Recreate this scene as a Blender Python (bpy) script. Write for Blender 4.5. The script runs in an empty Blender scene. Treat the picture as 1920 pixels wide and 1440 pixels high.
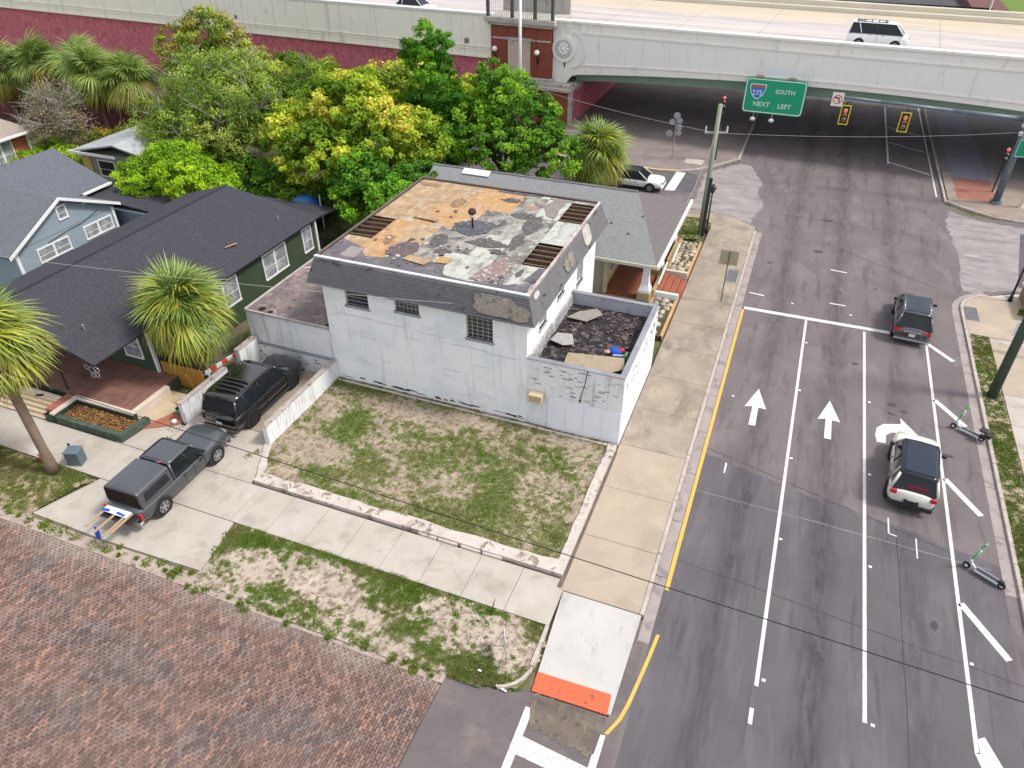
import bpy, math, random
import numpy as np
from mathutils import Vector, Matrix
R = math.radians
S = bpy.context.scene
COL = S.collection
random.seed(7)
rng = np.random.default_rng(11)

# ------------------------------------------------------------------ camera, sky, sun, exposure
cam_d = bpy.data.cameras.new('camera'); cam = bpy.data.objects.new('camera', cam_d); COL.objects.link(cam)
cam.location = (0, 0, 22.0); cam.rotation_mode = 'XYZ'
cam.rotation_euler = (R(90 - 35.92), R(0.19), R(21.49))
cam_d.sensor_width = 36.0; cam_d.lens = 25.6; cam_d.clip_end = 2000; cam_d.clip_start = 0.2
S.camera = cam
SUN_AZ, SUN_EL = 80, 54           # clockwise from north (the big road runs north), degrees
W = bpy.data.worlds.new('World'); S.world = W; W.use_nodes = True
nt = W.node_tree; bg = nt.nodes['Background']
sky = nt.nodes.new('ShaderNodeTexSky'); sky.sky_type = 'NISHITA'; sky.sun_disc = False
sky.sun_elevation = R(SUN_EL); sky.sun_rotation = R(SUN_AZ); sky.air_density = 1.0; sky.dust_density = 4.0; sky.ozone_density = 1.0
mx = nt.nodes.new('ShaderNodeMix'); mx.data_type = 'RGBA'; mx.inputs[0].default_value = .62; mx.inputs[7].default_value = (7.6, 7.7, 8.0, 1)   # thin bright overcast over the blue sky
nt.links.new(sky.outputs[0], mx.inputs[6]); nt.links.new(mx.outputs[2], bg.inputs[0]); bg.inputs[1].default_value = 0.082
sl = bpy.data.lights.new('sun', 'SUN'); sl.energy = 1.5; sl.angle = R(10); sl.color = (1.0, 0.965, 0.91)
so = bpy.data.objects.new('sun', sl); COL.objects.link(so); so.location = (20, 20, 60)
sd = Vector((math.sin(R(SUN_AZ)) * math.cos(R(SUN_EL)), math.cos(R(SUN_AZ)) * math.cos(R(SUN_EL)), math.sin(R(SUN_EL))))
so.rotation_euler = (-sd).to_track_quat('-Z', 'Y').to_euler()
S.view_settings.view_transform = 'Standard'; S.view_settings.look = 'None'
S.view_settings.exposure = 1.17; S.view_settings.gamma = 1.0

# ------------------------------------------------------------------ materials
MATS = {}
def M(name, base, var=None, vs=1.5, rough=.85, bump=0.0, bs=25., metal=0., blot=(), attr=False, coat=0., spec=.5, alpha=None, emit=None, trans=0., waves=None, bands=()):
    if name in MATS: return MATS[name]
    m = bpy.data.materials.new(name); m.use_nodes = True; MATS[name] = m
    n = m.node_tree.nodes; l = m.node_tree.links; b = n['Principled BSDF']
    tc = n.new('ShaderNodeTexCoord').outputs['Object']
    def noise(scale, stretch=None, detail=5., rg=.6, dist=0.):
        t = n.new('ShaderNodeTexNoise'); t.inputs['Scale'].default_value = scale; t.inputs['Detail'].default_value = detail
        t.inputs['Roughness'].default_value = rg; t.inputs['Distortion'].default_value = dist
        if stretch:
            mp = n.new('ShaderNodeMapping'); mp.inputs['Scale'].default_value = stretch[:3]
            if len(stretch) > 3: mp.inputs['Location'].default_value = (stretch[3], stretch[3] * .7, 0)
            l.new(tc, mp.inputs[0]); l.new(mp.outputs[0], t.inputs['Vector'])
        else: l.new(tc, t.inputs['Vector'])
        return t.outputs[0]
    def rng_(x, lo, hi, a=0., c=1.):
        r = n.new('ShaderNodeMapRange'); r.inputs[1].default_value = lo; r.inputs[2].default_value = hi
        r.inputs[3].default_value = a; r.inputs[4].default_value = c; l.new(x, r.inputs[0]); return r.outputs[0]
    def mix(f, a, c, mode='MIX'):
        x = n.new('ShaderNodeMix'); x.data_type = 'RGBA'; x.blend_type = mode
        for s, v in ((0, f), (6, a), (7, c)):
            if isinstance(v, (float, int)): x.inputs[s].default_value = v
            elif isinstance(v, tuple): x.inputs[s].default_value = (*v[:3], 1)
            else: l.new(v, x.inputs[s])
        return x.outputs[2]
    c = tuple(base)
    if attr:
        a = n.new('ShaderNodeVertexColor'); a.layer_name = 'Col'; c = a.outputs[0]
    if var: c = mix(rng_(noise(vs), .32, .68), c, tuple(var))
    for bl in blot:                                   # (colour, scale, lo, hi, amount, stretch)
        col, sc, lo, hi, am = bl[:5]; st = bl[5] if len(bl) > 5 else None
        c = mix(rng_(noise(sc, st, 6., .65, .4), .5+(lo-.5)*.62, .5+(hi-.5)*.62, 0., am), c, tuple(col))
    for xc, bw, bcol, bam in bands:                   # soft worn bands that run north-south along the lanes
        sp = n.new('ShaderNodeSeparateXYZ'); l.new(tc, sp.inputs[0])
        def mth(op, *a):
            q = n.new('ShaderNodeMath'); q.operation = op
            for i_, v_ in enumerate(a):
                if isinstance(v_, (int, float)): q.inputs[i_].default_value = v_
                else: l.new(v_, q.inputs[i_])
            return q.outputs[0]
        wob = mth('MULTIPLY', mth('SUBTRACT', noise(1.2, (1, .25, 1, xc)), .5), .8)
        dd = mth('ABSOLUTE', mth('ADD', mth('SUBTRACT', sp.outputs[0], xc), wob))
        f = rng_(dd, bw, bw * .1, 0., 1.); g_ = rng_(noise(5., (1, .18, 1, xc + 3)), .36, .62, .35, 1.)
        c = mix(mth('MULTIPLY', mth('MULTIPLY', f, g_), bam), c, tuple(bcol))
    if waves:                                         # flat courses of colour: (axis, pitch, colour, share)
        ax, pitch, col, share = waves
        sp = n.new('ShaderNodeSeparateXYZ'); l.new(tc, sp.inputs[0])
        d = n.new('ShaderNodeMath'); d.operation = 'DIVIDE'; l.new(sp.outputs[ax], d.inputs[0]); d.inputs[1].default_value = pitch
        fr = n.new('ShaderNodeMath'); fr.operation = 'FRACT'; l.new(d.outputs[0], fr.inputs[0])
        c = mix(rng_(fr.outputs[0], share, share * .4, 0., .8), c, tuple(col))
    if isinstance(c, tuple): b.inputs['Base Color'].default_value = (*c[:3], 1)
    else: l.new(c, b.inputs['Base Color'])
    b.inputs['Roughness'].default_value = rough; b.inputs['Metallic'].default_value = metal
    b.inputs['Specular IOR Level'].default_value = spec if (spec != .5 or rough < .7) else .12; b.inputs['Coat Weight'].default_value = coat; b.inputs['Coat Roughness'].default_value = .05
    if emit: b.inputs['Emission Color'].default_value = (*emit[:3], 1); b.inputs['Emission Strength'].default_value = emit[3]
    if bump:
        bp = n.new('ShaderNodeBump'); bp.inputs['Strength'].default_value = 1.; bp.inputs['Distance'].default_value = bump
        l.new(noise(bs, None, 6.), bp.inputs['Height']); l.new(bp.outputs[0], b.inputs['Normal'])
    if trans:
        t = n.new('ShaderNodeBsdfTranslucent'); mx = n.new('ShaderNodeMixShader'); mx.inputs[0].default_value = trans
        if isinstance(c, tuple): t.inputs[0].default_value = (*c[:3], 1)
        else: l.new(c, t.inputs[0])
        l.new(b.outputs[0], mx.inputs[1]); l.new(t.outputs[0], mx.inputs[2]); l.new(mx.outputs[0], n['Material Output'].inputs[0])
    return m

# ------------------------------------------------------------------ mesh builder
class MB:
    def __init__(s): s.v = []; s.f = []; s.c = []; s.mi = []; s.cur = None; s.m = 0
    def add(s, vs, fs):
        o = len(s.v); s.v += [tuple(map(float, p)) for p in vs]; s.f += [tuple(i + o for i in f) for f in fs]
        s.mi += [s.m] * len(fs)
        if s.cur is not None: s.c += [s.cur] * len(vs)
        return s
    def box(s, x0, x1, y0, y1, z0, z1):
        x0, x1 = min(x0, x1), max(x0, x1); y0, y1 = min(y0, y1), max(y0, y1); z0, z1 = min(z0, z1), max(z0, z1)
        return s.add([(x0,y0,z0),(x1,y0,z0),(x1,y1,z0),(x0,y1,z0),(x0,y0,z1),(x1,y0,z1),(x1,y1,z1),(x0,y1,z1)],
              [(0,3,2,1),(4,5,6,7),(0,1,5,4),(1,2,6,5),(2,3,7,6),(3,0,4,7)])
    def bbox(s, x0, x1, y0, y1, z0, z1, b=.02):       # box with chamfered top edges
        s.add([(x0,y0,z0),(x1,y0,z0),(x1,y1,z0),(x0,y1,z0),(x0,y0,z1-b),(x1,y0,z1-b),(x1,y1,z1-b),(x0,y1,z1-b),
               (x0+b,y0+b,z1),(x1-b,y0+b,z1),(x1-b,y1-b,z1),(x0+b,y1-b,z1)],
              [(0,3,2,1),(8,9,10,11),(0,1,5,4),(1,2,6,5),(2,3,7,6),(3,0,4,7),(4,5,9,8),(5,6,10,9),(6,7,11,10),(7,4,8,11)]); return s
    def obox(s, c, size, rz=0, rx=0, ry=0):
        mt = Matrix.Translation(c) @ Matrix.Rotation(rz,4,'Z') @ Matrix.Rotation(ry,4,'Y') @ Matrix.Rotation(rx,4,'X')
        h = [d/2 for d in size]
        vs = [mt @ Vector((x*h[0],y*h[1],z*h[2])) for z in (-1,1) for x,y in ((-1,-1),(1,-1),(1,1),(-1,1))]
        return s.add(vs, [(0,3,2,1),(4,5,6,7),(0,1,5,4),(1,2,6,5),(2,3,7,6),(3,0,4,7)])
    def prism(s, pts, z0, z1):                        # polygon (counter-clockwise) extruded in z
        n = len(pts); vs = [(x,y,z0) for x,y in pts] + [(x,y,z1) for x,y in pts]
        return s.add(vs, [tuple(range(n-1,-1,-1)), tuple(range(n,2*n))] + [(i,(i+1)%n,n+(i+1)%n,n+i) for i in range(n)])
    def ext(s, pts, d):                               # 3d polygon extruded along vector d
        n = len(pts); d = Vector(d); vs = [Vector(p) for p in pts]; vs += [p + d for p in vs]
        return s.add(vs, [tuple(range(n-1,-1,-1)), tuple(range(n,2*n))] + [(i,(i+1)%n,n+(i+1)%n,n+i) for i in range(n)])
    def cyl(s, a, b, r0, r1=None, n=10, cap=True):
        a, b = Vector(a), Vector(b); r1 = r0 if r1 is None else r1; d = (b-a)
        if d.length < 1e-6: return s
        d.normalize(); u = d.orthogonal().normalized(); w = d.cross(u)
        vs = []
        for p, r in ((a,r0),(b,r1)):
            for i in range(n):
                t = 2*math.pi*i/n; vs.append(p + (u*math.cos(t) + w*math.sin(t))*r)
        fs = [(i,(i+1)%n,n+(i+1)%n,n+i) for i in range(n)]
        if cap: fs += [tuple(range(n-1,-1,-1)), tuple(range(n,2*n))]
        return s.add(vs, fs)
    def tube(s, pts, rs, n=8):
        for i in range(len(pts)-1):
            s.cyl(pts[i], pts[i+1], rs[i] if hasattr(rs,'__len__') else rs, rs[i+1] if hasattr(rs,'__len__') else rs, n)
        return s
    def sph(s, c, r, nu=12, nv=8, sc=(1,1,1)):
        vs = [(c[0],c[1],c[2]-r*sc[2])]
        for j in range(1,nv):
            p = -math.pi/2 + math.pi*j/nv
            for i in range(nu):
                t = 2*math.pi*i/nu; vs.append((c[0]+r*sc[0]*math.cos(p)*math.cos(t), c[1]+r*sc[1]*math.cos(p)*math.sin(t), c[2]+r*sc[2]*math.sin(p)))
        vs.append((c[0],c[1],c[2]+r*sc[2])); L = len(vs)-1
        fs = [(0,1+(i+1)%nu,1+i) for i in range(nu)]
        for j in range(nv-2):
            for i in range(nu): fs.append((1+j*nu+i,1+j*nu+(i+1)%nu,1+(j+1)*nu+(i+1)%nu,1+(j+1)*nu+i))
        fs += [(L,1+(nv-2)*nu+i,1+(nv-2)*nu+(i+1)%nu) for i in range(nu)]
        return s.add(vs, fs)
    def build(s, name, mat, parent=None, smooth=False, world=False, bevel=0, loc=None):
        me = bpy.data.meshes.new(name); vs = s.v
        if world and parent is not None:
            L = parent.location; vs = [(a-L[0],b-L[1],c-L[2]) for a,b,c in vs]
        me.from_pydata(vs, [], s.f); me.update()
        for m in (mat if isinstance(mat,(list,tuple)) else [mat]): me.materials.append(m)
        if any(s.mi): me.polygons.foreach_set('material_index', s.mi)
        if s.c:
            a = me.color_attributes.new('Col','FLOAT_COLOR','POINT'); a.data.foreach_set('color', np.array([(*c[:3],1.) for c in s.c],dtype=np.float32).ravel())
        if smooth: me.polygons.foreach_set('use_smooth',[True]*len(me.polygons))
        o = bpy.data.objects.new(name, me); COL.objects.link(o)
        if parent is not None: o.parent = parent
        if loc: o.location = loc
        if bevel:
            bm = o.modifiers.new('bevel','BEVEL'); bm.width = bevel; bm.segments = 2; bm.limit_method = 'ANGLE'
        return o
def thing(name, label, cat, loc=(0,0,0), rz=0., group=None):
    o = bpy.data.objects.new(name, None); COL.objects.link(o); o.location = loc; o.rotation_euler = (0,0,rz)
    o.empty_display_size = .2; o['label'] = label; o['category'] = cat
    if group: o['group'] = group
    return o
def tag(o, label=None, cat=None, group=None, kind=None):
    for k, v in (('label',label),('category',cat),('group',group),('kind',kind)):
        if v: o[k] = v
    return o
def struct(o): o['kind'] = 'structure'; return o
def part(mesh_owner, parent, loc=(0,0,0), rot=(0,0,0), name=None, scale=None):
    """another child of parent that shares mesh data with mesh_owner"""
    o = bpy.data.objects.new(name or mesh_owner.name.split('.')[0], mesh_owner.data); COL.objects.link(o)
    o.parent = parent; o.location = loc; o.rotation_euler = rot
    if scale: o.scale = scale
    return o
def text(s, size, mat, parent, loc, rot, name='lettering', ext=.008):
    cu = bpy.data.curves.new(name,'FONT'); cu.body = s; cu.size = size; cu.extrude = ext; cu.align_x = 'CENTER'; cu.align_y = 'CENTER'; cu.resolution_u = 2
    o = bpy.data.objects.new(name, cu); cu.materials.append(mat)
    me = bpy.data.meshes.new_from_object(o); me.name = name; bpy.data.objects.remove(o); o = bpy.data.objects.new(name, me); COL.objects.link(o); o.parent = parent; o.location = loc; o.rotation_euler = rot
    return o

# ------------------------------------------------------------------ numpy value noise
_perm = rng.random((257,257))
def vnoise(x, y):
    xi = np.floor(x).astype(int); yi = np.floor(y).astype(int); fx = x-xi; fy = y-yi
    fx = fx*fx*(3-2*fx); fy = fy*fy*(3-2*fy); g = lambda a,b: _perm[a%256, b%256]
    return (g(xi,yi)*(1-fx)+g(xi+1,yi)*fx)*(1-fy)+(g(xi,yi+1)*(1-fx)+g(xi+1,yi+1)*fx)*fy
def fbm(x, y, o=4):
    r = 0.; a = .5; t = 0.
    for k in range(o): r = r + a*vnoise(x*2**k+17*k, y*2**k+5*k); t += a; a *= .55
    return r/t

# ------------------------------------------------------------------ shared materials
white_paint = M('road_paint_white', (.66,.66,.645), (.52,.51,.50), 3, .7, blot=[((.20,.19,.19),11,.60,.74,.75),((.35,.34,.34),2.,.58,.8,.5)])
yellow_paint = M('road_paint_yellow', (.66,.40,.06), (.55,.34,.09), 3, .7, blot=[((.25,.24,.24),12,.6,.72,.6)])
BANDS = [(.85, .75, (.052,.048,.052), .72), (4.1, .8, (.048,.045,.05), .8), (7.35, .7, (.056,.052,.056), .6)]
asphalt = M('asphalt', (.165,.139,.139), (.128,.110,.114), .35, .9, .006, 60, blot=[((.21,.183,.18),.5,.50,.82,.6,(1,.5,1)), ((.085,.076,.084),1.1,.56,.74,.6,(1.4,.2,1,9.)), ((.24,.212,.208),2.4,.68,.88,.3,(1.8,.3,1,2.)), ((.26,.23,.23),30,.62,.80,.3)], bands=[(a,b,(.06,.053,.058),d*.85) for a,b,c,d in BANDS])
asphalt_new = M('asphalt_newer', (.118,.108,.117), (.096,.088,.097), .4, .9, .006, 60, blot=[((.15,.138,.148),.9,.52,.74,.6,(1.3,.2,1)), ((.06,.056,.064),1.6,.58,.76,.5,(1.8,.15,1,5.)), ((.20,.185,.195),32,.62,.80,.35)], bands=BANDS)
asphalt_dark = M('asphalt_side_street', (.088,.088,.096), (.11,.10,.11), .5, .9, .006, 60, blot=[((.2,.18,.18),1.2,.58,.75,.5)])
apron = M('asphalt_apron', (.145,.122,.122), (.12,.105,.108), .5, .92, .01, 40, blot=[((.215,.18,.155),.8,.5,.80,.55), ((.085,.078,.08),1.6,.6,.80,.5), ((.25,.225,.21),22,.64,.8,.3)])
tyre_wear = M('tyre_wear', (.125,.113,.121), (.155,.138,.146), 1.2, .85, blot=[((.19,.165,.17),3.2,.42,.66,.85,(1.6,.25,1)),((.075,.07,.078),3.,.6,.76,.6,(1.2,.3,1,3.))])
concrete = M('concrete_slab', (.435,.395,.35), (.375,.335,.29), .8, .9, .004, 50, blot=[((.24,.205,.17),.9,.52,.80,.5), ((.27,.235,.2),5,.68,.9,.3)])
concrete_tan = M('concrete_tan', (.41,.335,.255), (.34,.28,.22), .6, .9, .004, 50, blot=[((.27,.225,.185),.7,.5,.85,.55,(1,.7,1)), ((.48,.40,.31),2,.62,.9,.35)])
concrete_dirty = M('concrete_dirty', (.34,.285,.225), (.25,.21,.168), .55, .9, .005, 50, blot=[((.145,.125,.105),.6,.48,.80,.7,(1,.55,1)), ((.40,.35,.29),1.6,.56,.8,.5,(1,.5,1,4.)), ((.10,.09,.08),7,.70,.85,.5)])
concrete_new = M('concrete_new', (.47,.455,.43), (.41,.40,.38), .8, .85, .003, 50, blot=[((.27,.26,.25),1.,.58,.80,.5,(1,.5,1)),((.24,.23,.22),4,.68,.82,.5,(2,.4,1,3.))])
kerb_mat = M('kerb_concrete', (.44,.385,.34), (.35,.30,.27), 1.2, .9, .004, 40, blot=[((.2,.18,.165),2.2,.58,.72,.6), ((.55,.5,.44),6,.6,.74,.5)])
gutter_mat = M('gutter_concrete', (.33,.285,.27), (.27,.235,.225), 1., .9, .004, 40, blot=[((.16,.14,.14),1.6,.55,.7,.6)])
soil = M('soil', (.17,.14,.09), (.11,.10,.06), .6, .95, .02, 20, blot=[((.06,.09,.025),.8,.45,.62,.9), ((.24,.19,.13),3,.6,.72,.6)])
black_metal = M('black_metal', (.02,.02,.022), rough=.45, metal=.3)
steel = M('galvanised_steel', (.42,.43,.44), (.34,.35,.36), 3, .45, metal=.6)
dark_glass = M('dark_glass', (.008,.011,.014), (.016,.020,.024), 1.2, .10, spec=.32)
rubber = M('tyre_rubber', (.022,.022,.023), rough=.85)
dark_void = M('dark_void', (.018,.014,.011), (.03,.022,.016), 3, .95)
# ================================================================== GROUND, ROADS, PAVEMENTS
def sheet(pts, z, name, mat, th=.02, parent=None):
    return MB().prism(pts, z-th, z).build(name, mat, parent)
ground = struct(MB().prism([(-260,-30),(200,-30),(200,320),(-260,320)], -.4, -.06).build('ground', soil))
road = struct(MB().prism([(-1.35,-5),(10.95,-5),(10.95,46.3),(14.2,48.4),(30,48.2),(30,60.2),(13.2,60.6),(11.4,62.5),(11.4,150),(-4.7,150),(-4.7,66.5),(-7.6,63.4),(-45,62.9),(-45,56.4),(-7.6,54.6),(-4.6,54.3),(-1.7,52.6),(-1.35,50)], -.05, 0).build('main_road', asphalt))
# newer, bluer resurfacing in the nearer part
nw=MB(); n=30; nw.prism([(-1.2,-5),(10.5,-5),(10.5,23.9)]+[(10.5-11.7*i/n,23.95+2.4*i/n+.10*random.gauss(0,1)) for i in range(1,n+1)],-.02,.0008); nw.build('resurfaced_part',asphalt_new,road)
# side street surface and pale worn concrete patch at the corner
sheet([(-45,57.6),(-8.2,57.6),(-7.2,58.2),(-7.6,62.2),(-8.6,62.6),(-45,62.2)], .004, 'side_street_surface', asphalt_dark, .003, road)
pale = M('worn_concrete_road', (.30,.27,.26), (.23,.205,.205), .8, .9, .006, 40, blot=[((.17,.15,.155),1.0,.52,.70,.7,(.3,1.2,1)), ((.42,.39,.37),2.,.60,.76,.6,(.35,1.6,1,7.))])
def rag(pts,am=.07,sub=7):
    q=[]
    for i in range(len(pts)):
        a=Vector(pts[i]);b=Vector(pts[(i+1)%len(pts)]); k=max(2,int((b-a).length/.35))
        for j in range(k): p=a.lerp(b,j/k); q.append((p.x+random.gauss(0,am),p.y+random.gauss(0,am)))
    return q
sheet(rag([(-6.9,54.6),(-4.6,54.6),(-2.2,53.2),(-2.1,55),(-1.6,57),(-2.4,60),(-2.2,62),(-3.6,66.0),(-4.65,66.2),(-7.0,63.0),(-6.9,58.2)]), .004, 'worn_corner_patch', pale, .003, road)
sheet(rag([(11.3,47.6),(12.2,47.6),(14.2,48.7),(17,48.8),(17,59.5),(13.4,59.9),(11.5,61.3),(11.2,58),(11.6,53)],.06), .004, 'worn_corner_patch', pale, .003, road)
sheet([(14.6,49.3),(29,49.3),(29,58.4),(16.0,58.4)], .008, 'side_street_surface', asphalt_dark, .003, road)
# apron of the brick street
sheet([(-7.2,-5),(-1.35,-5),(-1.35,16.6),(-1.80,16.6),(-1.80,12.65),(-4.5,12.55),(-4.9,12.35),(-5.6,12.2),(-7.2,12.2)], -.002, 'street_apron', apron, .05, road)
def paint(pts, name='road_marking', mat=None, z=.009): return MB().prism(pts, z-.004, z).build(name, mat or white_paint, road)
def bar(x0,y0,x1,y1,w,name='lane_line',mat=None,z=.009):
    d = Vector((x1-x0,y1-y0)); n = Vector((-d.y,d.x)).normalized()*w/2
    return paint([(x0-n.x,y0-n.y),(x1-n.x,y1-n.y),(x1+n.x,y1+n.y),(x0+n.x,y0+n.y)][::-1] if True else None, name, mat, z)
bar(2.42,15.45,2.5,40.35,.13); bar(2.38,14.05,2.38,14.62,.13)
for k in range(5): bar(2.36,10.2-4*k,2.36,11.6-4*k,.13)
bar(5.72,15.4,5.66,40.2,.13)
bar(8.88,15.6,8.86,40.3,.13); bar(8.88,15.62,10.0,12.2,.14)
bar(-1.1,18.2,-1.1,40.3,.15,'kerb_line',yellow_paint)
pts = [(-.98,16.2),(-1.08,15.2),(-1.2,14.2),(-1.32,13.3),(-1.45,12.7),(-1.72,12.1)]
paint([(x+.06,y) for x,y in pts[::-1]]+[(x-.06,y) for x,y in pts], 'kerb_line', yellow_paint)
bar(-1.05,40.55,7.3,40.62,.32,'stop_line'); bar(7.3,40.62,8.9,40.5,.2,'stop_line')
for a in (((8.92,40.1),(10.1,38.7)),((8.92,34.6),(10.15,32.8)),((8.95,28.5),(10.15,26.6)),((8.95,21.5),(10.25,19.5))):
    (x0,y0),(x1,y1) = a; bar(x0,y0,x1,y1,.26,'hatch_stripe')
paint([(8.95,16.1),(9.15,16.25),(10.4,13.6),(11,11),(9.6,11),(8.98,15.3)], 'hatch_stripe', z=.014)
def arrow(x, yt):
    return paint([(x,yt),(x-.5,yt-1.75),(x-.14,yt-1.62),(x-.15,yt-3.15),(x+.16,yt-3.15),(x+.15,yt-1.62),(x+.52,yt-1.65)], 'lane_arrow')
arrow(.68,32.4); arrow(4.08,32.65)
paint([(6.22,30.1),(6.15,30.6),(6.22,31.2),(6.5,31.6),(7.3,31.9),(7.28,32.4),(8.45,30.6),(7.3,30.9),(7.3,31.2),(6.85,31.05),(6.62,30.75),(6.6,30.15)], 'lane_arrow')
refl = MB().bbox(-.06,.06,-.05,.05,0,.022,.01).build('reflector', M('reflector_white',(.8,.8,.78),rough=.4), road, loc=(2.62,27.47,.004))
for x,y in ((2.6,22.31),(5.9,22.11),(2.62,15.75),(5.95,15.4),(9.05,18.9),(-.46,31.3),(2.62,33),(5.9,33.2),(5.9,27.6),(2.65,37.8),(1.6,42.1),(4.9,41.9)): part(refl, road, (x,y,.004))
# faint old cross marks in the junction, small grey patches
for q in ([(3.7,42.9),(4.6,42.9),(4.6,43.02),(3.7,43.02)],[(3.6,47.6),(4.6,47.5),(4.6,47.62),(3.6,47.72)]): paint(q,'worn_marking')
bar(-1.0,42.6,-.1,42.5,.12,'worn_marking'); bar(6.6,24.2,6.6,25.1,.06,'survey_mark'); bar(6.6,24.2,6.9,24.15,.06,'survey_mark'); bar(7.6,23.2,7.6,24.3,.05,'survey_mark'); bar(-.05,25.4,-.05,26.1,.07,'survey_mark')
spot=M('oil_spot',(.05,.047,.052),(.08,.072,.078),6,.7)
def blob(x,y,a,b,name,mat,z=.0052):
    s_=random.random()*9; MB().prism([(x+a*math.cos(t)*(.7+.6*_perm[int(t*20+s_*7)%250,3]),y+b*math.sin(t)*(.7+.6*_perm[int(t*31+s_*5)%250,9])) for t in np.linspace(0,2*math.pi,15)[:-1]],z-.003,z).build(name,mat,road)
for x,y_,a,b in ((6.95,33.4,.22,.16),(7.5,33.0,.18,.12),(6.9,32.6,.2,.1),(2.7,50.2,.35,.18),(4.2,44.6,.2,.12),(6.3,45.9,.12,.1),(1.1,24.1,.2,.5),(.9,20.5,.15,.4),(4.3,17.2,.14,.4),(9.2,30.2,.2,.12),(3.1,56,.4,.2),(8.0,20.1,.12,.2),(-.2,47.3,.2,.1),(5.2,36.6,.2,.12)): blob(x,y_,a,b,'oil_spot',spot)
# underpass lines
bar(7.55,70.9,7.62,90,.16); bar(7.6,82.6,10.6,80.4,.16,'hatch_stripe'); bar(7.6,77.4,10.7,75.4,.16,'hatch_stripe'); bar(7.6,71.4,10.8,69.2,.16,'hatch_stripe')
bar(10.95,64,10.95,92,.12,'kerb_line')
# side street stop bar and small yellow kerb
paint([(-9.5,57.7),(-8.7,57.9),(-8.6,62.3),(-9.4,62.3)],'stop_line')
# crossing at the bottom
paint([(-4.35,12.05),(-4.1,12.05),(-4.1,4),(-4.35,4)],'crossing_line'); paint([(-1.95,12.0),(-1.72,12.05),(-1.72,4),(-1.95,4)],'crossing_line')
for y in (10.35,8.6,6.8): paint([(-4.1,y+.15),(-4.1,y+.75),(-1.95,y+.55),(-1.95,y)][::-1],'crossing_bar')
# cracks / tar seams across and along the road
seam = M('tar_seam',(.06,.055,.058),rough=.8)
def wiggly(p0,p1,w,name,mat,z=.006,amp=.06,parent=None):
    n=24; a=Vector(p0);b=Vector(p1); d=(b-a); q=Vector((-d.y,d.x)).normalized(); A=[];B=[]
    for i in range(n+1):
        t=i/n; o=(fbm(np.array([t*6+p0[0]]),np.array([p0[1]]))[0]-.5)*2*amp; ww=w*(.5+random.random()*.6); p=a+d*t+q*o
        A.append(p+q*ww/2);B.append(p-q*ww/2)
    m=MB(); vs=[(p.x,p.y,z) for p in A]+[(p.x,p.y,z) for p in B]
    m.add(vs,[(i,n+1+i,n+2+i,i+1) for i in range(n)]); return m.build(name,mat,parent or road)
for a,b in (((6.9,24.5),(7.0,9.5)),((-1.3,26.9),(8.8,24.0)),((-1.2,19.8),(10.8,18.6)),((2.9,52.0),(9.8,47.4)),((-1,56),(10,55.4))): wiggly(a,b,.035,'tar_seam',seam)
wiggly((-1.3,23.9),(10.2,23.6),.03,'pale_seam',M('pale_seam',(.3,.27,.26)),.006)
# ---- kerbs and gutters (left side, right side), as lengths of stone
kb = struct(MB().box(-1.42,-1.22,-5,-4,0,.001).build('kerb', kerb_mat))
def run(x0,x1,y0,y1,step,z0,z1,name,mat,parent,gap=.012,b=.015):
    y=y0
    while y<y1-.05:
        e=min(y+step,y1); m=MB(); m.bbox(x0,x1,y+gap,e-gap,z0,z1+random.uniform(-.004,.004),b); m.build(name,mat,parent); y=e
run(-1.78,-1.62,16.72,52.0,3.05,-.05,.125,'kerb_stone',kerb_mat,kb)
run(-1.62,-1.2,15.7,52.0,3.05,-.05,.006,'gutter_slab',gutter_mat,kb)
run(10.95,11.12,15,44.9,3.05,-.05,.125,'kerb_stone',kerb_mat,kb)
run(10.5,10.95,22.5,44.9,3.05,-.05,.007,'gutter_slab',gutter_mat,kb)
def arc_kerb(c,r,a0,a1,n,z1=.125,w=.17,mat=None,name='kerb_stone'):
    for i in range(n):
        t0=R(a0+(a1-a0)*i/n); t1=R(a0+(a1-a0)*(i+1)/n)
        q=[(c[0]+math.cos(t)*rr,c[1]+math.sin(t)*rr) for t,rr in ((t0,r),(t1,r),(t1,r+w),(t0,r+w))]
        MB().prism(q,-.05,z1).build(name,mat or kerb_mat,kb)
arc_kerb((13.6,44.9),2.48,180,112,6); arc_kerb((13.6,44.9),2.65,180,112,6,.007,.42,gutter_mat,'gutter_slab')
run(11.4,11.58,62.8,110,4,-.05,.14,'kerb_stone',kerb_mat,kb); run(-4.9,-4.7,67,110,4,-.05,.14,'kerb_stone',kerb_mat,kb)
ykerb = M('kerb_paint_yellow',(.62,.47,.2),(.5,.4,.22),2,.8)
pts=[(-45,62.3),(-16,62.3),(-13.3,62.0),(-11,61.9),(-9.2,62.3),(-7.9,63.1),(-6.6,64.6),(-5.4,66.4),(-4.7,67.2)]
for i in range(len(pts)-1):
    (x0,y0),(x1,y1)=pts[i],pts[i+1]; MB().prism([(x0,y0),(x1,y1),(x1-.05,y1+.2),(x0-.05,y0+.2)],-.05,.13).build('kerb_stone', ykerb if i<4 else kerb_mat, kb)
pts=[(30,60.3),(17,60.4),(14.6,60.8),(12.6,62.0),(11.5,63.0)]
for i in range(len(pts)-1):
    (x0,y0),(x1,y1)=pts[i],pts[i+1]; MB().prism([(x1,y1),(x0,y0),(x0+.05,y0+.2),(x1+.1,y1+.2)],-.05,.13).build('kerb_stone', ykerb if i<1 else kerb_mat, kb)
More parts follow.
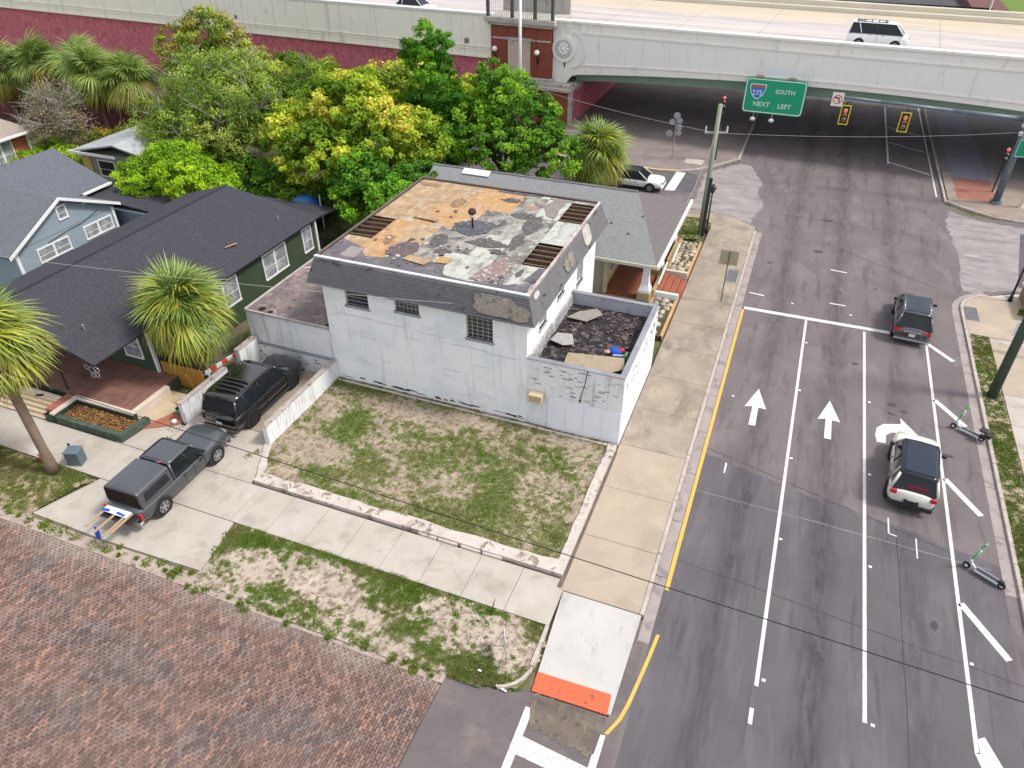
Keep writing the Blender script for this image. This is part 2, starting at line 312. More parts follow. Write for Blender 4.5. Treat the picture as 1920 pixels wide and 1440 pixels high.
# ---- big road pavement on the left (x -4.75..-1.78), slab by slab
pave = struct(MB().box(-4.85,-1.8,16.7,51.9,-.06,.05).build('pavement', M('pavement_bed',(.12,.10,.08))))
y=16.72; i=0
while y<51.8:
    e=min(y+2.95,51.9); mt = concrete_tan if y<25 else concrete_dirty
    MB().bbox(-4.80,-1.79,y+.008,e-.008,0,.115+random.uniform(-.003,.003),.01).build('pavement_slab',mt,pave); y=e
ramp = MB(); ramp.add([(-4.35,12.65,.005),(-1.75,12.75,.005),(-1.7,16.68,.12),(-4.62,16.68,.12),(-4.35,12.65,-.06),(-1.75,12.75,-.06),(-1.7,16.68,-.06),(-4.62,16.68,-.06)],[(0,1,2,3),(0,4,5,1),(1,5,6,2),(2,6,7,3),(3,7,4,0)])
ramp.build('ramp_slab', concrete_new, pave)
tac = M('tactile_paving_red',(.74,.13,.065),(.66,.12,.06),2,.7,blot=[((.12,.08,.07),3.,.66,.74,.8)])
t = MB(); t.add([(-4.36,12.62,.012),(-1.85,12.72,.012),(-1.9,13.42,.034),(-4.40,13.32,.034),(-4.36,12.62,0),(-1.85,12.72,0),(-1.9,13.42,.0),(-4.40,13.32,.0)],[(0,1,2,3),(0,4,5,1),(1,5,6,2),(2,6,7,3),(3,7,4,0)])
t.build('tactile_paving', tac, pave)
d = MB()
for a in range(22):
    for b_ in range(6):
        x=-4.3+a*.112; yy=12.70+b_*.115; z=.018+b_*.0036; d.cyl((x,yy,z-.01),(x,yy,z+.008),.022,.014,6)
dm = d.build('tactile_domes', tac, pave); dm['kind']='stuff'
dirtp = M('washed_dirt',(.155,.125,.10),(.105,.09,.08),1.4,.95,.01,15,blot=[((.23,.185,.145),2.,.5,.76,.6),((.05,.047,.045),4,.58,.76,.7)])
n=26; top=[(-4.35+i*2.5/n, 12.45+.22*fbm(np.array([i*.4]),np.array([3.]))[0]*2-.1) for i in range(n+1)]; bot=[(-4.0+i*2.1/n, 11.1+.5*fbm(np.array([i*.3]),np.array([9.]))[0]) for i in range(n+1)]
MB().prism(bot+top[::-1],.002,.012).build('washed_dirt_patch', dirtp, pave)
for k in range(7):                                  # curved kerb lip round the grassy corner
    t0=R(-4-k*9.5); t1=R(-4-(k+1)*9.5); c=(-5.85,13.45); MB().prism([(c[0]+math.cos(t)*rr,c[1]+math.sin(t)*rr*1.0) for t,rr in ((t1,1.18),(t1,1.28),(t0,1.28),(t0,1.18))],0,.13).build('kerb_stone',kerb_mat,kb)
MB().prism([(-4.72,13.4),(-4.55,13.4),(-4.62,15.08),(-4.74,15.08)],0,.13).build('kerb_stone',kerb_mat,kb)
MB().prism([(-4.90,16.8),(-4.72,16.8),(-4.74,24.9),(-4.86,24.9)],.05,.121).build('dirt_strip',dirtp,pave)
# drain / utility covers
cov=M('cover_slate',(.085,.09,.1),(.12,.12,.13),4,.6)
MB().box(-2.6,-1.95,43.4,45.1,.116,.124).build('utility_cover',cov,pave)
# ---- long south walk (y 15.05..17.2)
walk = struct(MB().box(-60,-4.7,15.1,17.15,-.06,.05).build('footpath', M('footpath_bed',(.14,.12,.09))))
x=-4.64; i=0
while x>-58:
    e=x-1.72; 
    MB().bbox(e+.008,x-.008,15.1+.008,17.2,0,.10+random.uniform(-.004,.004),.008).build('footpath_slab',concrete,walk); x=e
    if x<-36: 
        MB().box(-58,x-.01,15.1,17.2,0,.1).build('footpath_slab',concrete,walk); break
# ---- driveway slabs
drive = struct(MB().prism([(-26.2,12.35),(-17.7,12.5),(-18.1,15.1),(-25.4,15.1)],-.05,.03).build('driveway', M('driveway_bed',(.15,.13,.1))))
dr=[[(-26.3,12.5),(-22.3,12.45),(-22.5,15.08),(-25.3,15.08)],[(-22.28,12.45),(-17.75,12.6),(-17.95,13.7),(-18.2,15.08),(-22.47,15.08)]]
for q in dr: MB().prism(q,0,.085).build('driveway_slab',concrete,drive)
dr=[[(-24.4,17.22),(-21.6,17.22),(-21.6,20.2),(-24.4,20.2)],[(-21.58,17.22),(-18.95,17.22),(-19.6,19.4),(-20.1,20.2),(-21.58,20.2)],[(-24.4,20.22),(-19.95,20.22),(-19.95,25.45),(-24.4,25.45)],[(-26.6,17.22),(-24.43,17.22),(-24.43,19.3),(-26.6,19.3)]]
for k,q in enumerate(dr): MB().prism(q,0,.10+k*.004).build('driveway_slab',concrete if k!=2 else concrete_dirty,drive)
sandm = M('sand_strip',(.42,.345,.30),(.30,.24,.20),1.,.95,.02,25,blot=[((.12,.11,.05),3,.62,.7,.8)])
# ---- grass grids: python-side grass mask paints the sheet and places the tufts
LOTB=[(-14.33,23.24,.7,.25,.5),(-17.0,22.3,.8,1.4,.35),(-8.9,20.6,1.0,1.1,.45),(-16.4,18.9,1.3,.5,.35),(-10.0,18.2,1.6,.5,.5),(-7.1,23.3,.8,.6,.25),(-5.9,18.9,.5,1.3,.35),(-9.0,19.2,1.3,.7,.5),(-13.3,18.0,1.6,.35,.3),(-18.3,24.9,1.6,.35,.4),(-13,25.1,6,.22,.4),(-12.5,22.8,1.2,.35,.4),(-15.5,20.8,1.3,1.0,.15),(-12,20,1.6,1,.12)]
LOTD=[(-18.6,22.5,1.0,2.,-.4),(-13.6,24.2,2.2,.5,-.35),(-6.4,24.7,1.2,.7,-.3),(-17.6,19.9,1.0,.8,-.25),(-7.2,21.3,.8,1.,-.15)]
VB=[(-12.9,15.0,3.2,.28,.55),(-16.8,14.6,1.2,.3,.5),(-10.5,14.3,1.1,.8,.45),(-6.1,12.5,1.1,.5,.8),(-9.3,13.1,.9,.6,.3),(-14.2,12.9,1.2,.4,.25),(-7.6,12.6,1,.35,.3),(-17.5,14.0,.5,.8,.4),(-5.1,14.6,.2,.6,.3)]
VD=[(-16.0,13.6,1.2,.6,-.4),(-12.8,13.6,1.2,.5,-.3),(-6.6,14.2,1.2,.6,-.3),(-8.4,14.6,.8,.4,-.3)]
def gmask(x,y,blobs,base=.0,sc=1.):
    v=(fbm(x*.55*sc,y*.8*sc,4)-.5)*1.2+(fbm(x*4.3*sc,y*4.3*sc,3)-.5)*1.3+(fbm(x*11+31,y*11,2)-.5)*.75+base
    for bx,by,rx,ry,a in blobs: v=v+a*1.25*np.exp(-(((x-bx)/rx)**2+((y-by)/ry)**2))
    return v
def inside(x,y,poly):
    r=np.zeros(x.shape,bool); n=len(poly); j=n-1
    for i in range(n):
        xi,yi=poly[i];xj,yj=poly[j]; c=((yi>y)!=(yj>y))&(x<(xj-xi)*(y-yi)/(yj-yi+1e-12)+xi); r^=c; j=i
    return r
grass_sheet = M('patchy_ground',(1,1,1),attr=True,rough=.95,bump=.03,bs=30,blot=[((.50,.42,.33),9,.55,.68,.45),((.12,.095,.06),14,.60,.70,.7)])
blade_mat = M('grass_blade',(1,1,1),attr=True,rough=.8,trans=.2)
def lerp(a,b,t): return a+(b-a)*t
def patchy(name,poly,z,blobs,base,cell,ntuft,label_sand=(.34,.28,.21),h=.05,thr=.12,bumpy=.05,sc=1.,zf=None,brown=0.,warp=.0):
    xs=[p[0] for p in poly]; ys=[p[1] for p in poly]; gx=np.arange(min(xs),max(xs)+cell,cell); gy=np.arange(min(ys),max(ys)+cell,cell)
    X,Y=np.meshgrid(gx,gy,indexing='ij'); g=gmask(X,Y,blobs,base,sc); t=np.clip((g-thr+.10)/.26,0,1)[...,None]
    n1=fbm(X*2.1+40,Y*2.1,4)[...,None]; n2=fbm(X*7+9,Y*7,3)[...,None]
    sand=np.array(label_sand)*(.72+.55*n1); dirt=np.array((.17,.12,.08)); sand=lerp(sand,dirt,np.clip((n2-.48)*5,0,1)*.8)
    gr=lerp(np.array((.105,.15,.03)),np.array((.185,.165,.07)),np.clip(n1*2-.6,0,1)); c=lerp(sand,gr,t*.9)
    zz=z+(fbm(X*1.3,Y*1.3,4)-.5)*bumpy+(fbm(X*6,Y*6,3)-.5)*.03+t[...,0]*.012
    if zf is not None: zz=zz+zf(X,Y)
    nx,ny=X.shape; idx=np.arange(nx*ny).reshape(nx,ny); cx=(X[:-1,:-1]+X[1:,1:])/2; cy=(Y[:-1,:-1]+Y[1:,1:])/2; ins=inside(cx+(fbm(cx*2.3,cy*2.3,3)-.5)*warp,cy+(fbm(cx*2.3+40,cy*2.3,3)-.5)*warp,poly)
    F=np.stack([idx[:-1,:-1],idx[1:,:-1],idx[1:,1:],idx[:-1,1:]],-1)[ins]
    m=MB(); m.v=np.stack([X,Y,zz],-1).reshape(-1,3).tolist(); m.f=[tuple(f) for f in F.tolist()]; m.mi=[0]*len(m.f); m.c=c.reshape(-1,3).tolist()
    o=struct(m.build(name,grass_sheet,None,True))
    # tufts
    px=rng.uniform(min(xs),max(xs),ntuft*4); py=rng.uniform(min(ys),max(ys),ntuft*4); k=inside(px,py,poly); gg=gmask(px,py,blobs,base,sc); k&=(gg+rng.normal(0,.09,gg.shape))>thr
    px=px[k][:ntuft];py=py[k][:ntuft];n=len(px); g2=gg[k][:ntuft]
    B=3; base_z=z+(fbm(px*1.3,py*1.3,4)-.5)*bumpy+(0 if zf is None else zf(px,py))
    V=np.zeros((n,B,3,3)); C=np.zeros((n,B,3,3)); ang=rng.uniform(0,6.283,(n,B)); hh=h*rng.uniform(.35,1.1,(n,B))*(.7+np.clip(g2,0,.8))[:,None]; w=.012+.018*rng.random((n,B))
    ox=rng.normal(0,.025,(n,B)); oy=rng.normal(0,.025,(n,B)); lx=rng.normal(0,.035,(n,B)); ly=rng.normal(0,.035,(n,B))
    V[...,0,0]=px[:,None]+ox-w*np.cos(ang); V[...,0,1]=py[:,None]+oy-w*np.sin(ang); V[...,1,0]=px[:,None]+ox+w*np.cos(ang); V[...,1,1]=py[:,None]+oy+w*np.sin(ang)
    V[...,2,0]=px[:,None]+ox+lx; V[...,2,1]=py[:,None]+oy+ly; V[...,0,2]=V[...,1,2]=(base_z)[:,None]-.005; V[...,2,2]=base_z[:,None]+hh
    u=rng.random((n,1,1,1)); dry=np.clip(fbm(px*.9+7,py*.9,3)*1.9-.62+brown,0,1)[:,None,None,None]
    C[:]=lerp(lerp(np.array((.075,.15,.016)),np.array((.15,.245,.028)),u),np.array((.23,.205,.085)),dry*.9)
    m=MB(); m.v=V.reshape(-1,3).tolist(); m.f=[(3*i,3*i+1,3*i+2) for i in range(n*B)]; m.mi=[0]*len(m.f); m.c=C.reshape(-1,3).tolist()
    return tag(m.build('grass',blade_mat),None,None,None,'stuff')
lotp=[(-18.75,17.7),(-5.1,17.7),(-5.1,25.38),(-19.7,25.38),(-19.68,19.8),(-20.0,19.9)]
patchy('vacant_lot_ground',lotp,.17,LOTB+LOTD,.06,.06,40000,h=.045)
vp=[(-17.6,12.15),(-17.85,13.7),(-18.1,15.16),(-4.7,15.16),(-4.5,13.4),(-5.0,12.55),(-6.1,12.1),(-9,12.0),(-12,11.95)]
patchy('verge_ground',vp,.06,VB+VD,.0,.055,28000,warp=.55,h=.05,label_sand=(.42,.35,.29))
patchy('left_verge_ground',[(-42,12.2),(-26.5,12.35),(-25.6,14.9),(-25.4,15.06),(-42,15.06)],.05,[(-27.0,14.9,1.3,.35,.6),(-29.5,14.4,1.6,.6,.4)],.08,.07,16000,warp=.6,h=.08,label_sand=(.33,.26,.17),brown=.25)
patchy('kerbside_grass_strip',[(11.13,15),(12.15,15),(12.0,22),(12.05,30),(12.1,41.8),(11.13,42)],.1,[(11.6,36,.5,2,-.3),(11.6,25,.5,2,.2)],.3,.08,12000,h=.07)
struct(MB().prism([(-5.0,51.92),(-1.75,51.92),(-1.75,52.7),(-4.5,54.4),(-5.0,54.4)],-.05,.07).build('corner_apron',concrete_dirty))
# ================================================================== LOT EDGING, RIGHT PAVEMENT, BRICK STREET
lime = M('old_lime_concrete',(.52,.46,.42),(.43,.37,.33),1.6,.95,.02,18,blot=[((.16,.12,.09),2.2,.58,.68,.8),((.60,.55,.5),5,.58,.7,.6)])
edge = thing('lot_edging','low broken concrete footing that frames the empty grass lot','low wall',(-12,17.5,0))
def ragged(p0,p1,w0,w1,z,name,mat,parent,n=26,amp=.1):
    a=Vector(p0);b=Vector(p1);d=b-a;q=Vector((-d.y,d.x)).normalized();A=[];B=[]
    for i in range(n+1):
        t=i/n;p=a+d*t;A.append(p+q*(w1+(fbm(np.array([t*9+p0[0]]),np.array([p0[1]]))[0]-.5)*amp*2));B.append(p-q*(w0+(fbm(np.array([t*7+p0[0]+50]),np.array([p0[1]]))[0]-.5)*amp*.6))
    m=MB();N=n+1
    vs=[(p.x,p.y,z+(fbm(np.array([p.x*2]),np.array([p.y*2]))[0]-.5)*.06) for p in A]+[(p.x,p.y,z+(fbm(np.array([p.x*2]),np.array([p.y*2]))[0]-.5)*.05) for p in B]
    vs+=[(x,y,0.0) for x,y,_ in vs]
    fs=[]
    for i in range(n): fs+=[(i,N+i,N+i+1,i+1),(N+i,3*N+i,3*N+i+1,N+i+1),(i,i+1,2*N+i+1,2*N+i)]
    fs+=[(0,2*N,3*N,N),(n,N+n,3*N+n,2*N+n)]
    m.add(vs,fs); return m.build(name,mat,parent,world=parent is not None)
ragged((-18.9,17.42),(-4.86,17.42),.12,.44,.25,'footing_strip',lime,edge,amp=.14)
ragged((-5.0,17.5),(-5.0,25.2),.14,.24,.25,'footing_strip',lime,edge,amp=.08)
ragged((-20.1,20.1),(-18.75,17.5),.14,.16,.22,'footing_strip',lime,edge,amp=.1)
ragged((-19.6,25.12),(-5.3,25.12),.06,.05,.24,'footing_strip',lime,edge,amp=.05)
for x0 in (-10.8,-9.9,-8.9,-8.0):                                  # broken stones in the footing face
    MB().obox((x0+.3,17.26,.12),(.82,.10,.14),random.uniform(-.03,.03)).build('footing_stone',lime,edge,world=True)
cable=M('black_cable',(.02,.02,.02),rough=.7)
# ---- right pavement
rp = struct(MB().box(11.1,18,5,45.0,-.06,.03).build('right_pavement', M('rp_bed',(.14,.12,.09))))
y=5.
while y<41.6:
    e=min(y+2.6,41.9); MB().bbox(12.12,14.4,y+.01,e-.01,0,.115+random.uniform(-.003,.003),.01).build('pavement_slab',concrete_new if 20<y<25 else (concrete if (int(y)%2) else concrete_tan),rp)
    MB().bbox(14.42,17.9,y+.01,e-.01,0,.112,.01).build('pavement_slab',concrete if (int(y)%3) else concrete_dirty,rp); y=e
MB().prism([(11.13,41.95),(17.9,41.95),(17.9,44.9),(15.5,46.2),(13.6,47.2),(12.7,47.2),(11.6,46.5),(11.13,45.3)],0,.113).build('corner_slab',concrete_tan,rp)
MB().prism([(12.6,47.22),(13.7,47.25),(15.6,46.3),(18,46.3),(18,47.9),(14.4,48.2)],0,.06).build('ramp_slab',concrete_new,rp)
MB().bbox(11.13,11.85,43.6,45.3,.0,.121,.01).build('utility_cover',cov,rp)
kerb2 = MB().bbox(14.4,18,46.05,46.25,0,.2).build('kerb_stone',kerb_mat,rp)
patchy('corner_grass',[(14.0,45.2),(18,45.2),(18,46.0),(14.2,46.0)],.13,[],.35,.1,1500,h=.07)
# islands by the underpass
isl = struct(MB().prism([(11.7,62.9),(12.7,62.2),(14.8,61.1),(17,60.7),(30,60.6),(30,70),(11.7,70)],-.05,.12).build('underpass_pavement', M('pavement_brown',(.30,.24,.20),(.24,.2,.18),1,.9,.005,40)))
redp = M('red_paver',(.32,.14,.10),(.26,.12,.10),1.2,.85,.01,30,waves=(1,.12,(.2,.09,.07),.1))
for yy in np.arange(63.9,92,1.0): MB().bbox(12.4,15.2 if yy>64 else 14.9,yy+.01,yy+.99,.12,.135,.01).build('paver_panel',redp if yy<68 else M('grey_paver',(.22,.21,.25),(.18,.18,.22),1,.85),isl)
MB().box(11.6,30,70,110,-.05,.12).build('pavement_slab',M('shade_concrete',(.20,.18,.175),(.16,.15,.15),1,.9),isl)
isl2 = struct(MB().prism([(-45,62.4),(-16,62.4),(-13.3,62.15),(-11,62.1),(-9.3,62.5),(-8,63.2),(-6.7,64.7),(-5.5,66.5),(-4.9,67.2),(-4.9,110),(-21.9,110),(-21.9,71.6),(-45,71.6)],-.05,.12).build('underpass_ground', M('underpass_dirt',(.24,.20,.185),(.17,.145,.14),.5,.95,.01,30,blot=[((.24,.2,.17),1.2,.55,.7,.6)])))
MB().box(-9.2,-7.6,64.4,65.7,.12,.14).build('utility_cover',concrete,isl2)
patchy('corner_verge',[(-8.0,48.9),(-6.5,48.6),(-5.3,49.0),(-4.8,51.9),(-5.4,52.8),(-8.2,52.6)],.12,[],.3,.12,2500,h=.08)
struct(MB().box(-9.5,-4.9,52.4,54.3,-.05,.06).build('corner_apron',concrete_dirty))
# ---- brick street
bs = struct(MB().box(-60,-7.2,-6,12.1,-.1,-.035).build('brick_street', M('brick_joint_sand',(.13,.105,.085),(.10,.085,.075),.8,.95,.01,30)))
brick_mat = M('street_brick',(1,1,1),attr=True,rough=.88,bump=.006,bs=70,blot=[((.30,.255,.235),1.1,.54,.84,.3),((.12,.10,.10),.7,.56,.84,.3)])
bx=np.arange(-37,-7.15,.107); by=np.arange(.6,12.1,.225)
BX,BY=np.meshgrid(bx,by,indexing='ij'); off=(np.arange(len(bx))%2)*.1125; BY=BY+off[:,None]+rng.normal(0,.006,BX.shape); BX=BX+rng.normal(0,.003,BX.shape)
BX=BX+.05*np.sin(BY*.5)
edge_n=12.08+.35*(fbm(BX*.5,BY*0+2,3)-.62); k=(BY<edge_n)&(BX<-7.05-.9*(fbm(BY*.55,BX*0+4,3)-.35))
BX=BX[k];BY=BY[k];n=len(BX)
patch=fbm(BX*.55,BY*.8+9,4); patch2=fbm(BX*2.4+3,BY*2.4,3); r=rng.random(n)
c1=np.array((.205,.155,.138));c2=np.array((.25,.175,.15));c3=np.array((.168,.152,.152));c4=np.array((.29,.195,.155))
colr=lerp(c3,c1,np.clip((patch-.3)*4+r*.5-.1,0,1)[:,None]); colr=lerp(colr,c2,(np.clip((patch2-.45)*3,0,1)*(r>.35))[:,None]); colr=lerp(colr,c4,((patch2>.58)&(r>.72))[:,None].astype(float)*.85); colr=colr*(.66+.66*rng.random(n))[:,None]; sandk=np.clip((BY-11.1+1.6*(fbm(BX*.8,BY*.8+5,4)-.5))*1.1,0,.8)*(.4+.6*rng.random(n)); colr=colr*np.array((.90,.80,.76)); colr=lerp(colr,np.array((.32,.265,.23)),sandk[:,None])
hw=.046;hl=.104;z1=rng.normal(0,.0045,n)+(fbm(BX*.7,BY*.7,3)-.5)*.05; tilt=rng.normal(0,.004,(n,2)); rot=rng.normal(0,.022,n)
co=np.array([(-1,-1),(1,-1),(1,1),(-1,1)],float)
def bverts(sel):
    m=len(sel); V=np.zeros((m,12,3)); ca,sa=np.cos(rot[sel]),np.sin(rot[sel])
    for lvl,(sc_,dz) in enumerate(((1.,-.06),(1.,-.010),(.86,0.))):
        for q,(a,b) in enumerate(co):
            u=a*(hw-(.008 if lvl==2 else 0)); w=b*(hl-(.008 if lvl==2 else 0)); V[:,lvl*4+q,0]=BX[sel]+u*ca-w*sa; V[:,lvl*4+q,1]=BY[sel]+u*sa+w*ca
            V[:,lvl*4+q,2]=z1[sel]+dz+(tilt[sel,0]*a+tilt[sel,1]*b if lvl else 0)
    return V
bf=[(0,1,5,4),(1,2,6,5),(2,3,7,6),(3,0,4,7),(4,5,9,8),(5,6,10,9),(6,7,11,10),(7,4,8,11),(8,9,10,11)]
dist=np.hypot(np.hypot(BX,BY),22.); vis=(BY>4.7)&(np.abs(BX+17.5)<1.9)   # nearest bricks in the middle of the street's lower edge
order=np.argsort(np.where((BY>4.75+(BX+18.1)*-.39*0)&(BX>-19.5)&(BX<-12.5),dist,dist+50)); near=order[:300]; rest=order[300:]
V=bverts(rest); F=(np.array(bf)[None]+12*np.arange(len(rest))[:,None,None]).reshape(-1,4)
m=MB(); m.v=V.reshape(-1,3).tolist(); m.f=[tuple(f) for f in F.tolist()]; m.mi=[0]*len(m.f); m.c=np.repeat(colr[rest],12,axis=0).tolist()
o=m.build('brick_field',brick_mat,bs); o['kind']='stuff'
V=bverts(near)
for i,s_ in enumerate(near):
    m=MB(); m.v=[tuple(p) for p in V[i].tolist()]; m.f=list(bf); m.mi=[0]*9; m.c=[tuple(colr[s_])]*12; m.build('brick',brick_mat,bs)
ragged((-50,12.2),(-7.2,12.1),.30,.34,.012,'sand_strip',sandm,None,110,.38)['kind']='structure'
bpy.data.objects['sand_strip'].name='sand_strip'
# weeds along the edge of the driveway
def weeds(name,spots,label,n=40,h=.16,cat='weeds'):
    m=MB()
    for (x,y,rr,z) in spots:
        for _ in range(n):
            a=random.uniform(0,6.28);q=rr*math.sqrt(random.random());px,py=x+q*math.cos(a),y+q*math.sin(a);t=random.uniform(0,3.14);w=.03;hh=h*random.uniform(.5,1.3)
            g=random.random();m.cur=(.10+.12*g,.17+.12*g,.03)
            m.add([(px-w*math.cos(t),py-w*math.sin(t),z),(px+w*math.cos(t),py+w*math.sin(t),z),(px+random.gauss(0,.06),py+random.gauss(0,.06),z+hh)],[(0,1,2)])
    o=m.build(name,blade_mat); o['kind']='stuff'; return o
weeds('weeds',[(-24.4,12.2,.3,0),(-23.6,12.2,.25,0),(-22.6,12.25,.35,0),(-21.9,12.15,.2,0),(-20,12.2,.25,0),(-25.3,12.3,.2,0),(-24.7,19.0,.35,.05),(-24.4,18.2,.15,.05),(-24.3,17.3,.12,.05),(-20.2,18.6,.2,.05),(-20.0,19.0,.15,.05),(-19.3,22.5,.3,.15),(-19.2,21.8,.2,.15),(-19.5,25.0,.3,.15),(-24.5,22.8,.25,.05)]+[(random.uniform(-32,-18),12.2+random.uniform(-.15,.25),random.uniform(.06,.25),0) for _ in range(34)]+[(random.uniform(-18,-7.5),11.95+random.uniform(-.15,.15),random.uniform(.05,.2),0) for _ in range(22)]+[(-17.9,14.4,.3,.05),(-17.8,13.6,.25,.05)],'',50)
# ================================================================== THE WHITE TWO-STOREY BUILDING
wh = (.73,.75,.78)
wall_white = M('painted_brick_white',(.85,.855,.86),(.80,.81,.825),.7,.85,.006,30,blot=[((.45,.46,.47),1.1,.56,.80,.45,(3.5,3.5,.35)),((.50,.53,.56),1.2,.60,.82,.5,(.6,1,1.4)),((.56,.66,.71),.7,.50,.75,.35),((.34,.36,.38),5.,.72,.84,.5,(.4,1,2.))],waves=(2,.078,(.50,.53,.57),.2))
wall_peel = M('peeling_white_paint',(.80,.805,.815),(.73,.74,.755),1.,.85,.01,24,blot=[((.36,.355,.35),1.3,.54,.76,.6,(3.5,3.5,.35)),((.30,.31,.33),4.,.66,.80,.7,(.35,1,2.2)),((.52,.52,.53),.9,.56,.82,.45,(1,1,.6)),((.12,.12,.13),9.,.76,.82,.8,(.4,1,2.))],waves=(2,.078,(.36,.37,.39),.24))
wall_panel = M('white_plywood_panel',(.77,.78,.83),(.72,.74,.79),1.2,.7,blot=[((.6,.62,.66),2,.6,.72,.4,(6,6,.4))])
cap_white = M('metal_cap_white',(.72,.73,.74),(.55,.56,.58),2.5,.5,blot=[((.2,.2,.2),6,.64,.72,.7)])
EZ_,TZ_=5.78,7.02
shingle_w = M('mansard_siding_dark',(.145,.142,.148),(.18,.175,.18),2.,.85,.004,40,blot=[((.04,.04,.045),1.0,.64,.72,.85,(1,1,2.4)),((.23,.225,.22),1.6,.62,.75,.4)],waves=(2,(TZ_-EZ_-.04)/11,(.05,.05,.055),.34))
B = thing('white_building','two storey white painted brick building with torn flat roof and dark mansard','building',(-14,30,0))
def bp(m,name,mat,**k): return m.build(name,mat,B,world=True,**k)
# solid wall shells with openings: south wall main part built from pieces round three windows
X0,X1,Y0,Y1=-19.8,-9.35,25.4,36.2; T=.28; ZT=6.05
wins=[(-18.58,-17.33,4.70,5.52),(-15.9,-14.65,4.92,5.52),(-12.28,-10.98,4.28,5.5)]
m=MB(); xs=[X0]+[v for w in wins for v in w[:2]]+[X1]
for i in range(0,len(xs)-1,2): m.box(xs[i],xs[i+1],Y0,Y0+T,2.0,ZT)
for a,b,z0,z1 in wins: m.box(a,b,Y0,Y0+T,2.0,z0); m.box(a,b,Y0,Y0+T,z1,ZT)
m.box(X0,X1,Y0,Y0+T,.0,2.0)
bp(m,'wall',wall_white)
# east wall over the wing with three windows
ew=[(27.0,28.0,4.35,5.55),(29.6,30.6,4.6,5.55),(32.8,33.9,3.7,5.4)]
m=MB(); ys=[Y0+T]+[v for w in ew for v in w[:2]]+[Y1]
for i in range(0,len(ys)-1,2): m.box(X1-T,X1,ys[i],ys[i+1],0,ZT)
for a,b,z0,z1 in ew: m.box(X1-T,X1,a,b,0,z0); m.box(X1-T,X1,a,b,z1,ZT)
bp(m,'wall',wall_white)
bp(MB().box(X0,X0+T,Y0+T,Y1,0,ZT).box(X0+T,X1-T,Y1-T,Y1,0,ZT),'wall',wall_white)
sillm=M('sill_grey',(.34,.34,.34),(.25,.25,.26),3,.85,blot=[((.12,.12,.12),6,.6,.7,.7)])
grille=M('window_grille',(.36,.36,.34),rough=.6)
for k,(a,b,z0,z1) in enumerate(wins):
    f=bp(MB().box(a,b,Y0+.12,Y0+.16,z0,z1),'window',M('window_dark',(.022,.024,.028),(.05,.05,.055),3,.15))
    bpf=MB()
    nx_,nz_=((0,4),(6,3),(5,6))[k]
    for i in range(1,nz_): z=z0+(z1-z0)*i/nz_; bpf.box(a,b,Y0+.095,Y0+.115,z-.012,z+.012)
    for i in range(1,nx_): x=a+(b-a)*i/nx_; bpf.box(x-.012,x+.012,Y0+.085,Y0+.112,z0,z1)
    bpf.box(a,a+.04,Y0+.08,Y0+.118,z0,z1).box(b-.04,b,Y0+.08,Y0+.118,z0,z1)
    g=bpf.build('grille',grille,None); g.parent=f; 
    L=B.location; g.location=(-L[0],-L[1],-L[2])
    s=MB().bbox(a-.06,b+.06,Y0-.06,Y0+.1,z0-.13,z0,.015).build('sill',sillm,None); s.parent=f; s.location=(-L[0],-L[1],-L[2])
for a,b,z0,z1 in ew:
    f=bp(MB().box(X1-.16,X1-.12,a,b,z0,z1),'window',M('window_boarded',(.36,.34,.32),(.25,.24,.24),2,.5))
    s=MB().bbox(X1-.1,X1+.05,a-.05,b+.05,z0-.1,z0).build('sill',sillm,None); s.parent=f; s.location=(-B.location[0],-B.location[1],0)
# painted conduit line / crack along the storey joint
L=B.location
# mansard: sloping skirt, courses of siding as single strips
EZ,TZ=5.78,7.02; ox=.46; tx=.06      # eave height, top height, eave overhang, top overhang
def mans(side,z0,z1,proud):
    f0=(z0-EZ)/(TZ-EZ); f1=(z1-EZ)/(TZ-EZ); a0=ox+(tx-ox)*f0+proud; a1=ox+(tx-ox)*f1+proud-.05; 
    if side=='s': p=[(X0-a0,Y0-a0,z0),(X1+a0,Y0-a0,z0),(X1+a1,Y0-a1,z1),(X0-a1,Y0-a1,z1)]; d=(0,.05,0)
    if side=='e': p=[(X1+a0,Y0-a0,z0),(X1+a0,Y1+a0,z0),(X1+a1,Y1+a1,z1),(X1+a1,Y0-a1,z1)]; d=(-.05,0,0)
    if side=='w': p=[(X0-a0,Y1+a0,z0),(X0-a0,Y0-a0,z0),(X0-a1,Y0-a1,z1),(X0-a1,Y1+a1,z1)]; d=(.05,0,0)
    if side=='n': p=[(X1+a0,Y1+a0,z0),(X0-a0,Y1+a0,z0),(X0-a1,Y1+a1,z1),(X1+a1,Y1+a1,z1)]; d=(0,-.05,0)
    return p,d
NC=11
for side in 'sewn':
    for k in range(NC):
        z0=EZ+(TZ-EZ-.04)*k/NC; z1=EZ+(TZ-EZ-.04)*(k+1)/NC+.006; p,d=mans(side,z0,z1,.045+random.uniform(0,.006))
        bp(MB().ext(p,d),'siding_course',shingle_w)
soffit=MB(); a=ox-.03
soffit.box(X0-a,X1+a,Y0-a,Y0-.002,EZ-.02,EZ+.04).box(X1+.002,X1+a,Y0,Y1+a,EZ-.02,EZ+.04).box(X0-a,X0-.002,Y0,Y1+a,EZ-.02,EZ+.04)
bp(soffit,'soffit',M('soffit_dark',(.12,.12,.13)))
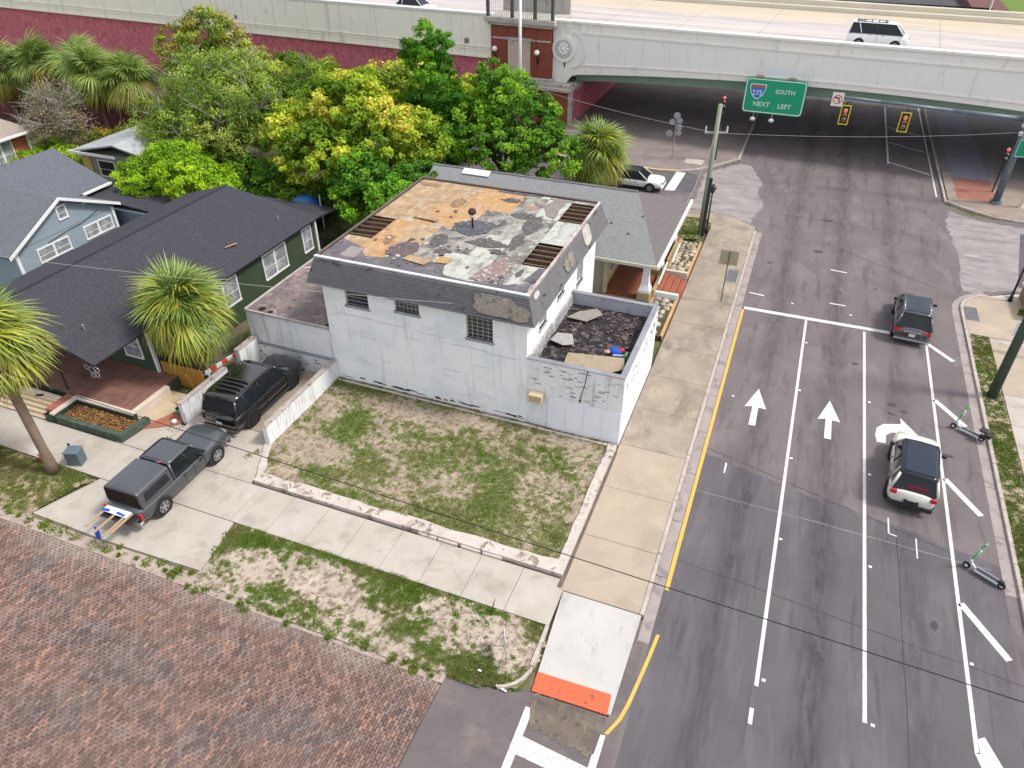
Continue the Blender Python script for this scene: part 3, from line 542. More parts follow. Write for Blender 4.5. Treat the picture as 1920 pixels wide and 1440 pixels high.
# exposed stone-grey backing where siding fell off, as lumpy patches a few cm proud
def plate(c,u,v,nrm,ru,rv,th,name,mat,par,n=22,seed=1.,wob=.35):
    c=Vector(c);u=Vector(u).normalized();v=Vector(v).normalized();nv=Vector(nrm).normalized();pts=[]
    for i in range(n):
        t=2*math.pi*i/n; e=4.; rr=(abs(math.cos(t))**e+abs(math.sin(t))**e)**(-1/e)*(1-wob/2+wob*fbm(np.array([math.cos(t)*1.6+seed]),np.array([math.sin(t)*1.6+seed*3]))[0])
        pts.append(c+u*ru*rr*math.cos(t)+v*rv*rr*math.sin(t)+nv*th)
    m=MB(); m.ext(pts,-nv*th*1.6); return m.build(name,mat,par,world=True)
backing=M('exposed_backing',(.27,.245,.205),(.20,.18,.15),3,.95,.02,14,blot=[((.10,.095,.085),3.4,.58,.68,.8),((.38,.35,.30),5,.6,.72,.6)])
sl_v=((0,ox-tx,TZ-EZ))
plate((-10.75,Y0-.30,6.38),(1,0,0),sl_v,(0,-1,.35),1.0,.42,.045,'torn_siding_patch',backing,B,26,2.,.5)
plate((-9.55,Y0-.34,6.22),(1,0,0),sl_v,(0,-1,.35),.42,.30,.042,'torn_siding_patch',backing,B,20,6.,.5)
plate((X1+.27,33.2,6.5),(0,1,0),(-(ox-tx),0,TZ-EZ),(1,0,.35),.55,.48,.05,'torn_siding_patch',M('exposed_white',(.55,.53,.5),(.35,.33,.3),3,.9),B,20,3.,.4)
plate((X1+.30,30.2,6.4),(0,1,0),(-(ox-tx),0,TZ-EZ),(1,0,.35),.7,.35,.045,'torn_siding_patch',backing,B,20,9.,.7)
plate((X1+.16,26.0,6.75),(0,1,0),(-(ox-tx),0,TZ-EZ),(1,0,.35),.30,.14,.045,'torn_siding_patch',M('exposed_white',(.5,.5,.5)),B,12,4.,.1)
# roof cap trim
bp(MB().bbox(X0-.1,X1+.1,Y0-.1,Y0+.04,TZ-.02,TZ+.05,.01),'cap_trim',cap_white)
bp(MB().bbox(X1-.02,X1+.1,Y0+.045,Y1+.1,TZ-.02,TZ+.05,.01),'cap_trim',M('cap_rusty',(.55,.52,.5),(.30,.2,.15),1.2,.6))
capd=M('cap_dark',(.16,.12,.10),(.09,.08,.08),1.2,.7)
bp(MB().bbox(X0-.1,X0+.02,Y0+.045,Y1+.1,TZ-.02,TZ+.05,.01),'cap_trim',capd); bp(MB().bbox(X0+.025,X1-.025,Y1-.02,Y1+.1,TZ-.02,TZ+.05,.01),'cap_trim',capd)
# roof: void, joists, sheets
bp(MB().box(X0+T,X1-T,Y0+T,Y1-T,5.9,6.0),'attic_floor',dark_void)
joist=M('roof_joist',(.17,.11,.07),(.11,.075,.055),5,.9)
RX0,RX1=X0+.03,X1-.03; cw=(RX1-RX0)/8; rows=[25.44,28.08,30.58,33.3,35.85,36.18]
holes=[(0,1),(7,1),(7,3)]
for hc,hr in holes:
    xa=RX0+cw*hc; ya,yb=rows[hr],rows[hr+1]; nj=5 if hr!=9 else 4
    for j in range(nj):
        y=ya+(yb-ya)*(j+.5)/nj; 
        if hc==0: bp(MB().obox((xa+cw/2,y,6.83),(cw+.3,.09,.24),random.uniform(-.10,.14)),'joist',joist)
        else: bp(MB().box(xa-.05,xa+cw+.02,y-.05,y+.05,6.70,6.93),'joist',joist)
# grime drawn in streaks over every board
ply=[M('plywood_raw',(.37,.265,.165),(.30,.205,.12),1.4,.85,.003,30,blot=[((.50,.38,.25),2.2,.5,.72,.7,(2,.6,1)),((.25,.145,.085),1.5,.56,.72,.7,(.7,1.6,1)),((.42,.40,.37),1.,.58,.72,.6),((.17,.12,.09),3.,.62,.75,.6,(.4,2,1))]),
     M('plywood_orange',(.38,.215,.10),(.40,.26,.135),1.8,.85,.003,30,blot=[((.52,.37,.22),2.6,.54,.72,.6,(1.6,.6,1)),((.25,.135,.075),1.6,.58,.74,.7,(.5,1.6,1)),((.40,.37,.33),1.2,.62,.75,.5)]),
     M('roof_board_grey',(.31,.30,.265),(.21,.205,.185),1.7,.9,.004,30,blot=[((.46,.45,.41),2.8,.54,.72,.7),((.055,.052,.05),1.1,.50,.70,.85,(1,.7,1)),((.09,.085,.08),4,.62,.74,.7)]),
     M('roof_board_pale',(.43,.44,.395),(.37,.375,.335),2.2,.88,.003,30,blot=[((.13,.12,.11),5,.62,.74,.7),((.16,.15,.14),1.2,.54,.72,.8,(1,.5,1)),((.52,.52,.48),3,.6,.74,.5)]),
     M('roof_board_dark',(.19,.175,.165),(.27,.255,.235),1.6,.9,.004,30,blot=[((.07,.065,.06),1.2,.5,.64,.7),((.46,.44,.41),2.6,.56,.68,.7)])]
lay={ # column: material per row, west to east
 0:[0,None,0,0,0],1:[1,1,0,0,0],2:[1,0,1,0,0],3:[2,4,1,1,1],4:[3,2,4,1,4],5:[3,3,2,2,3],6:[4,4,2,3,2],7:[3,None,3,None,2]}
for c_ in range(8):
    for r_ in range(5):
        if (c_,r_) in holes: continue
        k=lay[c_][r_]; k=0 if k is None else k
        a,b=RX0+cw*c_,RX0+cw*(c_+1); dz=random.uniform(-.006,.006)
        bp(MB().bbox(a+.008,b-.008,rows[r_]+.008,rows[r_+1]-.008,6.93,6.965+dz,.004),'roof_sheet',ply[k])
# peeled membrane, a few big torn pieces lying on the sheets
felt=M('roofing_felt',(.10,.095,.105),(.14,.13,.145),1.4,.85,.01,22,blot=[((.22,.2,.2),2.2,.58,.7,.6),((.045,.04,.045),2.6,.58,.7,.6)])
def torn(pts,z,name,mat,par,th=.018,am=.10,sub=5):
    q=[]
    for i in range(len(pts)):
        a=Vector(pts[i]);b=Vector(pts[(i+1)%len(pts)])
        for j in range(sub):
            p=a.lerp(b,j/sub); q.append((p.x+random.gauss(0,am*.5),p.y+random.gauss(0,am*.5)))
    return MB().prism(q,z-th,z).build(name,mat,par,world=True)
zf=6.992
torn([(-19.7,25.55),(-9.5,25.55),(-9.55,26.6),(-9.9,26.3),(-10.6,25.95),(-12.3,25.7),(-13.6,25.9),(-13.9,26.9),(-14.4,26.85),(-15.0,26.75),(-15.8,27.2),(-16.6,26.9),(-16.9,26.35),(-17.7,26.25),(-18.6,27.1),(-19.3,27.4),(-19.72,27.6)],zf,'roofing_felt',felt,B,am=.06)
torn([(-16.9,26.7),(-15.9,26.8),(-15.7,27.6),(-16.1,28.4),(-16.9,28.1),(-17.1,27.4)],zf+.015,'roofing_felt',M('felt_torn',(.14,.10,.105),(.09,.08,.085),3,.9,.02,12,blot=[((.35,.22,.2),4,.6,.7,.7)]),B,am=.1)
torn([(-15.3,30.3),(-14.2,30.0),(-13.5,30.6),(-13.2,31.7),(-14.0,31.9),(-14.9,31.7),(-15.4,31.1)],zf+.01,'roofing_felt',M('felt_wet',(.045,.045,.05),(.075,.075,.085),2.4,.5,.02,12,blot=[((.3,.3,.32),5,.64,.7,.7)]),B,am=.14)
torn([(-12.3,25.9),(-11.0,26.1),(-10.9,27.6),(-11.6,28.6),(-12.1,27.2)],zf+.004,'roofing_felt',M('felt_purple',(.19,.13,.125),(.24,.19,.17),3,.9,.01,20,blot=[((.45,.42,.38),4,.56,.66,.8)]),B,am=.12)
torn([(-18.9,25.9),(-18.1,25.9),(-18.15,26.9),(-18.9,26.95)],zf+.006,'roof_patch',M('felt_pale',(.27,.24,.235),(.22,.2,.2),2,.85),B,am=.02,sub=2)
torn([(-15.0,35.9),(-12.6,35.9),(-12.4,36.15),(-15.0,36.15)],zf,'roofing_felt',felt,B,am=.06)
torn([(-11.2,33.5),(-10.95,33.5),(-10.95,36.0),(-11.6,36.0),(-12.0,34.8)],zf,'roofing_felt',M('felt_smear',(.17,.155,.145),(.24,.22,.2),3,.9),B,am=.1)
torn([(-10.0,26.6),(-9.45,26.6),(-9.45,27.95),(-9.75,27.95)],zf+.003,'roofing_felt',felt,B,am=.02)
tar=M('tar_smear',(.075,.07,.07),(.12,.11,.105),3,.85,.004,20,blot=[((.25,.24,.22),5,.60,.72,.7)])
for x,y_,a,b in ((-13.0,29.5,1.1,.5),(-15.3,29.0,.5,.9),(-11.6,32.4,.5,1.2),(-12.6,33.2,.7,.4),(-11.7,30.2,.35,1.1),(-14.6,28.0,.5,.3),(-10.4,27.2,.15,.5),(-13.8,35.0,.6,.3),(-16.4,33.6,.3,.8),(-18.9,35.5,.7,.3),(-17.6,28.3,.25,.5),(-12.2,28.8,.4,.3)):
    torn([(x+a*math.cos(t)*random.uniform(.6,1.25),y_+b*math.sin(t)*random.uniform(.6,1.25)) for t in np.linspace(0,2*math.pi,10)[:-1]],6.982+random.uniform(0,.006),'tar_smear',tar if x>-16 else M('old_stain',(.20,.12,.075),(.28,.18,.11),3,.85,blot=[((.4,.28,.17),4,.58,.72,.7)]),B,th=.006,am=.08,sub=4)
for _ in range(46):
    x=random.choice((random.uniform(-19.6,-9.7),random.gauss(-16.3,.5),random.gauss(-14.3,.7))); y_=random.uniform(25.7,29) if random.random()<.6 else random.uniform(25.7,36); r_c=random.uniform(.04,.16)
    bp(MB().ext([(x+r_c*math.cos(t)*random.uniform(.5,1.2),y_+r_c*math.sin(t)*random.uniform(.5,1.2),7.02) for t in np.linspace(0,2*math.pi,7)[:-1]],(0,0,-.012)),'roof_scrap',random.choice([felt,tar,ply[3],MATS['felt_torn']]))
# vent stack with a rusty head, loose brown flap and loose boards lying on the roof
v=thing('roof_vent','rusty round headed vent pipe in the middle of the torn flat roof','roof vent',(-14.35,30.95,7.0))
MB().cyl((0,0,0),(0,0,.62),.05,.05,10).build('pipe',black_metal,v,True); MB().cyl((0,0,.55),(0,0,.68),.13,.14,12).build('collar',M('vent_white',(.6,.58,.55)),v,True)
MB().sph((0,0,.83),.21,14,9,(1,1,.85)).build('head',M('rusty_dark',(.11,.05,.04),(.07,.035,.03),6,.8),v,True)
def sheet_thing(name,label,cat,pts,z,th,mat,tilt=None):
    o=thing(name,label,cat,(pts[0][0],pts[0][1],z)); q=MB().prism([(x-pts[0][0],y-pts[0][1]) for x,y in pts],0,th).build('sheet',mat,o)
    if tilt: q.rotation_euler=tilt
    return o
sheet_thing('loose_flap','brown flap of board folded up on the pale side of the torn roof','loose board',[(-12.9,34.5),(-12.3,33.6),(-11.7,33.8),(-12.2,34.5)],7.0,.02,M('flap_brown',(.40,.20,.14),(.33,.17,.12),4,.9),(.25,0,0))
sheet_thing('loose_board','long thin plywood offcut lying on the orange part of the torn roof','loose board',[(-17.75,31.05),(-16.35,30.8),(-16.3,31.15),(-17.7,31.4)],7.0,.03,ply[0],(0,-.05,0))
sheet_thing('loose_board','short orange plywood offcut beside the pale sheets at the front of the torn roof','loose board',[(-14.4,26.7),(-13.8,26.8),(-13.75,27.35),(-14.35,27.3)],7.02,.025,ply[1],(.05,0,0))
sheet_thing('loose_board','cream plywood offcut on the felt near the front edge of the torn roof','loose board',[(-15.9,26.5),(-14.7,26.3),(-14.6,26.85),(-15.8,27.0)],7.03,.025,ply[0],(.02,0,0))
# ---- wing (single storey, parapet and debris roof)
WX1=-4.85; WY1=32.2; ZW=3.80; pt=.22
m=MB().box(X1,WX1,Y0,Y0+pt,2.0,ZW); bp(m,'wing_wall',wall_peel)
bp(MB().box(X1,-8.32,Y0,Y0+pt,0,2.0),'wing_wall',wall_peel)
bp(MB().box(-8.32,WX1,Y0+.01,Y0+pt,0,2.0),'wing_wall',wall_peel)
for k in range(4):
    a=-8.30+k*.86; bp(MB().box(a+.004,a+.856,Y0-.03,Y0+.008,.12,1.93),'wall_panel',wall_panel)
bp(MB().box(WX1-pt,WX1,Y0+pt,WY1,0,ZW),'wing_wall',M('side_wall_white',(.80,.80,.79),(.74,.75,.75),1,.8,blot=[((.6,.6,.6),1.4,.6,.85,.4,(1,1,.5))],waves=(2,.078,(.66,.66,.68),.1)))
bp(MB().box(X1,WX1-pt,WY1-pt,WY1,0,ZW),'wing_wall',M('parapet_grey',(.36,.365,.42),(.42,.43,.48),1.4,.85,blot=[((.2,.2,.22),1.4,.6,.7,.5,(1,1,.6))]))
capg=M('parapet_cap_grey',(.27,.275,.30),(.2,.2,.22),2,.8)
bp(MB().bbox(X1,WX1+.02,Y0-.02,Y0+pt+.04,ZW,ZW+.05),'parapet_cap',capg); bp(MB().bbox(WX1-pt-.04,WX1+.02,Y0+pt+.045,WY1+.02,ZW,ZW+.05),'parapet_cap',capg); bp(MB().bbox(X1,WX1-pt-.045,WY1-pt-.03,WY1+.02,ZW,ZW+.05),'parapet_cap',capg)
bp(MB().box(X1,X1+.12,Y0+pt,WY1-pt,3.1,3.75),'flashing',M('flashing_dirty',(.45,.44,.44),(.25,.24,.24),2,.8,blot=[((.1,.1,.1),4,.55,.66,.8)]))
wroof=M('burnt_roof',(.022,.020,.023),(.038,.034,.036),1.2,.9,.04,9,blot=[((.13,.115,.108),2.6,.57,.72,.8),((.27,.25,.235),4.2,.66,.75,.8),((.09,.06,.055),1.6,.6,.70,.7)])
xs=np.linspace(X1+.12,WX1-pt,40); ys=np.linspace(Y0+pt,WY1-pt,52); XX,YY=np.meshgrid(xs,ys,indexing='ij'); ZZ=3.15+.16*(fbm(XX*2,YY*2,4)-.4)+.07*(fbm(XX*7,YY*7,3)-.5)
idx=np.arange(XX.size).reshape(XX.shape); mm=MB(); mm.v=np.stack([XX,YY,ZZ],-1).reshape(-1,3).tolist(); mm.f=[tuple(f) for f in np.stack([idx[:-1,:-1],idx[1:,:-1],idx[1:,1:],idx[:-1,1:]],-1).reshape(-1,4).tolist()]; mm.mi=[0]*len(mm.f)
bp(mm,'wing_roof',wroof)
# torn membrane scraps
deb=MB(); dm_=[felt,M('scrap_grey',(.10,.09,.088),(.16,.145,.14),4,.9),M('scrap_brown',(.15,.10,.085),(.09,.07,.06),4,.9)]
for _ in range(120):
    x=random.uniform(X1+.4,WX1-.5); y_=random.uniform(Y0+.5,WY1-.5); deb.m=random.choice((0,0,0,2,2,1)); n=6;r=random.uniform(.04,.15)*(2. if random.random()<.08 else 1);z=3.21+random.random()*.06; tz=random.uniform(-.3,.3); ty=random.uniform(-.3,.3)
    pts=[(x+r*random.uniform(.5,1.2)*math.cos(6.28*i/n),y_+r*random.uniform(.4,1.)*math.sin(6.28*i/n)) for i in range(n)]
    deb.ext([(a,b,z+(a-x)*tz+(b-y_)*ty) for a,b in pts],(0,0,-.012))
o=deb.build('roof_debris',dm_); o['kind']='stuff'
sheet_thing('plywood_sheet','long tan weathered plywood sheet leaning in the front corner of the debris covered low roof','plywood sheet',[(-7.85,26.15),(-5.7,26.1),(-5.15,26.55),(-5.35,27.3),(-7.9,26.95)],3.42,.03,M('ply_tan',(.36,.29,.20),(.28,.23,.165),2.2,.85,blot=[((.2,.16,.12),2,.6,.7,.6)]),(.10,-.02,0))
sheet_thing('plywood_sheet','pale grey board lying askew at the back of the debris covered low roof','plywood sheet',[(-9.0,30.2),(-8.0,30.2),(-7.4,31.1),(-7.8,31.5),(-8.6,30.9)],3.36,.03,M('ply_grey',(.28,.26,.23),(.2,.185,.165),3,.9),(.06,.05,0))
sheet_thing('plywood_sheet','small broken white board by the tall wall on the debris covered low roof','plywood sheet',[(-9.1,27.9),(-8.4,27.7),(-7.95,28.0),(-8.3,28.9),(-9.0,28.7)],3.36,.03,M('ply_white',(.36,.36,.34),(.26,.26,.25),3,.9),(-.05,.05,0))
# blue and red bundle on the roof
bag=thing('blue_bundle','bright blue and red cloth bundle lying on the debris covered low roof','cloth bundle',(-5.95,28.05,3.3))
def lump(c,r,sc,name,mat,par,seed=0.):
    m=MB().sph(c,r,14,9,sc); m.v=[(c[0]+(a-c[0])*(1+.5*(fbm(np.array([a*4+seed]),np.array([b*4+zz*3]))[0]-.5)),c[1]+(b-c[1])*(1+.6*(fbm(np.array([b*4+seed]),np.array([a*3]))[0]-.5)),zz) for a,b,zz in m.v]
    return m.build(name,mat,par,True)
blue=M('cloth_blue',(.02,.07,.38),(.03,.10,.5),4,.7); red=M('cloth_red',(.5,.03,.05),rough=.7)
lump((0,0,.08),.3,(1,.8,.35),'blue_cloth',blue,bag,1); lump((.25,.12,.12),.15,(1,1,.6),'red_cloth',red,bag,3); lump((-.1,.28,.05),.18,(1.2,.7,.3),'blue_cloth',blue,bag,7)
MB().tube([(-.25,-.02,.05),(-.55,-.05,.03)],[.05,.03]).tube([(-.22,-.14,.05),(-.5,-.2,.03)],[.05,.03]).build('pink_handle',M('pink',(.7,.4,.35)),bag,True)
MB().obox((.25,-.25,.05),(.6,.12,.04),.25).build('blue_strap',M('strap_lilac',(.3,.35,.6)),bag)
jar=thing('green_bottle','green plastic bottle beside the blue bundle on the low roof','bottle',(-5.45,27.55,3.32))
MB().cyl((0,0,0),(.1,.1,.28),.11,.09,10).build('body',M('green_plastic',(.03,.18,.05),rough=.4),jar,True); MB().cyl((.1,.1,.28),(.13,.13,.36),.04,.04,8).build('cap',M('lime_cap',(.35,.5,.1)),jar)
# ---- left low wing
LX0,LY1,ZL=-25.0,32.2,2.95
bp(MB().box(LX0,X0-.002,Y0+.1,Y0+.34,1.15,ZL),'low_wing_wall',wall_peel); bp(MB().box(LX0+.25,X0-.002,Y0-.02,Y0+.22,0,1.149),'low_wing_wall',wall_peel); bp(MB().bbox(LX0,X0,Y0-.05,Y0+.098,1.1,1.2,.02),'ledge',capg)
bp(MB().box(LX0,LX0+.22,Y0+.34,LY1,0,ZL),'low_wing_wall',wall_peel); bp(MB().box(LX0+.22,X0-.002,LY1-.2,LY1,0,ZL),'low_wing_wall',wall_peel)
lroof=M('low_roof_felt',(.19,.155,.15),(.13,.108,.108),.9,.9,.01,16,blot=[((.34,.27,.25),1.8,.55,.7,.6),((.07,.06,.06),2.4,.63,.7,.8),((.33,.20,.15),1.,.62,.7,.5)])
bp(MB().box(LX0+.05,X0-.003,Y0+.15,LY1-.05,ZL,ZL+.06),'low_roof',lroof)
bp(MB().bbox(LX0-.08,LX0+.05,Y0+.1,LY1,ZL-.08,ZL+.12,.02),'roof_edge',M('edge_pale',(.42,.40,.38),(.3,.27,.25),2,.8)); bp(MB().bbox(LX0+.055,X0-.003,Y0+.04,Y0+.148,ZL-.04,ZL+.1,.02),'roof_edge',M('edge_pale',(.42,.40,.38)))
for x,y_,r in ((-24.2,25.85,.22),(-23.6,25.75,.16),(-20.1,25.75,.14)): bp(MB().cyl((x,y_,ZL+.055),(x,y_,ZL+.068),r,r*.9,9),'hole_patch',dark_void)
deb=MB()
for _ in range(26):
    deb.m=random.choice((0,1,2)); x=random.uniform(-24.6,-20.4); y_=random.uniform(29.6,31.9); deb.obox((x,y_,ZL+.11),(random.uniform(.15,.9),random.uniform(.06,.2),.05),random.uniform(-.6,.6))
o=deb.build('roof_debris',[M('scrap_grey',(.2,.2,.2)),dm_[2],M('scrap_tan',(.42,.36,.27))]); o['kind']='stuff'
# air conditioner and rod on the south wall
ac=thing('air_conditioner','beige window air conditioner sticking out of the white brick wall','air conditioner',(-8.8,25.4,1.95))
MB().bbox(-.33,.33,-.42,.0,-.2,.22,.03).build('casing',M('ac_beige',(.62,.50,.32),(.55,.45,.3),4,.6),ac)
for k in range(6): MB().box(-.28,.28,-.428,-.421,-.15+k*.055,-.13+k*.055).build('louvre',M('ac_louvre',(.36,.27,.16)),ac)
rod=thing('wall_rod','thin dark rod hanging from the parapet of the white wing','rod',(-6.5,25.35,3.8)); MB().tube([(0,0,.05),(-.05,-.12,-.5),(-.22,-.18,-1.45)],.022,6).sph((-.22,-.18,-1.5),.06,8,6).build('rod_body',black_metal,rod,True)
# walls of the parking bay
dw=M('bay_wall_white',(.74,.75,.76),(.67,.68,.69),1.2,.9,.008,20,blot=[((.33,.32,.30),1.6,.54,.78,.7,(3,3,.3)),((.40,.39,.37),2.2,.62,.84,.7,(1,1,.35)),((.25,.24,.22),6,.74,.84,.6,(1,1,.5))])
capr=M('bay_wall_cap',(.28,.23,.2),(.40,.36,.33),1.4,.9,blot=[((.1,.08,.07),3,.58,.68,.8)])
def lowwall(name,label,x,y0,y1,h=1.22,th=.24):
    o=thing(name,label,'low wall',(x,(y0+y1)/2,0)); MB().box(x,x+th,y0,y1,0,h).build('wall_body',dw,o,world=True); MB().bbox(x-.02,x+th+.02,y0-.02,y1+.0,h,h+.05,.015).build('coping',capr,o,world=True); return o
lowwall('parking_wall','white low wall between the black suv and the grassy lot',-19.92,19.55,25.38)
lowwall('parking_wall','white low wall beside the planter steps, left of the black suv',-24.68,19.5,22.75)
lowwall('parking_wall','short white wall stub against the low wing, left of the black suv bonnet',-24.85,23.9,25.38,1.5,.3)
# chipped paint spots along the top of the east parapet wall and small losses on the front of the wing
chip=M('bare_brick_dark',(.045,.045,.05),(.08,.07,.07),6,.95)
for _ in range(30):
    y_=random.uniform(25.9,32.0); z=random.choice((2.9,3.1,3.3,2.5))+random.gauss(0,.12); plate((WX1,y_,z),(0,1,0),(0,0,1),(1,0,0),random.uniform(.04,.11),random.uniform(.03,.08),.006,'paint_loss',chip,B,7,random.random()*9,.6)
for _ in range(46):
    x=random.uniform(-9.1,-5.0); z=random.uniform(2.1,3.65); plate((x,Y0,z),(1,0,0),(0,0,1),(0,-1,0),random.uniform(.06,.2),random.uniform(.01,.028),.006,'paint_loss',M('paint_loss_grey',(.17,.17,.18),(.3,.3,.31),7,.9),B,7,random.random()*9,.6)
for _ in range(40):
    x=random.uniform(-19.5,-5.4); plate((x,Y0,random.uniform(.30,.42)),(1,0,0),(0,0,1),(0,-1,0),random.uniform(.08,.34),random.uniform(.015,.045),.006,'paint_loss',random.choice([chip,M('bare_brick_red',(.22,.08,.06))]),B,9,random.random()*9,.6)
for _ in range(22):
    x=random.uniform(-24.7,-20.0); plate((x,Y0-.02,random.uniform(.2,1.0)),(1,0,0),(0,0,1),(0,-1,0),random.uniform(.05,.22),random.uniform(.012,.035),.006,'paint_loss',chip,B,7,random.random()*9,.6)

for x,z,w_ in ((-18.0,4.12,1.0),(-16.2,4.05,.7),(-14.0,3.98,.5),(-12.4,3.72,.9),(-10.6,3.62,.8),(-15.2,3.5,.4),(-17.6,3.0,.5),(-11.6,2.8,.4),(-13.2,2.2,.5)):
    plate((x,Y0,z),(1,0,random.uniform(-.03,.03)),(0,0,1),(0,-1,0),w_,.016,.004,'wall_crack',M('crack_grey',(.33,.35,.37),(.5,.52,.54),5,.9),B,24,random.random()*9,1.5)
# ================================================================== HOUSES
def shingle(name,c1,c2,axis=0,p=.13):
    return M(name,c1,c2,7.,.92,.006,35,blot=[(tuple(v*.72 for v in c1),2.2,.56,.72,.55),(tuple(min(1,v*1.7+.01) for v in c1),11,.56,.72,.6,(1,2.4,1) if axis==0 else (2.4,1,1))],waves=(axis,p,tuple(v*.62 for v in c1),.16))
sh_dark=shingle('shingle_charcoal',(.056,.056,.066),(.040,.040,.049)); sh_blue=shingle('shingle_bluegrey',(.135,.145,.16),(.10,.108,.125),1); sh_blue2=shingle('shingle_bluegrey_rear',(.12,.13,.15),(.09,.10,.12)); sh_grey=shingle('shingle_grey',(.22,.225,.225),(.18,.185,.185),1); sh_dim=shingle('shingle_brown_grey',(.15,.135,.135),(.12,.11,.11),1)
sh_taupe=shingle('shingle_taupe',(.30,.255,.22),(.25,.21,.185))
trim=M('trim_white',(.74,.75,.76),(.66,.67,.68),2,.6)
pane=M('window_pane',(.16,.18,.20),(.26,.28,.29),2,.15,blot=[((.42,.44,.45),1.5,.5,.66,.8)])
def slab(par,pts,name,mat,th=.12):
    a,b,c=[Vector(p) for p in pts[:3]]; n=(b-a).cross(c-a).normalized(); n=n if n.z>0 else -n
    return MB().ext(pts,-n*th).build(name,mat,par,world=True)
def window(par,axis,fix,a,b,z0,z1,out,name='window',panes=1,frame=trim,glass=pane,fw=.09):
    """axis 'x': wall plane x=fix, window spans a..b in y; out = +-1 outward"""
    L=par.location
    def bx(m,u0,u1,d0,d1,za,zb):
        p=sorted((fix+out*d0,fix+out*d1))
        return m.box(p[0],p[1],u0,u1,za,zb) if axis=='x' else m.box(u0,u1,p[0],p[1],za,zb)
    f=MB(); bx(f,a,b,.0,.05,z1-fw,z1); bx(f,a,b,.0,.07,z0,z0+fw); bx(f,a,a+fw,.0,.045,z0+fw,z1-fw); bx(f,b-fw,b,.0,.045,z0+fw,z1-fw)
    for k in range(1,panes): u=a+(b-a)*k/panes; bx(f,u-fw*.8,u+fw*.8,.0,.044,z0+fw,z1-fw)
    fo=f.build(name,frame,par,world=True)
    for k in range(panes):
        u0=a+(b-a)*k/panes+fw*.8; u1=a+(b-a)*(k+1)/panes-fw*.8; g=bx(MB(),u0,u1,.002,.02,z0+fw,z1-fw).build('pane',glass,None); g.parent=fo; g.location=-Vector(L)
        r=bx(MB(),u0,u1,.021,.034,z0+(z1-z0)*.45-.015,z0+(z1-z0)*.45+.015).build('sash_bar',frame,None); r.parent=fo; r.location=-Vector(L)
    return fo
# ---- green bungalow
G1=thing('green_bungalow','dark green bungalow with charcoal shingle roof and red tiled front porch','house',(-33,28,0))
def gp(m,name,mat,**k): return m.build(name,mat,G1,world=True,**k)
green=M('siding_green',(.045,.065,.04),(.055,.08,.048),2,.85,.004,30,waves=(2,.14,(.025,.035,.022),.12))
gp(MB().box(-38,-28.2,21.9,36.4,0,3.35),'wall',green)
rz=lambda x:(3.3+(5.25-3.3)*(1-abs(x+33.2)/5.4))
YS,YN=18.45,36.6
slab(G1,[(-27.8,YS,3.3),(-27.8,YN,3.3),(-33.2,34.9,5.25),(-33.2,YS,5.25)],'roof_slope',sh_dark)
slab(G1,[(-38.6,YN,3.3),(-38.6,YS,3.3),(-33.2,YS,5.25),(-33.2,34.9,5.25)],'roof_slope',sh_dark)
slab(G1,[(-27.8,YN,3.3),(-38.6,YN,3.3),(-33.2,34.9,5.25)],'roof_slope',sh_dark)
gp(MB().cyl((-33.2,YS,5.27),(-33.2,34.9,5.27),.07,.07,6),'ridge_cap',M('ridge_dark',(.04,.04,.05)))
gp(MB().add([(-28.2,22.0,3.2),(-33.2,22.0,5.0),(-38,22.0,3.2),(-28.2,22.0,2.9),(-38,22.0,2.9)],[(0,1,2,4,3)]),'gable_wall',green)
for y0,y1,n in ((26.2,28.7,2),(31.0,33.3,2),(35.0,36.0,1)): window(G1,'x',-28.2,y0,y1,1.3,2.95,1,panes=n)
window(G1,'x',-28.2,22.6,23.6,1.3,2.9,1); window(G1,'y',21.9,-30.1,-28.9,1.2,2.7,-1,panes=1)
gp(MB().box(-28.19,-28.06,21.8,21.95,0,3.1),'corner_board',trim); gp(MB().box(-28.19,-28.06,36.35,36.5,0,3.1),'corner_board',trim)
gp(MB().box(-36,-30.5,36.8,39.2,0,2.2),'rear_wall',green); slab(G1,[(-28.6,36.7,2.9),(-28.6,39.8,2.5),(-35,39.8,2.5),(-35,36.7,2.9)],'rear_roof',sh_dark,.08)
gp(MB().obox((-29.3,30.0,rz(-29.3)+.07),(.22,.75,.02),-.35,0,-.34),'yellow_offcut',M('offcut_yellow',(.62,.42,.18)))
for x,y_ in ((-29.1,34.2),(-29.6,19.9)): gp(MB().cyl((x,y_,rz(x)),(x,y_,rz(x)+.3),.05,.05,8),'vent_pipe',steel)
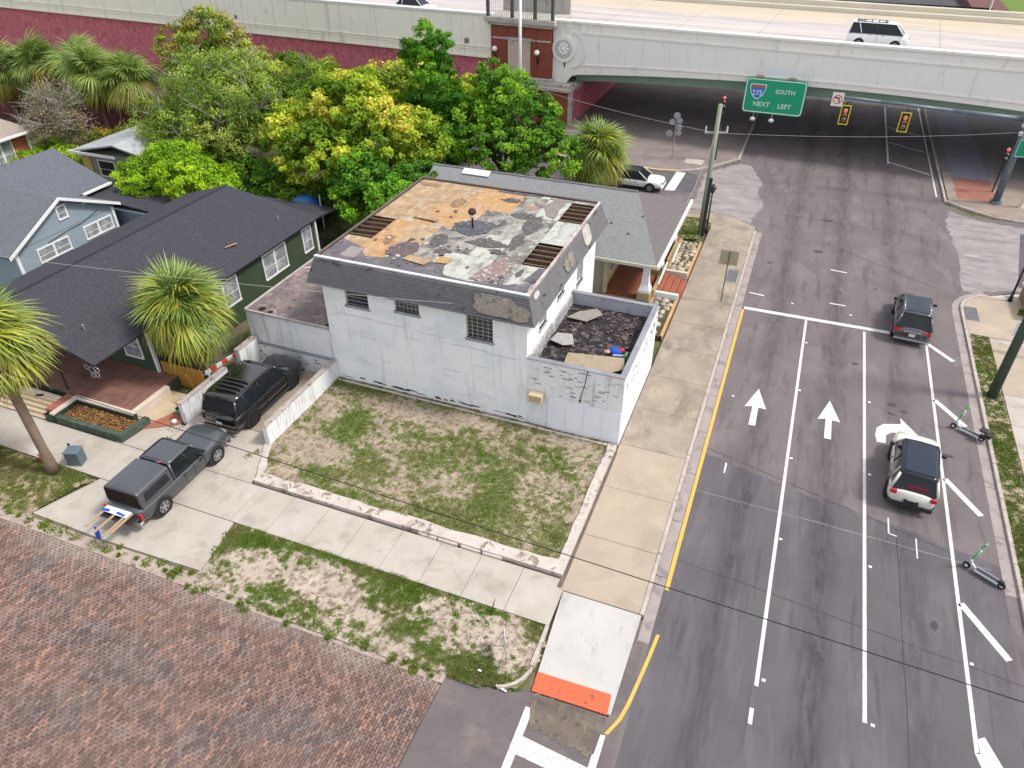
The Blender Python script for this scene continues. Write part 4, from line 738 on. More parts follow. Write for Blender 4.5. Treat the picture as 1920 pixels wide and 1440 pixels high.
# porch
tile=M('porch_tile_red',(.19,.095,.075),(.24,.125,.10),1.6,.55,blot=[((.10,.055,.05),1.2,.52,.68,.6)],waves=(0,.3,(.11,.05,.04),.08))
gp(MB().box(-36,-26.97,18.8,21.88,0,.62),'porch_base',M('porch_wall',(.06,.08,.05),(.05,.06,.04)))
tl=MB().bbox(-2.15,2.15,-.55,.55,0,.03,.01)
for i in range(14):
    for j in range(5):
        a=-36+i*.645; b=18.82+j*.61; gp(MB().box(a+.008,a+.637,b+.008,b+.602,.62,.645),'porch_tile',tile)
cream=M('coping_cream',(.58,.50,.42),(.50,.43,.36),2,.8); gwall=M('planter_green',(.075,.10,.075),(.055,.075,.055),2,.8,blot=[((.16,.18,.15),3,.6,.7,.5)])
gp(MB().bbox(-30.2,-26.7,18.55,18.79,.6,.70,.02),'porch_coping',cream); gp(MB().bbox(-26.96,-26.7,18.80,21.0,.0,.70,.02),'porch_coping',cream); gp(MB().bbox(-30.46,-30.21,17.2,18.79,.6,.70,.02),'porch_coping',cream); gp(MB().box(-30.2,-26.71,18.56,18.78,0,.599).box(-30.45,-30.22,17.22,18.78,0,.599),'planter_back_wall',M('planter_dark',(.035,.05,.035)))
gp(MB().bbox(-31.0,-30.47,17.45,18.79,0,.66,.02),'red_pad',M('pad_red',(.30,.10,.07),(.36,.14,.09),2,.7)); gp(MB().bbox(-33.6,-31.02,18.2,18.44,0,.69,.02),'porch_coping',cream)
step=M('step_tan',(.50,.40,.27),(.42,.34,.23),1.6,.85)
for k in range(5): gp(MB().bbox(-34.6,-31.02,17.25+.20*k,18.2 if k==4 else 17.25+.20*k+.198,0,.13+.125*k,.015),'step',step)
gp(MB().obox((-32.1,18.1,.70),(.34,.12,.03),.5),'door_mat_scrap',black_metal)
for x in (-31.2,-35.4): gp(MB().box(x-.035,x+.035,18.95,19.02,.645,rz(x)-.16),'porch_post',M('post_dark',(.05,.045,.04)))
rail=MB()
for k in range(5): rail.cyl((-29.0+.001,18.9,.64),(-29.0,18.9,1.3),.015,.015,5)
# ornament brackets (scrolled iron) at the porch corner
orn=MB()
for cx,cz,r in ((-27.85,2.98,.15),(-28.15,2.92,.18),(-27.92,2.68,.13),(-28.45,3.02,.12),(-28.2,2.6,.12)):
    pts=[(cx+r*math.cos(t),18.52,cz+r*math.sin(t)) for t in np.linspace(0,2*math.pi,13)]; orn.tube(pts,.022,5)
gp(orn,'iron_scroll',M('iron_pale',(.30,.30,.34),rough=.4,metal=.4))
# planter in front of the porch: walls, soil, dead leaves
pl=thing('front_planter','dark green raised planter box full of brown leaves below the porch','planter',(-28.6,17.8,0))
for nm,q in (('planter_wall',[(-30.95,17.25),(-26.2,17.25),(-26.45,17.5),(-30.7,17.5)]),('planter_wall',[(-26.2,17.25),(-26.0,18.85),(-26.3,18.85),(-26.45,17.5)]),('planter_wall',[(-30.95,17.25),(-30.7,17.5),(-30.47,17.4),(-30.47,17.27)])): MB().prism(q,0,.5).build(nm,gwall,pl,world=True)
MB().prism([(-30.2,17.5),(-26.45,17.5),(-26.32,18.55),(-30.2,18.55)],0,.32).build('planter_soil',M('leaf_litter_soil',(.13,.075,.04),(.09,.055,.03),2,.95,.03,12),pl,world=True)
leafm=M('dead_leaf',(1,1,1),attr=True,rough=.8)
m=MB()
for _ in range(1100):
    x=random.uniform(-30.15,-26.5);y_=random.uniform(17.5,18.5);z=.33+random.random()*.06;a=random.uniform(0,6.28);s=random.uniform(.03,.10);g=random.random();m.cur=(.15+.18*g,.075+.10*g,.028+.04*g)
    m.add([(x+s*math.cos(a),y_+s*math.sin(a),z),(x+s*.5*math.cos(a+1.7),y_+s*.5*math.sin(a+1.7),z+.03),(x-s*math.cos(a),y_-s*math.sin(a),z+.01),(x+s*.5*math.cos(a-1.7),y_+s*.5*math.sin(a-1.7),z)],[(0,1,2,3)])
o=m.build('dead_leaves',leafm,pl,world=True); o['kind']='stuff'
# side yard: tan concrete path, red pad, wood fence, small plant tub, iron chair
sy=struct(MB().prism([(-27.25,18.5),(-26.3,18.3),(-24.8,19.4),(-24.75,21.3),(-27.04,21.3)],0,.13).build('side_path',step))
MB().prism([(-26.3,18.25),(-24.75,19.2),(-24.75,20.6),(-25.2,20.8)],.131,.16).build('red_pad',M('pad_red',(.3,.1,.07)),sy)
fn=thing('wooden_gate','orange wooden board gate between the green house and the white wall','fence',(-26.5,21.9,0))
for k in range(11): MB().bbox(-27.95+k*.24,-27.95+k*.24+.225,21.95,21.99,0,1.3+.02*(k%2),.006).build('board',M('board_orange',(.42,.22,.05),(.34,.17,.045),3,.7,waves=None),fn,world=True)
MB().box(-28.0,-25.3,21.99,22.05,.3,.38).box(-28.0,-25.3,21.99,22.05,1.0,1.08).build('rail',M('board_orange',(.42,.22,.05)),fn,world=True)
MB().obox((-25.9,21.6,.72),(.08,.05,1.5),.3,.45,.2).build('leaning_board',M('board_orange',(.42,.22,.05)),fn,world=True)
tub=thing('plant_tub','small green tub with dry plant on the red pad by the white wall','plant pot',(-25.2,19.95,.16))
MB().cyl((0,0,0),(0,0,.32),.14,.2,12).build('pot',M('tub_green',(.03,.30,.16),rough=.5),tub,True); MB().cyl((0,0,.321),(0,0,.34),.17,.17,12).build('soil_top',black_metal,tub)
m=MB()
for k in range(12): a=k*.53; m.tube([(0,0,.32),(.14*math.cos(a),.14*math.sin(a),.75),(.34*math.cos(a),.34*math.sin(a),.9)],[.012,.008,.004],4)
m.build('stems',M('stem_red',(.28,.14,.07)),tub)
bag2=thing('white_bin_bag','small white and dark bag at the foot of the white wall by the red pad','bag',(-24.95,19.25,.16)); lump((0,0,.1),.13,(1,1,.9),'bag_body',M('bag_white',(.6,.6,.62)),bag2,2)
# striped board and fence leftovers between the house and parking bay wall
sb=thing('barrier_board','red and white striped barrier board lying behind the white wall','barrier',(-25.6,23.6,.6))
for k in range(6): MB().box(-.05,.05,-1.1+k*.36,-.745+k*.36,0,.2).build('stripe',M('barrier_red',(.55,.06,.04)) if k%2 else trim,sb)
MB().box(-.04,.04,-.95,-.87,-.6,-.001).box(-.04,.04,.8,.88,-.6,-.001).build('leg',trim,sb); sb.rotation_euler=(0,0,-.15)
# ---- blue-grey house
B2=thing('blue_house','light blue gabled house with grey shingle roof and white trim','house',(-50,31,0))
bl=M('siding_blue',(.27,.33,.38),(.24,.295,.345),1,.8,waves=(2,.16,(.24,.28,.32),.1))
def b2(m,name,mat,**k): return m.build(name,mat,B2,world=True,**k)
gx=-43.0; ga=(30.35,4.75); gl=(25.9,2.55); gr=(34.6,2.85)
b2(MB().prism([(-60,26.5),(gx,26.5),(gx,34.1),(-60,34.1)],0,2.62),'wall',bl)
b2(MB().ext([(gx,26.5,2.6),(gx,34.1,2.6),(gx,34.1,2.95),(gx,30.35,4.6),(gx,26.5,2.85)],(-.2,0,0)),'gable_wall',bl)
slab(B2,[(gx+.35,gl[0],gl[1]+.05),(gx+.35,ga[0],ga[1]),(-62,ga[0],ga[1]),(-62,gl[0],gl[1]+.05)],'roof_slope',sh_blue); slab(B2,[(gx+.35,ga[0],ga[1]),(gx+.35,gr[0],gr[1]),(-62,gr[0],gr[1]),(-62,ga[0],ga[1])],'roof_slope',sh_blue)
for (a,b) in ((gl,ga),(ga,gr)): b2(MB().ext([(gx+.36,a[0],a[1]-.16),(gx+.36,b[0],b[1]-.16),(gx+.36,b[0],b[1]+.04),(gx+.36,a[0],a[1]+.04)],(.06,0,0)),'bargeboard',trim)
window(B2,'x',gx,30.1,30.85,3.25,4.15,1,fw=.1); window(B2,'x',gx,27.9,30.3,1.25,2.2,1,panes=2,fw=.1); window(B2,'x',gx,31.5,33.85,1.3,2.25,1,panes=2,fw=.1)
b2(MB().box(gx,gx+.1,26.45,26.65,0,2.5),'corner_board',trim); b2(MB().box(gx,gx+.1,34.0,34.18,0,2.7),'corner_board',trim)
b2(MB().add([(gx+.02,32.0,3.6),(gx+.03,32.2,3.9),(gx+.02,32.5,3.6),(gx+.1,32.25,3.62)],[(0,1,3),(1,2,3),(0,3,2)]),'wall_lamp',trim)
b2(MB().tube([(gx+.05,33.0,2.9),(gx+.05,31.6,2.55),(gx+.05,30.4,2.5),(gx+.05,28.8,2.3)],.015,4),'cable',black_metal)
# rear wing with a north-south ridge
b2(MB().box(-56,-46.2,34.2,36.7,0,3.0),'wall',bl)
slab(B2,[(-45.7,30.0,3.1),(-45.7,36.9,3.1),(-50.8,37.2,4.85),(-50.8,30.0,4.85)],'roof_slope',sh_blue2); slab(B2,[(-56.5,37.0,3.0),(-56.5,30.0,3.0),(-50.8,30.0,4.85),(-50.8,37.2,4.85)],'roof_slope',sh_blue2)
b2(MB().add([(-46.2,36.7,3.0),(-50.8,36.7,4.7),(-55.8,36.7,3.0)],[(0,1,2)]),'gable_wall',bl)
b2(MB().obox((-45.62,35.6,3.06),(.14,2.5,.14),0),'gutter',trim)
b2(MB().box(-46.1,-40.2,34.7,38.0,0,2.2),'rear_wall',M('siding_blue_dark',(.12,.17,.22),(.09,.13,.17),1,.4)); slab(B2,[(-46.15,34.9,2.75),(-39.9,34.9,2.35),(-39.9,38.4,2.35),(-46.15,38.4,2.75)],'rear_roof',sh_dark,.07)
# ---- red brick house far left
B3=thing('brick_house','orange red brick house with taupe roof at the left edge of the photo','house',(-68,43,0))
rb=M('brick_orange',(.42,.135,.07),(.34,.11,.06),1.2,.85,waves=(2,.08,(.28,.1,.06),.12))
MB().box(-76,-63.0,35,44.2,0,2.95).build('wall',rb,B3,world=True)
slab(B3,[(-62.3,34.5,2.95),(-62.3,44.6,2.95),(-69.5,44.6-1.8,4.9),(-69.5,36,4.9)],'roof_slope',sh_taupe); slab(B3,[(-62.3,44.6,2.95),(-77,44.6,2.95),(-77,42.8,4.9),(-69.5,42.8,4.9)],'roof_slope',sh_taupe); slab(B3,[(-77,34.5,2.95),(-62.3,34.5,2.95),(-69.5,36,4.9),(-77,36,4.9)],'roof_slope',sh_taupe)
MB().box(-62.3,-62.18,34.5,44.6,2.80,3.0).build('fascia_board',trim,B3,world=True)
window(B3,'x',-63.0,40.4,42.6,.5,2.6,1,panes=2,fw=.12); MB().box(-62.99,-62.9,44.0,44.22,0,2.9).build('corner_board',trim,B3,world=True)
MB().box(-62.98,-62.85,36,44.2,0,.22).build('base_course',M('base_red',(.35,.06,.05)),B3,world=True)
# ---- pale shed under the trees
B4=thing('garden_shed','pale roofed garden shed half hidden under grey green trees','shed',(-51,45,0))
MB().box(-54.8,-46,42.4,49,0,2.6).build('wall',M('shed_wall',(.20,.26,.25),(.3,.28,.2),1,.8),B4,world=True)
slab(B4,[(-55.3,41.8,2.75),(-55.3,49.6,2.75),(-50.4,49.6,3.7),(-50.4,41.8,3.7)],'roof_slope',M('tin_pale',(.38,.40,.41),(.28,.30,.30),.8,.5,blot=[((.2,.2,.18),1.2,.6,.7,.6)])); slab(B4,[(-50.4,41.8,3.7),(-50.4,49.6,3.7),(-45.5,49.6,2.75),(-45.5,41.8,2.75)],'roof_slope',MATS['tin_pale'])
MB().box(-55.34,-50.4,41.7,41.79,2.6,2.8).build('fascia_board',trim,B4,world=True)
window(B4,'y',42.4,-53.2,-51.4,.7,2.1,-1,glass=dark_glass); MB().box(-54.81,-53.9,42.3,42.39,0,2.3).build('yellow_door',M('door_yellow',(.5,.36,.13)),B4,world=True)
# ---- maroon yard wall, with parked cars behind
FW=thing('maroon_fence','tall plain maroon panel fence behind the bare grey shrub','fence',(-66,53.3,0))
mar=M('maroon_panel',(.145,.045,.055),(.12,.04,.05),.8,.7)
for k in range(12): MB().bbox(-82+k*2.2,-82+k*2.2+2.18,53.2,53.3,0,2.9,.01).build('panel',mar,FW,world=True)
# ---- grey roofed bungalow with porch, beside the big road
H=thing('corner_bungalow','grey roofed bungalow with yellow walls and white columned porch behind the white building','house',(-13,43,0))
def hp(m,name,mat,**k): return m.build(name,mat,H,world=True,**k)
yel=M('stucco_yellow',(.48,.42,.17),(.42,.37,.16),1,.85); cr=M('stucco_cream',(.52,.46,.32),(.44,.4,.3),1,.85)
ex0,ex1,ey0,ey1=-22.5,-6.1,37.7,48.4; ezz=3.15
hp(MB().box(-22.2,-9.3,38.7,47.9,0,3.1),'wall',yel)
slab(H,[(ex0,ey0,ezz),(ex1,ey0,ezz),(-8.6,42.8,5.35),(ex0,42.8,5.35)],'roof_slope',sh_grey); slab(H,[(ex1,ey1,ezz),(ex0,ey1,ezz),(ex0,42.8,5.35),(-8.6,42.8,5.35)],'roof_slope',sh_dim); slab(H,[(ex1,ey0,ezz),(ex1,ey1,ezz),(-8.6,42.8,5.35)],'roof_slope',sh_dim)
hp(MB().cyl((ex0,42.8,5.37),(-8.6,42.8,5.37),.07,.07,6),'ridge_cap',M('ridge_grey',(.2,.2,.21)))
hp(MB().box(ex0,ex1+.05,ey0-.1,ey0-.01,2.98,3.16),'fascia_board',M('fascia_grey',(.42,.42,.40),(.5,.48,.3),2)); hp(MB().box(ex1+.01,ex1+.16,ey0-.05,ey1,2.95,3.17),'fascia_board',trim)
hp(MB().obox((-19.3,42.5,5.3),(1.9,.5,.05),0,.42),'roof_patch',M('patch_white',(.6,.62,.64)))
for x,y_ in ((-12.2,40.6),(-9.5,40.2),(-8.3,39.6),(-11.0,39.4),(-7.8,41.0),(-10.6,41.4)): hp(MB().cyl((x,y_,3.2+(y_-37.7)*.43),(x,y_,3.24+(y_-37.7)*.43),.07,.05,8),'vent_pipe',M('pipe_dark',(.06,.06,.06)))
hp(MB().box(-9.29,-6.3,38.2,47.9,0,.52),'porch_base',M('porch_base_tan',(.36,.30,.22)))
for i in range(3):
    for j in range(9): hp(MB().bbox(-9.25+i*.97,-9.25+i*.97+.96,38.3+j*1.06,38.3+j*1.06+1.05,.52,.54,.006),'porch_tile',M('porch_tile_rust',(.26,.075,.035),(.18,.06,.04),1.2,.6,waves=(1,.2,(.14,.05,.03),.08)))
# the porch columns: tapered, on piers
pier=M('pier_tan',(.40,.30,.15),(.34,.26,.14),2,.85)
for y_ in (38.55,42.2,46.4):
    hp(MB().bbox(-7.15,-6.4,y_-.35,y_+.4,0,1.05,.02),'pier',pier)
    m=MB(); a,b=.34,.17; cx,cy=-6.78,y_+.02; z0,z1=1.05,2.78
    for (zz,r) in ((z0,a),(z0+.15,a),(z0+.5,b+.05),(z1-.3,b),(z1,b+.08)): m.v+=[(cx-r,cy-r,zz),(cx+r,cy-r,zz),(cx+r,cy+r,zz),(cx-r,cy+r,zz)]
    for k in range(4): m.f+=[(4*k+i,4*k+(i+1)%4,4*k+4+(i+1)%4,4*k+4+i) for i in range(4)]
    m.f+=[(16,17,18,19)]; m.mi=[0]*len(m.f); hp(m,'column',trim)
hp(MB().box(-9.2,-6.35,38.3,38.6,2.78,3.0).box(-6.9,-6.4,38.6,47.9,2.78,3.0),'porch_beam',trim)
hp(MB().box(-9.3,-9.1,38.35,38.7,0,3.1).box(-10.6,-9.31,38.6,38.69,0,3.0),'corner_board',cr)
window(H,'x',-9.3,39.7,41.0,1.1,2.6,1); window(H,'x',-9.3,43.0,44.2,1.1,2.6,1)
hp(MB().bbox(-6.42,-6.28,38.9,41.5,.54,1.0,.01).bbox(-6.42,-6.28,43.2,46.2,.54,1.0,.01),'porch_wall',pier)
hp(MB().obox((-6.2,41.0,1.15),(.09,2.6,.09),.0,.1),'handrail',trim); hp(MB().obox((-6.0,44.2,1.1),(.09,2.4,.09),0,.1),'handrail',trim)
hp(MB().box(-11.3,-10.0,37.6,38.0,0,1.0),'side_wall',yel)
# front steps of brick between two rock beds
fs=thing('brick_steps','worn red brick steps and landing going down to the big road pavement','steps',(-5.6,41,0))
bk=M('step_brick',(.36,.125,.07),(.28,.10,.06),2,.85,.006,30,waves=(0,.1,(.2,.08,.05),.12))
for k,(x0,x1,h) in enumerate(((-6.26,-6.0,.50),(-5.98,-5.6,.40),(-5.58,-5.2,.30),(-5.18,-4.84,.20))):
    n=10
    for i in range(n): MB().bbox(x0+.004,x1-.004,39.7+i*.27+.004,39.7+i*.27+.266,0,h+random.uniform(-.004,.004),.008).build('brick',bk,fs,world=True)
for q in (((-6.3,39.45),(-4.9,39.45),(-4.9,39.66),(-6.3,39.66)),((-6.3,42.5),(-4.9,42.5),(-4.9,42.75),(-6.3,42.75))): MB().prism(q,0,.62).build('cheek_cap',trim if q[0][1]<40 else cream,fs,world=True)
def rockbed(name,label,x0,x1,y0,y1,big=.42):
    t=thing(name,label,'rock garden',((x0+x1)/2,(y0+y1)/2,0)); MB().box(x0,x1,y0,y1,-.02,.25).build('bed_soil',M('bed_soil',(.11,.09,.06),(.07,.06,.04),2,.95,.03,12),t,world=True)
    MB().bbox(x1-.1,x1+.06,y0,y1,0,.33,.02).build('bed_kerb',M('bed_kerb_orange',(.50,.32,.17),(.42,.25,.12),2,.85),t,world=True); MB().bbox(x0-.12,x0,y0,y1,0,.3,.02).build('bed_kerb',M('bed_kerb_orange',(.5,.3,.17)),t,world=True)
    y=y0+.25
    while y<y1-.15:
        x=x0+.2
        while x<x1-.2:
            r=random.uniform(.7,1.15)*big/2; sx,sy=random.uniform(.8,1.3),random.uniform(.8,1.2); c=(x+random.uniform(-.04,.04),y+random.uniform(-.05,.05),.27); m=MB().sph(c,r,8,5,(sx,sy,.6)); s=random.random()*50
            m.v=[(c[0]+(a-c[0])*(.75+.5*_perm[int(a*50+s)%250,int(b*50)%250]),c[1]+(b-c[1])*(.75+.5*_perm[int(b*50+s)%250,int(a*30)%250]),zz) for a,b,zz in m.v]
            m.build('stone',random.choice([M('stone_cream',(.50,.44,.33),(.40,.35,.26),5,.9,.01,20),M('stone_tan',(.40,.34,.23),(.3,.26,.18),5,.9,.01,20),M('stone_grey',(.34,.32,.28),(.25,.24,.21),5,.9,.01,20)]),t,world=True)
            x+=r*2*sx*1.02
        y+=big*.92
rockbed('rock_garden','bed of pale boulders between the white wing and the brick steps',-6.25,-4.95,35.1,39.4,.52)
rockbed('rock_garden','bed of cream boulders in front of the bungalow porch past the brick steps',-6.2,-4.95,42.8,48.2,.46)
# ================================================================== THE OVERPASS
conc_w=M('overpass_white_paint',(.80,.775,.715),(.75,.73,.68),.5,.75,blot=[((.44,.44,.43),1.,.60,.74,.4,(1,1,.3))]); conc_panel=M('overpass_panel_paint',(.80,.785,.755),(.76,.75,.725),.4,.7,blot=[((.48,.48,.5),1.2,.62,.75,.4,(1.5,1,.2))])
conc_l=M('retaining_beige',(.80,.77,.66),(.76,.73,.63),.6,.8,blot=[((.40,.40,.37),1.1,.60,.74,.4,(1.5,1,.25))])
rwall=M('retaining_red',(.50,.155,.185),(.42,.115,.15),1.3,.85,.04,3.2,blot=[((.62,.25,.27),2.,.58,.72,.6),((.2,.045,.06),2.4,.60,.68,.6)])
brickr=M('pier_brick',(.25,.075,.045),(.20,.06,.04),1.3,.85,.005,30,waves=(2,.09,(.17,.06,.045),.12))
stone=M('pier_stone',(.44,.41,.37),(.33,.31,.28),1.6,.85,blot=[((.14,.13,.12),1.6,.6,.72,.6)])
deckm=M('deck_concrete',(.46,.42,.40),(.43,.395,.385),.25,.85,blot=[((.34,.31,.31),.35,.50,.66,.8,(.12,1.8,1)),((.56,.49,.41),.4,.54,.70,.6,(.1,1.4,1))])
OV=thing('overpass','long white painted highway overpass with brick pier and red retaining wall','overpass',(-24.2,72.0,0),R(-4))
def op(m,name,mat,**k): return m.build(name,mat,OV,**k)
# arched fascia beam
US=np.linspace(2.78,54,28); arch=[(u,4.80+1.15*(1-((u-28)/26)**2)) for u in US]
low=[(0.05,3.74),(1.45,3.85),(1.75,4.35),(2.1,4.72)]+arch
UE=80.
pts=[(u,0,z) for u,z in low]+[(UE,0,4.5),(UE,0,9.45),(0.05,0,9.45)]
m=MB(); n=len(low)
for i in range(n-1):
    a,b=low[i],low[i+1]; m.ext([(a[0],0,a[1]),(b[0],0,b[1]),(b[0],0,9.35),(a[0],0,9.35)],(0,.45,0))
m.box(54,UE,0,.45,4.8,9.35); op(m,'fascia_beam',conc_w)
op(MB().bbox(.02,UE,-.12,.55,9.36,9.58,.03),'parapet_cap',conc_w)
zb=lambda u: 5.83+.66*(1-((u-28)/25)**2)
u=3.3
while u<UE-5:
    e=u+4.1
    if e<53: q=[(u+.02,0,zb(u)),(e-.02,0,zb(e)),(e-.02,0,8.5),(u+.02,0,8.5)]
    else: q=[(u+.02,0,6.0),(e-.02,0,6.0),(e-.02,0,8.5),(u+.02,0,8.5)]
    op(MB().ext([(a,-.02,c) for a,b,c in q],(0,.019,0)),'fascia_panel',conc_panel); 
    if int(round((u-3.3)/4.1))%4==3: op(MB().box(e-.09,e+.09,-.09,-.021,zb(min(e,52)),8.5),'panel_rib',conc_w)
    u=e
op(MB().box(2.9,UE,-.1,-.002,8.5,8.64),'moulding',conc_w)
m=MB(); 
for i in range(24):
    a=2.9+i*2.1;b=a+2.1; m.ext([(a,-.08,zb(a)-.12),(b,-.08,zb(b)-.12),(b,-.08,zb(b)),(a,-.08,zb(a))],(0,.078,0))
op(m,'moulding',conc_w)
m=MB()
for i in range(24):
    t0=R(-80+i*160/24);t1=R(-80+(i+1)*160/24); c=(1.75,7.05)
    m.ext([(c[0]+r*math.cos(t),-.1,c[1]+r*math.sin(t)) for r,t in ((1.55,t0),(1.7,t0),(1.7,t1),(1.55,t1))],(0,.098,0))
op(m,'medallion_arc',conc_w)
op(MB().cyl((1.2,-.16,7.08),(1.2,-.001,7.08),1.18,1.22,28),'medallion',conc_w)
op(MB().cyl((1.2,-.20,7.08),(1.2,-.161,7.08),.82,.86,24),'medallion_centre',M('medallion_grey',(.42,.43,.42),(.52,.53,.52),3,.8))
m=MB(); 
for t in np.linspace(0,2*math.pi,9)[:-1]: m.sph((1.2+.42*math.cos(t),-.2,7.08+.42*math.sin(t)),.17,8,5,(1,.4,1))
m.sph((1.2,-.2,7.08),.24,8,6,(1,.5,1.2)); op(m,'medallion_relief',conc_w,smooth=True)
op(MB().cyl((1.3,-.03,5.9),(1.3,-.03,5.45),.07,.07,8),'drain_spout',black_metal)
# girders under the deck (green) and deck
grn=M('girder_green',(.27,.40,.31),(.22,.34,.26),.7,.6)
for k,v in enumerate((1.5,4.5,7.5,10.5,13.5,16.5,19.5)):
    m=MB(); us=np.linspace(2,54,14)
    for i in range(13):
        a,b=us[i],us[i+1]; za=3.95+.85*(1-((a-28)/26)**2); zb_=3.95+.85*(1-((b-28)/26)**2); m.ext([(a,v,za),(b,v,zb_),(b,v,8.3),(a,v,8.3)],(0,.3,0))
    op(m,'girder',grn)
op(MB().box(-100,UE,.46,21.5,8.31,8.6),'deck',deckm)
op(MB().bbox(-100,UE,21.5,22.0,7.2,9.6,.05),'far_parapet',M('parapet_cream',(.60,.56,.44),(.54,.51,.42),.5,.8))
op(MB().bbox(-100,UE,.56,.85,8.61,9.0,.1),'parapet_kerb',M('deck_kerb',(.56,.54,.53),(.50,.48,.47),.5,.8)); op(MB().bbox(-100,UE,21.2,21.49,8.61,9.1,.1),'parapet_kerb',M('parapet_cream',(.6,.56,.44)))
op(MB().box(-100,UE,14.2,21.19,8.601,8.6025),'shoulder',M('shoulder_tan',(.50,.43,.33),(.45,.395,.32),.25,.85,blot=[((.38,.34,.29),.35,.52,.7,.7,(.12,1.8,1))]))
for v in (1.9,): op(MB().box(-100,UE,v,v+.12,8.601,8.606),'lane_line',M('deck_line',(.36,.34,.34),(.50,.48,.47),.6))
for u0 in range(-96,76,12): op(MB().box(u0,u0+3,11.0,11.12,8.602,8.607),'lane_line',white_paint)
op(MB().box(-100,UE,18.6,18.74,8.602,8.607),'lane_line',yellow_paint)
for u0 in np.arange(-96,80,7.6): op(MB().box(u0,u0+.04,.9,21.2,8.601,8.6035),'joint_strip',M('joint_dark',(.2,.18,.18)))
# left retaining wall: red textured wall with a projecting beige parapet in panels
op(MB().box(-100,-6.1,.12,.6,-.1,5.55),'retaining_wall',rwall); op(MB().box(-100,-6.1,.6,21.5,-.1,8.3),'embankment',M('fill_dark',(.2,.18,.16)))
u=-6.45
while u>-100:
    e=u-4.55; op(MB().bbox(e+.02,u-.02,-.25,.42,5.55,9.4,.02),'parapet_panel',conc_l)
    op(MB().box(e+.02,u-.02,-.33,-.251,6.55,6.68).box(e+.02,u-.02,-.30,-.2505,6.30,6.34).box(e+.02,u-.02,-.31,-.2505,5.6,5.75),'moulding',conc_l)
    u=e
op(MB().bbox(-100,-6.4,-.32,.55,9.41,9.66,.04),'parapet_cap',M('cap_bright',(.62,.62,.59),(.56,.56,.54),.6,.7))
op(MB().bbox(-41.8,-40.3,-.5,-.255,5.2,5.95,.05).bbox(-41.5,-40.8,-.42,-.256,5.95,9.9,.03),'pilaster',conc_w); op(MB().box(-39.6,-39.2,-.30,-.252,7.0,7.35).box(-9.5,-9.0,-.30,-.252,6.8,7.25),'drain_box',M('drain_dark',(.2,.19,.18)))
# brick pier
op(MB().box(-6.35,0.0,-.5,2.5,4.3,8.8),'pier_upper',brickr); op(MB().box(-6.6,2.0,-.6,2.5,-.1,3.3),'pier_lower',brickr)
op(MB().bbox(-6.9,2.35,-.95,2.6,3.3,3.62,.06).bbox(-6.7,2.2,-.8,2.55,3.62,4.0,.06).bbox(-6.6,.3,-.75,2.52,4.0,4.29,.05),'cornice',stone)
op(MB().bbox(-6.6,.2,-.75,2.7,8.8,9.05,.05),'cornice',stone)
for k in range(4):
    u0=-6.35+k*1.6; op(MB().bbox(u0+.1,u0+1.5,-.53,-.501,7.95,8.7,.02).bbox(u0+.1,u0+1.5,-.53,-.501,4.4,7.75,.02) if False else MB().bbox(-6.35+k*1.6,-6.35+k*1.6+.12,-.56,-.501,4.3,8.79,.02),'brick_rib',brickr)
op(MB().bbox(-6.36,-4.6,-.56,-.502,7.55,7.7,.02).bbox(-2.0,-.01,-.56,-.502,7.55,7.7,.02),'string_course',stone)
op(MB().bbox(-4.5,-2.1,-.62,-.501,4.65,7.55,.04),'stone_panel',M('panel_pinkish',(.50,.41,.34),(.46,.38,.32),1,.8)); op(MB().bbox(-4.7,-1.9,-.72,-.501,7.56,7.78,.04).bbox(-4.4,-3.9,-.72,-.6205,7.2,7.55,.02).bbox(-2.7,-2.2,-.72,-.6205,7.2,7.55,.02),'panel_hood',stone)
# belvedere on the pier top: balustrade wall with a railing and posts
op(MB().bbox(-6.9,.5,-.9,3.6,9.06,9.5,.05),'terrace',stone)
op(MB().box(-6.8,.4,3.2,3.5,9.5,11.4),'terrace_wall',stone)
for u0 in (-6.6,-4.0,-1.6,.2): op(MB().box(u0-.13,u0+.13,-.75,-.5,9.5,11.6),'post',M('post_dark2',(.10,.10,.10)))
ir=MB()
for k in range(34): ir.box(-6.4+k*.2,-6.4+k*.2+.03,-.65,-.62,9.5,11.2)
ir.box(-6.6,.2,-.67,-.6,11.2,11.27); o=op(ir,'railing',M('rail_grey',(.25,.25,.24)))
# underpass abutment on the left
op(MB().box(1.95,2.35,-.55,-.1,-.1,3.29),'abutment_column',stone)
sw=thing('underpass_side_wall','red textured side wall with pale sloping coping inside the underpass','wall',(-22.1,80,0))
MB().box(-22.3,-21.9,72.2,95,-.1,3.6).build('wall_face',rwall,sw,world=True); MB().bbox(-22.4,-21.7,72.2,95,3.6,3.95,.04).build('coping',stone,sw,world=True)
sw2=thing('underpass_side_wall','dim red side wall on the far right side of the underpass','wall',(30,80,0)); MB().box(29.9,30.4,69.5,95,-.1,5).build('wall_face',rwall,sw2,world=True)
# globe lamps on the pier
for (u0) in (-5.85,-1.3):
    w=OV.matrix_world if False else Matrix.Translation((-24.2,72,0))@Matrix.Rotation(R(-4),4,'Z'); p=w@Vector((u0,-.5,6.3))
    t=thing('globe_lamp','round white globe wall lamp on the brick pier, '+('nearer the red retaining wall' if u0<-3 else 'nearer the white arched beam'),'wall lamp',tuple(p),R(-4))
    MB().sph((0,-.3,.35),.26,14,10).build('globe',M('globe_white',(.85,.8,.78),rough=.3),t,True); MB().cyl((0,-.3,.12),(0,-.3,-.12),.13,.09,10).build('collar',black_metal,t,True)
    MB().tube([(0,0,-.5),(0,-.28,-.42),(0,-.3,-.12)],.05,6).bbox(-.1,.1,-.03,0,-.75,-.25).build('bracket',black_metal,t)
